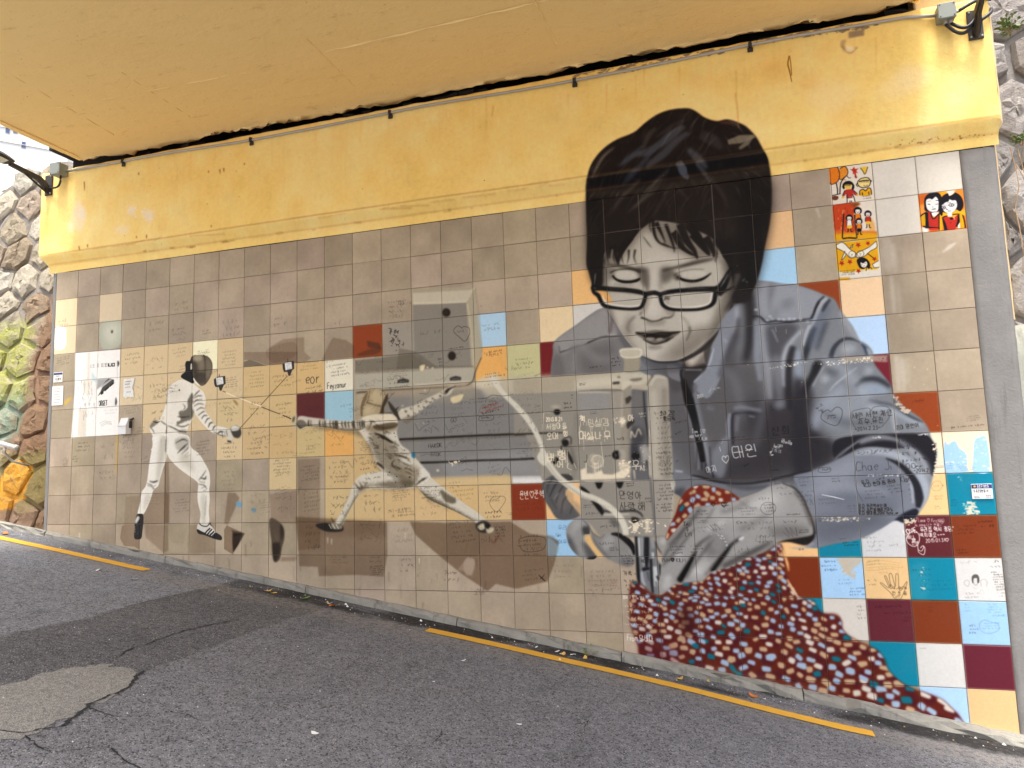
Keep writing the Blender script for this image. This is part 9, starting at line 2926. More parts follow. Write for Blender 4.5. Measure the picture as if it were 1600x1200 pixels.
# splayed right-hand arris, its sunlit look put into a paler colour
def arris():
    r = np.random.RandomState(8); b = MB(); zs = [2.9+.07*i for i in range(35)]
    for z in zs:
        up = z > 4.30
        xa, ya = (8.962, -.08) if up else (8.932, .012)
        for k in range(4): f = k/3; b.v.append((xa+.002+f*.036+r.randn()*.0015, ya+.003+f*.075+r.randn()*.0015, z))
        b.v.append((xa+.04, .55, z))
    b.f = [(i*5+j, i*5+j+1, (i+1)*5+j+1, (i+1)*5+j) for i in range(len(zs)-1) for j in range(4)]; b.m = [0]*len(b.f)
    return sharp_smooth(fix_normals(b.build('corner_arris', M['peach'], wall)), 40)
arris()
# bearing shelf and back wall behind the bridge end
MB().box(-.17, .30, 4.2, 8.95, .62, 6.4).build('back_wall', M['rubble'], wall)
MB().box(-.17, -.015, 5.62, 8.95, .299, 5.75).build('gap_light_block', M['rubble'], wall)  # unseen lid added to keep sky light out of the gap
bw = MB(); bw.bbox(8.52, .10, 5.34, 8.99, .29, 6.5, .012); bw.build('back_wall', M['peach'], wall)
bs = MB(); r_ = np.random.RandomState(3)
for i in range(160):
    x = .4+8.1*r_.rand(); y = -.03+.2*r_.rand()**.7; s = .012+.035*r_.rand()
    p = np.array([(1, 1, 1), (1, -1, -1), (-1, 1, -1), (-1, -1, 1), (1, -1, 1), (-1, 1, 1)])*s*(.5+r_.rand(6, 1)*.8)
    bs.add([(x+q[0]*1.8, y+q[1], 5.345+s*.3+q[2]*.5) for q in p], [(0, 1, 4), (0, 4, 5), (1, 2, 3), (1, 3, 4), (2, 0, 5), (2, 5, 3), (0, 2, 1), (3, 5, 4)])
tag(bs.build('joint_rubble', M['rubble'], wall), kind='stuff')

# ================================================================ bridge deck overhead
deck = empty('bridge_deck', (4.4, -4, 5.42), 'yellow painted flat concrete bridge deck overhead with a ragged edge above the wall', 'bridge')
def soffit():
    r = np.random.RandomState(12); b = MB()
    xs = [.385]+[.45+.07*i for i in range(115)]+[8.497]
    ys = [-.012, -.03, -.05, -.075, -.11, -.2, -.35, -.6, -1, -1.5, -2.2, -3.2, -4.0, -4.6, -5.2]
    e = np.convolve(r.randn(len(xs)+8), np.ones(3)/3, 'valid')[:len(xs)]
    for i, x in enumerate(xs):
        for j, y in enumerate(ys):
            rag = (.03*e[i]+.014*r.randn()-.022) if j <= 2 else (.006*r.randn() if j == 3 else 0)
            zl = 5.42-(.022 if j < 4 else (.012 if j == 4 else 0))+(.02-.02*j)*(1 if j < 2 else 0)+(r.randn()*.007 if j < 4 else r.randn()*.0012)+.006*math.sin(x*.9)*math.sin(y*1.1)
            b.v.append((x-4.4, y+rag+4, zl-5.42))
    n = len(ys)
    b.f = [(i*n+j, i*n+j+1, (i+1)*n+j+1, (i+1)*n+j) for i in range(len(xs)-1) for j in range(n-1)]; b.m = [0]*len(b.f)
    o = b.build('soffit', M['soffit'], deck, smooth=True)
    return o
soffit()
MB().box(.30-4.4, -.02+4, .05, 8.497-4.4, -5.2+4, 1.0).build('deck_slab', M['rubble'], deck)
dl = MB(); xs = None
for i in range(25):
    y0, y1 = -.06-i*.205, -.06-(i+1)*.205; j = rnd.uniform(-.004, .004)
    dl.box(.318-4.4+j, y1+4, -.012+j, .383-4.4, y0+4, .06)
dl.build('drip_edge', M['soffit'], deck)
MB().box(.285-4.4, -5.2+4, .03, .316-4.4, -.05+4, 1.02).build('fascia', M['peach'], deck)
MB().box(8.5-4.4, -5.2+4, -.005, 8.53-4.4, -.02+4, 1.02).build('fascia', M['peach'], deck)
for (x0, y0, x1, y1) in [(.55, -1.04, 3.1, -.93), (1.13, -.40, 1.24, -1.75), (2.10, -.45, 2.12, -1.3), (3.9, -.97, 6.1, -1.02), (5.74, -.40, 5.71, -1.3), (3.85, -.4, 3.86, -1.2)]:
    sb = MB(); n = 24
    for i in range(n+1):
        f = i/n; x, y = x0+(x1-x0)*f, y0+(y1-y0)*f; L = math.hypot(x1-x0, y1-y0); nx, ny = -(y1-y0)/L, (x1-x0)/L
        hh = .008*max(0, math.sin(i*1.3+x0)*.6+.5); w = .010+.005*math.sin(i*2.1)
        for s_, dz in ((-1, .004), (0, -hh), (1, .004)): sb.v.append((x+nx*w*s_-4.4, y+ny*w*s_+4, dz-.002))
    sb.f = [(3*i+j, 3*i+3+j, 3*i+4+j, 3*i+1+j) for i in range(n) for j in (0, 1)]; sb.m = [0]*len(sb.f)
    sb.build('formwork_seam', M['soffit'], deck)
# ================================================================ rubble walls beside the bridge
def vor_cells(seeds, lo, hi):
    out = []
    for i, s in enumerate(seeds):
        pl = [(lo[0], lo[1]), (hi[0], lo[1]), (hi[0], hi[1]), (lo[0], hi[1])]
        near = sorted(range(len(seeds)), key=lambda j: (seeds[j][0]-s[0])**2+(seeds[j][1]-s[1])**2)[1:16]
        for j in near:
            q = seeds[j]; mx, my = (s[0]+q[0])/2, (s[1]+q[1])/2; nx, ny = q[0]-s[0], q[1]-s[1]
            f = lambda p: -((p[0]-mx)*nx+(p[1]-my)*ny); o = []
            for a, b_ in zip(pl, pl[1:]+pl[:1]):
                fa, fb = f(a), f(b_)
                if fa >= 0: o.append(a)
                if fa*fb < 0: k = fa/(fa-fb); o.append((a[0]+(b_[0]-a[0])*k, a[1]+(b_[1]-a[1])*k))
            pl = o
            if len(pl) < 3: break
        if len(pl) >= 3: out.append((s, pl))
    return out
def stone_mesh(pl, s, rs, gap, bulge, toW):
    """a quarry-faced stone: rings of the joint outline shrinking towards a rough domed face"""
    p = np.array(pl); c = p.mean(0)
    q = []
    for i in range(len(p)):
        a, b_ = p[i], p[(i+1) % len(p)]; L = np.hypot(*(b_-a)); k = max(1, int(L/.10))
        for j in range(k): q.append(a+(b_-a)*j/k)
    q = np.array(q); d = q-c; r = np.hypot(d[:, 0], d[:, 1])[:, None]
    q = c+d*np.maximum(.3, (1-gap/r))*(1-.10*rs.rand(len(q), 1)**2)
    b = MB(); n = len(q)
    rings = [(1.0, -.10), (.985, .35*bulge), (.90, .8*bulge), (.68, .95*bulge), (.42, 1.0*bulge), (.2, 1.02*bulge)]
    for f, h in rings:
        for k_ in range(n):
            v = c+(q[k_]-c)*f+(rs.randn(2)*.010 if f < .95 else 0)
            b.v.append(toW(v[0], v[1], h+(rs.randn()*.008 if f < .99 else 0)))
    b.v.append(toW(c[0], c[1], bulge*(1+.1*rs.randn()))); e = len(b.v)-1
    for k in range(len(rings)-1): b.f += [(k*n+i, (k+1)*n+i, (k+1)*n+(i+1) % n, k*n+(i+1) % n) for i in range(n)]
    b.f += [((len(rings)-1)*n+i, e, (len(rings)-1)*n+(i+1) % n) for i in range(n)]; b.m = [0]*len(b.f)
    return b
def stone_mat(name, cols, marks=None):
    t = NT(name); c = t.co(); oi = t.n('ObjectInfo'); w = t.n('TexCoord'); n = t.noise(w.outputs['Object'], 6, 8, .7); n2 = t.noise(w.outputs['Object'], 34, 6, .75)
    k = t.ramp(oi.outputs['Random'], [(i/(len(cols)-1), srgb(*q)) for i, q in enumerate(cols)])
    k = t.mix(t.math('MULTIPLY', t.step(n, .45, .75), .55), k, srgb(*(int(v*.62) for v in cols[1]))); k = t.mix(t.math('MULTIPLY', t.step(n2, .5, .8), .4), k, srgb(72, 64, 56))
    if marks: k = marks(t, k)
    return t.out(k, .9, t.math('ADD', n, t.math('MULTIPLY', n2, .8)), 1., .04)
LEAN = .22
def toL(a, b_, h): return (a, .05+LEAN*(b_-1.4)-h*.976, b_+h*.21)
rw = empty('rubble_wall', (-.4, .1, 1.5), 'leaning rubble stone wall left of the mural with green and orange painted stones', 'wall')
rw.location = (0, 0, 0)
def left_marks(t, k):
    g = t.n('NewGeometry').outputs['Position']; x, y, z = t.xyz(g)
    nz = t.math('MULTIPLY', t.math('SUBTRACT', t.noise(g, 6, 7, .75), .5), .5)
    xx = t.math('ADD', x, nz); zz = t.math('ADD', z, nz)
    # weathered rust-brown stones lower down by the corner; then lime, teal and orange paint
    rust = t.math('MULTIPLY', t.math('SUBTRACT', 1., t.step(zz, 4.2, 4.7)), t.step(t.math('ADD', xx, t.math('MULTIPLY', zz, -.06)), -1.10, -.98))
    k = t.mix(t.math('MULTIPLY', rust, .75), k, srgb(122, 86, 56))
    lime = t.math('MULTIPLY', t.math('MULTIPLY', t.math('SUBTRACT', 1., t.step(zz, 3.7, 4.0)), t.step(zz, 2.75, 2.95)), t.math('SUBTRACT', 1., t.step(t.math('ADD', xx, t.math('MULTIPLY', zz, .22)), -.22, -.05)))
    br = t.math('ADD', .30, t.math('MULTIPLY', t.step(t.noise(g, 11, 6, .75), .38, .6), .6))
    k = t.mix(t.math('MULTIPLY', lime, br), k, srgb(150, 152, 62))
    teal = t.math('MULTIPLY', t.math('MULTIPLY', t.math('SUBTRACT', 1., t.step(zz, 2.85, 3.05)), t.step(zz, 2.35, 2.5)), t.math('SUBTRACT', 1., t.step(xx, -.85, -.72)))
    k = t.mix(t.math('MULTIPLY', teal, t.math('MULTIPLY', br, .7)), k, srgb(84, 128, 108))
    mos = t.math('MULTIPLY', t.math('MULTIPLY', t.math('SUBTRACT', 1., t.step(zz, 2.2, 2.35)), t.step(zz, 1.6, 1.8)), .6)
    k = t.mix(mos, k, srgb(130, 122, 62))
    dx = t.math('SUBTRACT', x, -.66); dz = t.math('SUBTRACT', z, 1.93)
    rr = t.math('SQRT', t.math('ADD', t.math('MULTIPLY', dx, dx), t.math('MULTIPLY', t.math('MULTIPLY', dz, dz), .8)))
    disc = t.math('SUBTRACT', 1., t.step(t.math('ADD', rr, t.math('MULTIPLY', nz, .3)), .225, .25))
    k = t.mix(t.math('MULTIPLY', disc, t.math('ADD', .35, t.math('MULTIPLY', br, .7))), k, t.mix(t.noise(g, 9, 4), srgb(198, 128, 26), srgb(218, 160, 36)))
    return k
M['stone_l'] = stone_mat('left_rubble_stone', [(186, 176, 158), (160, 146, 122), (128, 114, 90), (206, 200, 186), (136, 110, 84), (176, 164, 138), (122, 98, 74)], left_marks)
def mortar_marks(t, k): return left_marks(t, k)
t = NT('rubble_mortar'); c = t.co(); n = t.noise(c, 8, 7, .7); kk = t.mix(n, srgb(92, 85, 78), srgb(146, 137, 127)); kk = left_marks(t, kk); M['mortar_l'] = t.out(kk, .95, n, .8, .03)
t = NT('grey_rubble_mortar'); c = t.co(); n = t.noise(c, 8, 7, .7); M['mortar_r'] = t.out(t.mix(n, srgb(96, 92, 90), srgb(150, 144, 138)), .95, n, .9, .03)
rs = np.random.RandomState(21); seeds = []
sx, sz = .46, .36
for r in range(-1, 16):
    for q in range(-1, 12):
        x = -4.3+q*sx+(sx/2 if r % 2 else 0)+rs.randn()*.055; z = 1.2+r*sz+rs.randn()*.05
        seeds.append((x, z))
topz = lambda x: 6.05+.36*max(-4, min(0, x+1.4))+.05*math.sin(x*9)
b = MB(); xs = [-4.6+.14*i for i in range(33)]
for x in xs:
    for k in range(20):
        z = -.2+k/19*(topz(x)+.2); y = .05+LEAN*(z-1.4); b.v.append((x, y+rs.randn()*.012, z))
    b.v.append((x, .05+LEAN*(topz(x)-1.4)+.6, topz(x)+.02)); b.v.append((x, .05+LEAN*(topz(x)-1.4)+.8, -.4))
m_ = 22
b.f = [(i*m_+j, (i+1)*m_+j, (i+1)*m_+j+1, i*m_+j+1) for i in range(len(xs)-1) for j in range(m_-1)]+[tuple(range(m_)), tuple(range((len(xs)-1)*m_, len(xs)*m_))[::-1]]; b.m = [0]*len(b.f)
fix_normals(b.build('mortar_bed', M['mortar_l'], rw))
for s, pl in vor_cells(seeds, (-4.5, .9), (-.05, 7.)):
    if s[0] < -3.2 or s[1] > topz(s[0])-.02 or s[0] > .05 or s[1] < base(s[0])-.1: continue
    o = stone_mesh(pl, s, rs, .012+.014*rs.rand(), .028+.035*rs.rand(), toL).build('stone', M['stone_l'], rw); fix_normals(o); sharp_smooth(o, 12)
# right-hand retaining wall: bigger grey stones above a cast concrete face
gw = empty('stone_retaining_wall', (0, 0, 0), 'grey rough stone retaining wall at the right end of the underpass', 'wall')
M['stone_r'] = stone_mat('grey_rubble_stone', [(176, 170, 166), (160, 154, 150), (190, 184, 178), (150, 140, 132), (182, 176, 172)])
def toR(a, b_, h): return (a, .30+.10*(b_-3)-h, b_+h*.1)
b = MB(); xs = [8.985+.16*i for i in range(20)]
for x in xs:
    for k in range(30): z = -.5+k*.26; b.v.append((x, .30+.10*(z-3)+rs.randn()*.01, z))
b.f = [(i*30+j, (i+1)*30+j, (i+1)*30+j+1, i*30+j+1) for i in range(len(xs)-1) for j in range(29)]; b.m = [0]*len(b.f)
b.box(8.99, .85, -.5, 12.0, 1.2, 7.0); o = fix_normals(b.build('mortar_bed', M['mortar_r'], gw))
seeds = [(8.9+q*.62+(.31 if r % 2 else 0)+rs.randn()*.06, 2.7+r*.40+rs.randn()*.05) for r in range(12) for q in range(-1, 5)]
for s, pl in vor_cells(seeds, (9.0, 2.6), (11.4, 7.2)):
    if s[0] > 10.9: continue
    o = stone_mesh(pl, s, rs, .014+.014*rs.rand(), .05+.05*rs.rand(), toR).build('stone', M['stone_r'], gw); fix_normals(o); sharp_smooth(o, 12)
b = MB(); zs = [-.5+.12*i for i in range(29)]; ysb = [.30, .12, .02, .0]
for z in zs:
    xl = 8.915+max(0, z-2.2)*.012-max(0, 2.0-z)*.030+rs.randn()*.004
    for k, (dx, y) in enumerate([(0, .32), (.004, .20), (.012, .09), (.030, .06), (.5, .058), (1.2, .058), (2.2, .06)]): b.v.append((xl+dx+rs.randn()*.003, y+rs.randn()*.003+(.05 if z > 2.8 and k > 1 else 0), z))
b.v += [(9.0+.35*k, .34, 2.93) for k in range(7)]
n = 7
b.f = [(i*n+j, i*n+j+1, (i+1)*n+j+1, (i+1)*n+j) for i in range(len(zs)-1) for j in range(n-1)]+[((len(zs)-1)*n+j, (len(zs)-1)*n+j+1, len(zs)*n+j+1, len(zs)*n+j) for j in range(n-1)]; b.m = [0]*len(b.f)
o = fix_normals(b.build('concrete_facing', M['block'], gw)); sharp_smooth(o, 40)

# ================================================================ plants
def leaf(b, p, d, L, w, m=0, droop=.3):
    p = Vector(p); d = Vector(d).normalized(); s = d.cross(Vector((0, 0, 1)))
    if s.length < .1: s = Vector((1, 0, 0))
    s.normalize(); u = s.cross(d)
    a = p+d*L*.45-u*0+s*w*.5; c = p+d*L*.45-s*w*.5; e = p+d*L+Vector((0, 0, -droop*L)); mid = p+d*L*.5+u*w*.12
    b.add([p, a, e, c, mid], [(0, 1, 4), (1, 2, 4), (2, 3, 4), (3, 0, 4)], m)
def tuft(name, loc, n, size, seed, label, mat, cat='plant', spread=1.):
    r = random.Random(seed); root = empty(name, loc, label, cat); f = MB(); st = MB()
    for i in range(n):
        a = r.uniform(0, 6.28); el = r.uniform(.15, 1.2); d = Vector((math.cos(a)*math.cos(el)*spread, math.sin(a)*math.cos(el)*.6-.25, math.sin(el)))
        L = size*r.uniform(.4, 1); tip = d*L; st.tube([(0, 0, -.01), tuple(d*L*.5+Vector((0, 0, .02*size))), tuple(tip)], [.0022, .0018, .001], 4)
        for k in range(r.randint(4, 7)):
            q = d*L*r.uniform(.3, 1); dd = d+Vector((r.uniform(-1, 1), r.uniform(-1, 1), r.uniform(-.5, .8))); leaf(f, q, dd, size*r.uniform(.22, .42), size*r.uniform(.10, .18))
    f.build('foliage', mat, root); st.build('stem', M['stem'], root); return root
tuft('weed', (5.73, -.115, base(5.73)-.055), 6, .10, 1, 'small green weed sprouting in the gutter against the kerb', M['green'], 'weed')
tuft('wall_plant', (9.17, .18, 5.15), 26, .15, 2, 'green plant rooted in the top of the grey stone wall beside the lamp', M['green2'], 'plant')
tuft('wall_plant', (9.14, .10, 4.22), 18, .12, 3, 'lower green plant on the grey stone wall above the hanging dry stems', M['green2'], 'plant')
vt = empty('dry_vine', (9.1, .15, 4.15), 'dry brown stems hanging down the grey stone wall', 'vine'); rv = random.Random(4)
for k in range(9):
    x = rv.uniform(-.08, .22); pts = []
    zt, ln = rv.uniform(-.1, .06), rv.uniform(.5, 1.5)
    for i in range(10): f = i/9; pts.append((x+.02*math.sin(f*7+k)+.015*rv.uniform(-1, 1), -.06-.03*rv.random()-.02*f+.10*(zt-f*ln), zt-f*ln))
    MB().tube(pts, [.004]*9+[.0015], 5).build('stem', M['stem'], vt)

# ================================================================ lamps, boxes, conduit, cables
def arc(p, q, sag, n=10):
    p, q = Vector(p), Vector(q); return [tuple(p.lerp(q, i/n)+Vector(sag)*math.sin(math.pi*i/n)) for i in range(n+1)]
def wall_lamp(loc, label, dxy, plate_h=.23):
    """plate on the wall, tapered arm standing out towards the road, long lamp head"""
    r = empty('wall_lamp', loc, label, 'lamp', 'lamps on the yellow beam')
    pl = MB(); pl.bbox(-.05, -.018, -plate_h*.5, .05, 0, plate_h*.5, .004); pl.build('base_plate', M['dark_metal'], r)
    for sx in (-1, 1):
        for sz_ in (-1, 1): MB().tube([(sx*.036, -.016, sz_*plate_h*.42), (sx*.036, -.028, sz_*plate_h*.42)], .007, 6).build('bolt', M['steel'], r)
    e = Vector((dxy*.42, -.44, .055)); a0 = Vector((0, -.015, .02))
    MB().tube([a0-Vector((0, 0, .09)), a0+Vector((0, -.05, -.03)), a0+e*.25, a0+e*.6, a0+e], [.03, .034, .03, .026, .024], 4, flat=1.2).build('arm', M['dark_metal'], r)
    MB().tube([(-.0, -.016, -plate_h*.42), tuple(a0+e*.62-Vector((0, 0, .02)))], .012, 6).build('brace', M['dark_metal'], r)
    h = MB(); hs_ = []
    for i in range(9):
        f = i/8; wd = .045+.075*math.sin(math.pi*min(1, f*1.15+.12))**.8 if f < .98 else .03; ht = .022+.035*math.sin(math.pi*min(1, f*1.1+.1))
        c = a0+e*1.0+Vector((dxy*.5*f, -.55*f, .03*f+.01)); ring = []
        for k in range(10):
            t_ = 2*math.pi*k/10; zz = math.sin(t_); ring.append((c.x+wd*math.cos(t_), c.y, c.z+ht*(zz if zz > 0 else zz*.45)))
        hs_.append(ring)
    for ring in hs_: h.v += ring
    h.f = [(i*10+k, i*10+(k+1) % 10, (i+1)*10+(k+1) % 10, (i+1)*10+k) for i in range(8) for k in range(10)]+[tuple(range(10)), tuple(range(80, 90))[::-1]]; h.m = [0]*len(h.f)
    ho = sharp_smooth(fix_normals(h.build('lamp_head', M['dark_metal'], r)), 50)
    ln = MB(); pv = []
    for i in range(1, 8):
        f = i/8; wd = (.045+.075*math.sin(math.pi*min(1, f*1.15+.12))**.8)*.78; c = a0+e+Vector((dxy*.5*f, -.55*f, .03*f-.012)); pv.append([(c.x-wd, c.y, c.z), (c.x, c.y, c.z-.028*math.sin(math.pi*f)), (c.x+wd, c.y, c.z)])
    for q in pv: ln.v += q
    ln.f = [(i*3+k, i*3+k+1, (i+1)*3+k+1, (i+1)*3+k) for i in range(6) for k in (0, 1)]; ln.m = [0]*len(ln.f)
    lo_ = ln.build('lamp_lens', M['lens'], ho, smooth=True)
    return r
wall_lamp((-.058, -.083, 5.17), 'dark wall lamp at the left end of the yellow beam, cut off by the frame', -.05)
wall_lamp((8.862, -.083, 5.115), 'dark wall lamp at the right end of the yellow beam beside black cables', -.10)
def jbox(loc, w, h, d, label, seed):
    r = empty('junction_box', loc, label, 'electrical box', 'junction boxes on the yellow beam')
    b = MB(); b.bbox(-w/2, -d*.8, -h/2, w/2, 0, h/2, .004); b.build('box_body', M['box_grey'], r)
    b = MB(); b.bbox(-w/2-.003, -d, -h/2-.003, w/2+.003, -d*.8-.001, h/2+.003, .005); b.build('lid', M['box_grey'], r)
    for sx in (-1, 1):
        for sz_ in (-1, 1): MB().tube([(sx*w*.4, -d+.002, sz_*h*.4), (sx*w*.4, -d-.003, sz_*h*.4)], .005, 6).build('screw', M['dark_metal'], r)
    return r
jbox((.135, -.082, 5.295), .13, .125, .12, 'grey junction box beside the left lamp where the conduit starts', 1)
jr = jbox((8.665, -.082, 5.225), .115, .115, .10, 'grey junction box with black cable glands near the right lamp', 2)
for dx in (-.005, .03): MB().tube([(dx, -.05, -.056), (dx, -.05, -.085)], .013, 8).build('cable_gland', M['steel'], jr)
MB().tube([(.058, -.05, .0), (.085, -.05, .0)], .013, 8).build('cable_gland', M['steel'], jr)
cd = empty('conduit', (4.4, -.1, 5.28), 'thin grey steel conduit running along the top of the yellow beam', 'pipe')
cp = [(-4.2, .0, .01)]+[(-4.0+i*.4, .004*math.sin(i*1.7)+.002, .012*math.sin(i*.8)-.024*math.sin(math.pi*i/21)*.6) for i in range(1, 21)]+[(4.205, 0, -.04)]
MB().tube(cp, .0125, 8).build('pipe', M['steel'], cd, smooth=True)
for x, dz in [(.952, 0), (2.536, 0), (4.058, 0), (5.818, 0), (7.27, 0)]:
    i = min(range(len(cp)), key=lambda k: abs(cp[k][0]-(x-4.4))); z = cp[i][2]
    b = MB(); b.bbox(x-4.4-.014, -.018, z-.022, x-4.4+.014, .018, z+.02, .003); b.bbox(x-4.4-.022, .004, z-.055, x-4.4+.022, .016, z-.018, .003)
    b.build('pipe_clamp', M['dark_metal'], cd)
cb = empty('cable', (.14, -.14, 5.23), 'short black cable looping from the left junction box to the lamp', 'cable', 'cables at the lamps')
MB().tube(arc((.02, 0, 0), (-.17, .03, -.10), (.06, -.01, -.06)), .010, 6).build('sheath', M['black_rubber'], cb, smooth=True)
for k, (p, q, s, lb) in enumerate([((8.66, -.132, 5.14), (8.885, -.12, 5.20), (-.0, -.02, -.13), 'outer black cable looping under the right junction box to the lamp'), ((8.697, -.132, 5.14), (8.895, -.14, 5.23), (.0, -.03, -.11), 'inner black cable looping under the right junction box to the lamp'), ((8.75, -.132, 5.225), (8.99, -.06, 5.31), (.02, -.03, .02), 'upper black cable passing behind the right lamp to the wall corner'), ((8.90, -.10, 5.14), (9.0, -.02, 5.26), (.02, -.03, -.01), 'short black cable from the right lamp round the wall corner')]):
    tag(MB().tube(arc(p, q, s, 14), .0125, 8).build('cable', M['black_rubber'], None, smooth=True), lb, 'cable', 'cables at the lamps')
# handrail on the left wall
hr = empty('handrail', (-.5, .0, 2.3), 'pale tubular handrail on a curved bracket fixed to the left stone wall', 'handrail')
hx = lambda x, z, y: (x+.5, y, z-2.3)
MB().tube([hx(-3.4, 3.05, -.07), hx(-1.0, 2.47, -.06), hx(-.42, 2.325, -.06)], .026, 10).build('rail', M['rail'], hr, smooth=True)
MB().tube([hx(-.415, 2.324, -.06), hx(-.375, 2.314, -.06)], .031, 10).build('end_cap', M['steel'], hr, smooth=True)
MB().tube([hx(-.55, 2.33, -.06), hx(-.57, 2.27, -.05), hx(-.54, 2.18, .02), hx(-.47, 2.13, .16)], .013, 8).build('bracket', M['steel'], hr, smooth=True)
MB().tube([hx(-2.2, 2.75, -.06), hx(-2.22, 2.69, -.05), hx(-2.19, 2.6, .02), hx(-2.1, 2.55, .3)], .013, 8).build('bracket', M['steel'], hr, smooth=True)

# ================================================================ notices and small fittings on the tiles
def strokes_mesh(name, items, mat, parent, y):
    """flat print: pen strokes as thin ribbons, x, z local"""
    b = MB()
    for text, x, z, size, pen, sx in items:
        cx = 0.
        for ch in text:
            g, adv = glyph(ch)
            for s in g:
                q = np.asarray(s, float)
                if len(q) > 2 and ch not in SHARP: q = smooth(q, False, 3)
                q = (q+[cx, 0])*[size*sx, size]+[x, z]
                L = q; d = np.gradient(L, axis=0); ln = np.hypot(d[:, 0], d[:, 1])+1e-9; nn = np.stack([-d[:, 1]/ln, d[:, 0]/ln], 1)*pen*.5
                n0 = len(b.v); b.v += [(p[0], y, p[1]) for p in np.concatenate([L+nn, L-nn])]
                m = len(L); b.f += [(n0+i, n0+i+1, n0+m+i+1, n0+m+i) for i in range(m-1)]; b.m += [0]*(m-1)
            cx += adv
    return b.build(name, mat, parent)
def lines_mesh(name, rows, mat, parent, y):
    b = MB(); r = random.Random(3)
    for x0, x1, z, h in rows:
        x = x0
        while x < x1: w = r.uniform(.3, 1.)*h*1.2; b.add([(x, y, z), (min(x1, x+w), y, z), (min(x1, x+w), y, z+h), (x, y, z+h)], [(0, 1, 2, 3)]); x += w+h*.5
    return tag(b.build(name, mat, parent), kind='stuff')
sg = empty('address_plate', (8.618, -.006, 1.667), 'small white metal address plate with a navy heading on the teal tile', 'sign')
b = MB(); b.bbox(-.066, -.003, -.053, .066, .004, .053, .002); b.build('plate', M['plastic'], sg)
MB().box(-.064, -.0045, .022, .064, -.0032, .051).build('heading', M['navy'], sg)
strokes_mesh('heading_text', [('종로구 보안등', -.03, .028, .017, .0022, .62)], M['white_print'], sg, -.0054)
MB().tube([(-.045, -.0044, .036), (-.045, -.0052, .036)], .008, 10).build('emblem', M['leaf_y'], sg)
strokes_mesh('number_text', [('11-종로12번길-14', -.054, -.006, .019, .0024, .58)], M['ink'], sg, -.0042)
lines_mesh('small_print', [(-.055, -.02, -.035, .005), (-.055, -.02, -.045, .005), (.02, .055, -.032, .005), (.02, .055, -.043, .005)], M['ink'], sg, -.0042)
nt = empty('notice', (.078, -.004, 3.053), 'small white notice with a navy heading near the left edge of the tiles', 'sign')
b = MB(); b.bbox(-.062, -.0015, -.054, .062, .004, .054, .001); b.build('sheet', M['paper'], nt)
MB().box(-.058, -.003, .026, .058, -.0017, .048).build('heading', M['navy'], nt)
lines_mesh('print', [(-.025, .025, .008, .008), (-.03, .05, -.028, .018), (-.03, .02, -.042, .006)], M['ink'], nt, -.0028)
def paper(loc, w, h, label, torn, seed):
    r = random.Random(seed); n = 10; o = []
    for i in range(n): o.append((-w/2+w*i/n+0, -h/2+(r.uniform(0, .02) if torn else 0)))
    for i in range(n): o.append((w/2-(r.uniform(0, .028) if torn else 0), -h/2+h*i/n))
    for i in range(n): o.append((w/2-w*i/n, h/2-(r.uniform(0, .006) if torn else 0)))
    for i in range(n): o.append((-w/2, h/2-h*i/n))
    b = MB(); k = len(o)
    for y in (-.0012, .002): b.v += [(p[0], y+(r.uniform(-.004, 0) if torn and y < 0 else 0), p[1]) for p in o]
    b.v.append((0, -.0014, 0)); c = len(b.v)-1
    b.f = [(c, i, (i+1) % k) for i in range(k)]+[(i, k+i, k+(i+1) % k, (i+1) % k) for i in range(k)]; b.m = [0]*len(b.f)
    root = empty('paper_notice', loc, label, 'notice'); b.build('sheet', M['paper'], root)
    lines_mesh('print', [(-w*.3, w*.25, h*(.34-.14*i), .006) for i in range(6)] if not torn else [(-w*.3, w*.2, h*.33, .009), (-w*.35, w*.1, h*.2, .009), (-w*.35, w*.15, h*.05, .007), (-w*.2, w*.2, -h*.2, .007)], M['stem'], root, -.006 if torn else -.0024)
    return root
paper((.082, -.005, 2.855), .152, .205, 'plain cream paper notice below the small navy-headed notice', False, 1)
paper((1.026, -.005, 2.875), .14, .205, 'torn white paper stuck to a tile right of the white poster panel', True, 2)
bx = empty('white_box', (1.015, -.004, 2.485), 'small white box with a black clip fixed to the tiles below the torn paper', 'box')
b = MB(); b.add([(-.048, 0, -.082), (.048, 0, -.082), (.048, 0, .085), (-.048, 0, .085), (-.048, -.07, -.082), (.048, -.07, -.082), (.048, -.07, .0), (-.048, -.07, .0), (.048, -.035, .085), (-.048, -.035, .085)], [(0, 1, 2, 3), (4, 7, 6, 5), (0, 4, 5, 1), (7, 9, 8, 6), (9, 3, 2, 8), (0, 3, 9, 7, 4), (1, 5, 6, 8, 2)])
fix_normals(b.build('housing', M['plastic'], bx)); b = MB(); b.bbox(-.056, -.078, -.004, .056, -.071, .012, .002); b.build('lid_edge', M['plastic'], bx)
MB().tube([(.05, -.02, .06), (.09, -.015, .078)], .009, 6).build('clip', M['black_rubber'], bx); MB().box(.0485, -.03, -.02, .062, -.002, .05).build('hinge', M['dark_metal'], bx)

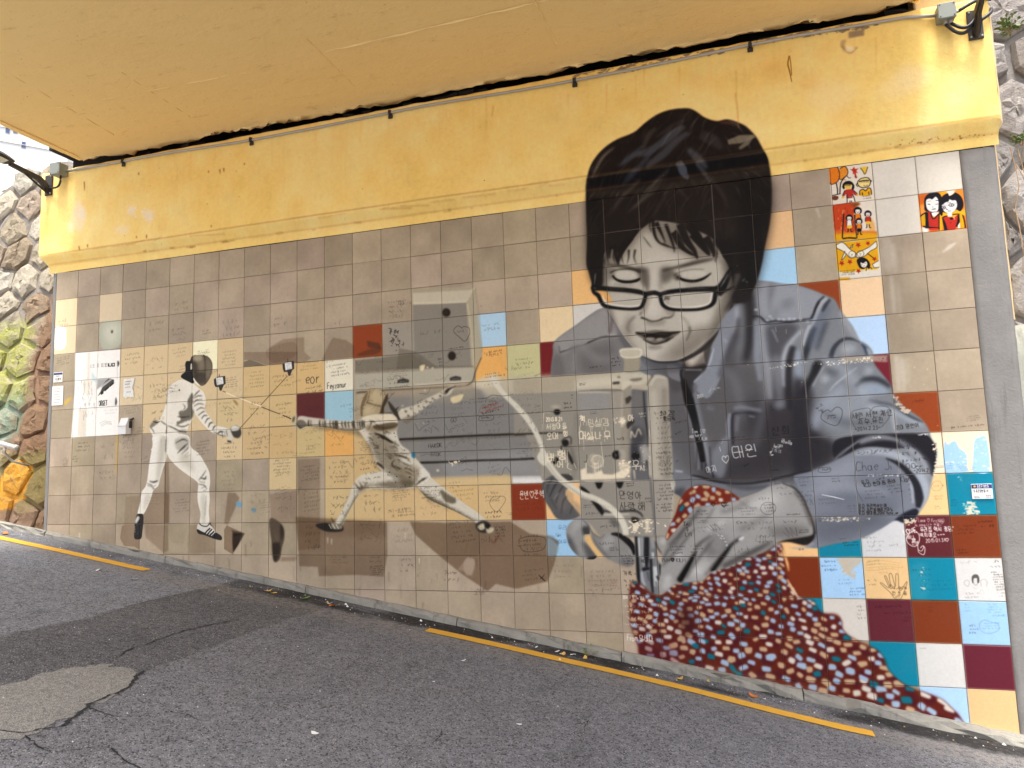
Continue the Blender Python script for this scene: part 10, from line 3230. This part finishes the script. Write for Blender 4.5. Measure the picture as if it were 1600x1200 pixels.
# ================================================================ litter and leaves in the gutter and on the road
def flake(name, x, y, s, mat, label, cat, group, seed, curl=.3):
    r = random.Random(seed); n = 7; b = MB(); z = road_h(x, y) if y < -.1 else base(x)+.004
    for i in range(n): a = 2*math.pi*i/n; k = s*r.uniform(.6, 1.1); b.v.append((k*math.cos(a), k*.6*math.sin(a), .004+s*curl*abs(math.cos(a))*r.uniform(.4, 1)))
    b.v.append((0, 0, .003)); b.v += [(v[0]*.98, v[1]*.98, v[2]-.0015) for v in b.v[:n]]
    b.f = [(n, i, (i+1) % n) for i in range(n)]+[(i, n+1+i, n+1+(i+1) % n, (i+1) % n) for i in range(n)]; b.m = [0]*len(b.f)
    o = b.build(name, mat, None, loc=(x, y, z)); o.rotation_euler = (math.atan(0)*0, math.atan(.1635), r.uniform(0, 6.28)); return tag(o, label, cat, group)
LV = 'fallen leaves in the gutter'; LT_ = 'scraps of white litter on the road'
for i, (x, y, s, m, lb) in enumerate([(2.88, -0.25, .05, 'leaf_y', 'yellow leaf furthest up the gutter beneath the lunging fencer'), (2.95, -0.28, .04, 'leaf_y', 'small yellow leaf next to the uppermost gutter leaf'), (3.24, -0.23, .05, 'green', 'green-yellow leaf lying against the kerb left of the second yellow line'), (3.54, -0.29, .05, 'leaf_o', 'orange leaf in the dark silt before the second yellow line starts'), (5.56, -0.24, .04, 'leaf_y', 'tan leaf beside the weed in the gutter'), (5.73, -0.23, .045, 'leaf_y', 'pale leaf just past the weed, by the yellow line'), (6.96, -0.27, .045, 'leaf_o', 'orange leaf in the right-hand gutter beside the yellow line'), (-.38, -0.25, .05, 'leaf_o', 'orange leaf at the foot of the left stone wall'), (-.28, -0.24, .05, 'leaf_o', 'rust leaf beside the orange one under the left stone wall'), (6.45, -0.23, .045, 'leaf_y', 'curled cream leaf in the gutter beneath the patterned skirt')]):
    flake('leaf', x, y, s, M[m], lb, 'leaf', LV, 40+i, .5)
for i, (x, y, s, lb) in enumerate([(4.78, -2.55, .028, 'square white scrap at the bottom of the picture on open asphalt'), (5.65, -1.77, .022, 'white scrap on the asphalt below the yellow line near the middle'), (4.97, -1.43, .012, 'tiny white scrap on the asphalt nearer the trench patch'), (4.97, -.875, .024, 'white scrap in front of the start of the second yellow line'), (3.48, -.22, .034, 'white scrap in the dark silt beside the orange leaf'), (5.5, -.2, .026, 'leftmost of the white scraps clustered by the weed'), (5.545, -.225, .022, 'white scrap second in the cluster by the weed'), (5.62, -.19, .022, 'white scrap nearest the weed stem'), (5.33, -.2, .018, 'white crumb in the gutter uphill of the weed cluster'), (7.04, -.27, .02, 'white scrap beside the orange leaf in the right-hand gutter'), (1.41, -.72, .05, 'pale paper scrap near the end of the upper yellow line'), (1.85, -.73, .045, 'thin pale scrap downhill of the upper yellow line')]):
    flake('litter', x, y, s, M['litter'], lb, 'litter', LT_, 80+i, .25)
b = MB(); r = random.Random(6)
for i in range(260):
    x = r.uniform(-.5, 9.); y = -.11-abs(r.gauss(0, .13)); s = r.uniform(.002, .007)*(2.4 if r.random() < .12 else 1); z = road_h(x, y)
    b.add([(x-s, y, z), (x+s, y-s*.6, z), (x+s*.4, y+s, z), (x, y, z+s*1.1)], [(0, 1, 3), (1, 2, 3), (2, 0, 3), (0, 2, 1)], r.choice([0, 0, 1, 2, 2]))
for i in range(260):
    x = r.uniform(1, 8.6); y = -.4-3*r.random()**1.6; s = r.uniform(.002, .006); z = road_h(x, y)
    b.add([(x-s, y, z), (x+s, y-s*.6, z), (x+s*.4, y+s, z), (x, y, z+s*1.1)], [(0, 1, 3), (1, 2, 3), (2, 0, 3), (0, 2, 1)], r.choice([0, 2, 2]))
tag(b.build('grit', [M['litter'], M['leaf_y'], M['kerb']], None), kind='stuff')

# ================================================================ beyond the bridge, up the hill on the left
hx0 = []
hb = MB(); hs2 = np.random.RandomState(5)
xs = list(np.linspace(-90, -3.5, 24)); ysl = list(np.linspace(1.6, 70, 20))
for y in ysl:
    for x in xs: hb.v.append((x, y, max(rz(x), 3.2+(y*.20)+(-x-4)*.05)+hs2.randn()*.25))
n = len(xs); hb.f = [(j*n+i, j*n+i+1, (j+1)*n+i+1, (j+1)*n+i) for j in range(len(ysl)-1) for i in range(n-1)]; hb.m = [0]*len(hb.f)
M['scrub'] = plain('dry_hillside', srgb(176, 166, 138), .95, 0, .3, 2, .5)
tag(hb.build('hill', M['scrub'], None, smooth=True), kind='structure')
M['render_white'] = plain('white_render', srgb(238, 238, 236), .85, 0, .03, 3)
M['pane'] = plain('blue_grey_window_glass', srgb(70, 92, 128), .15, 0, .1, 6)
M['roof'] = plain('pale_roof_edge', srgb(206, 198, 196), .8, 0, .08, 4)
ap = empty('apartment_building', (0, 0, 0), 'bright white apartment building up the hill beyond the left opening', 'building')
dirv = Vector((-.90, .725, 0)).normalized(); side = Vector((.725, .90, 0)).normalized()
def bp(u, d, z): q = side*u+dirv*d; return (q.x, q.y, z)
def slab_(name, u0, u1, d0, d1, z0, z1, mat):
    b = MB(); v = [bp(u, d, z) for u in (u0, u1) for d in (d0, d1) for z in (z0, z1)]
    b.add(v, [(0, 1, 3, 2), (4, 6, 7, 5), (0, 4, 5, 1), (2, 3, 7, 6), (0, 2, 6, 4), (1, 5, 7, 3)]); return fix_normals(b.build(name, mat, ap))
slab_('wall', -60, 9, 200, 220, 40, 125, M['render_white']); slab_('wall', 9.02, 30, 203, 220, 40, 104, M['render_white']); slab_('roof', -61, 9.6, 199, 221, 125.02, 126, M['roof']); slab_('roof', 9.62, 31, 202, 221, 104.02, 105, M['roof'])
for u, z in [(-3.6, 87.53), (-2.07, 87.9), (-0.25, 84.56), (-9, 96.8), (-14, 93.3), (-14, 100), (-20, 96.6), (-26, 93.3), (2.4, 89.6), (-9, 89.6), (-20, 89.6)]:
    fr = slab_('window', u-.5, u+.5, 199.85, 199.98, z-.85, z+.85, M['roof'])
    pn = MB(); pn.add([bp(a, 199.8, q) for a in (u-.4, u+.4) for q in (z-.74, z+.74)], [(0, 2, 3, 1)]); pn.build('pane', M['pane'], fr)
for fl in range(7): slab_('floor_band', -60, 8.98, 199.7, 199.96, 84.4+fl*3.6, 84.55+fl*3.6, M['roof'])
for i, (x, y, z, s, lb) in enumerate([(-3.5, 2.9, 6.75, .7, 'sparse sunlit shrub above the left stone wall next to the lamp'), (-2.6, 3.1, 7.0, .6, 'pale shrub higher up behind the left junction box'), (-5.6, 4.5, 7.6, .9, 'bleached shrub on the slope below the white building')]):
    tuft('shrub', (x, y, z-.9), 34, s, 60+i, lb, M['green2'], 'shrub')
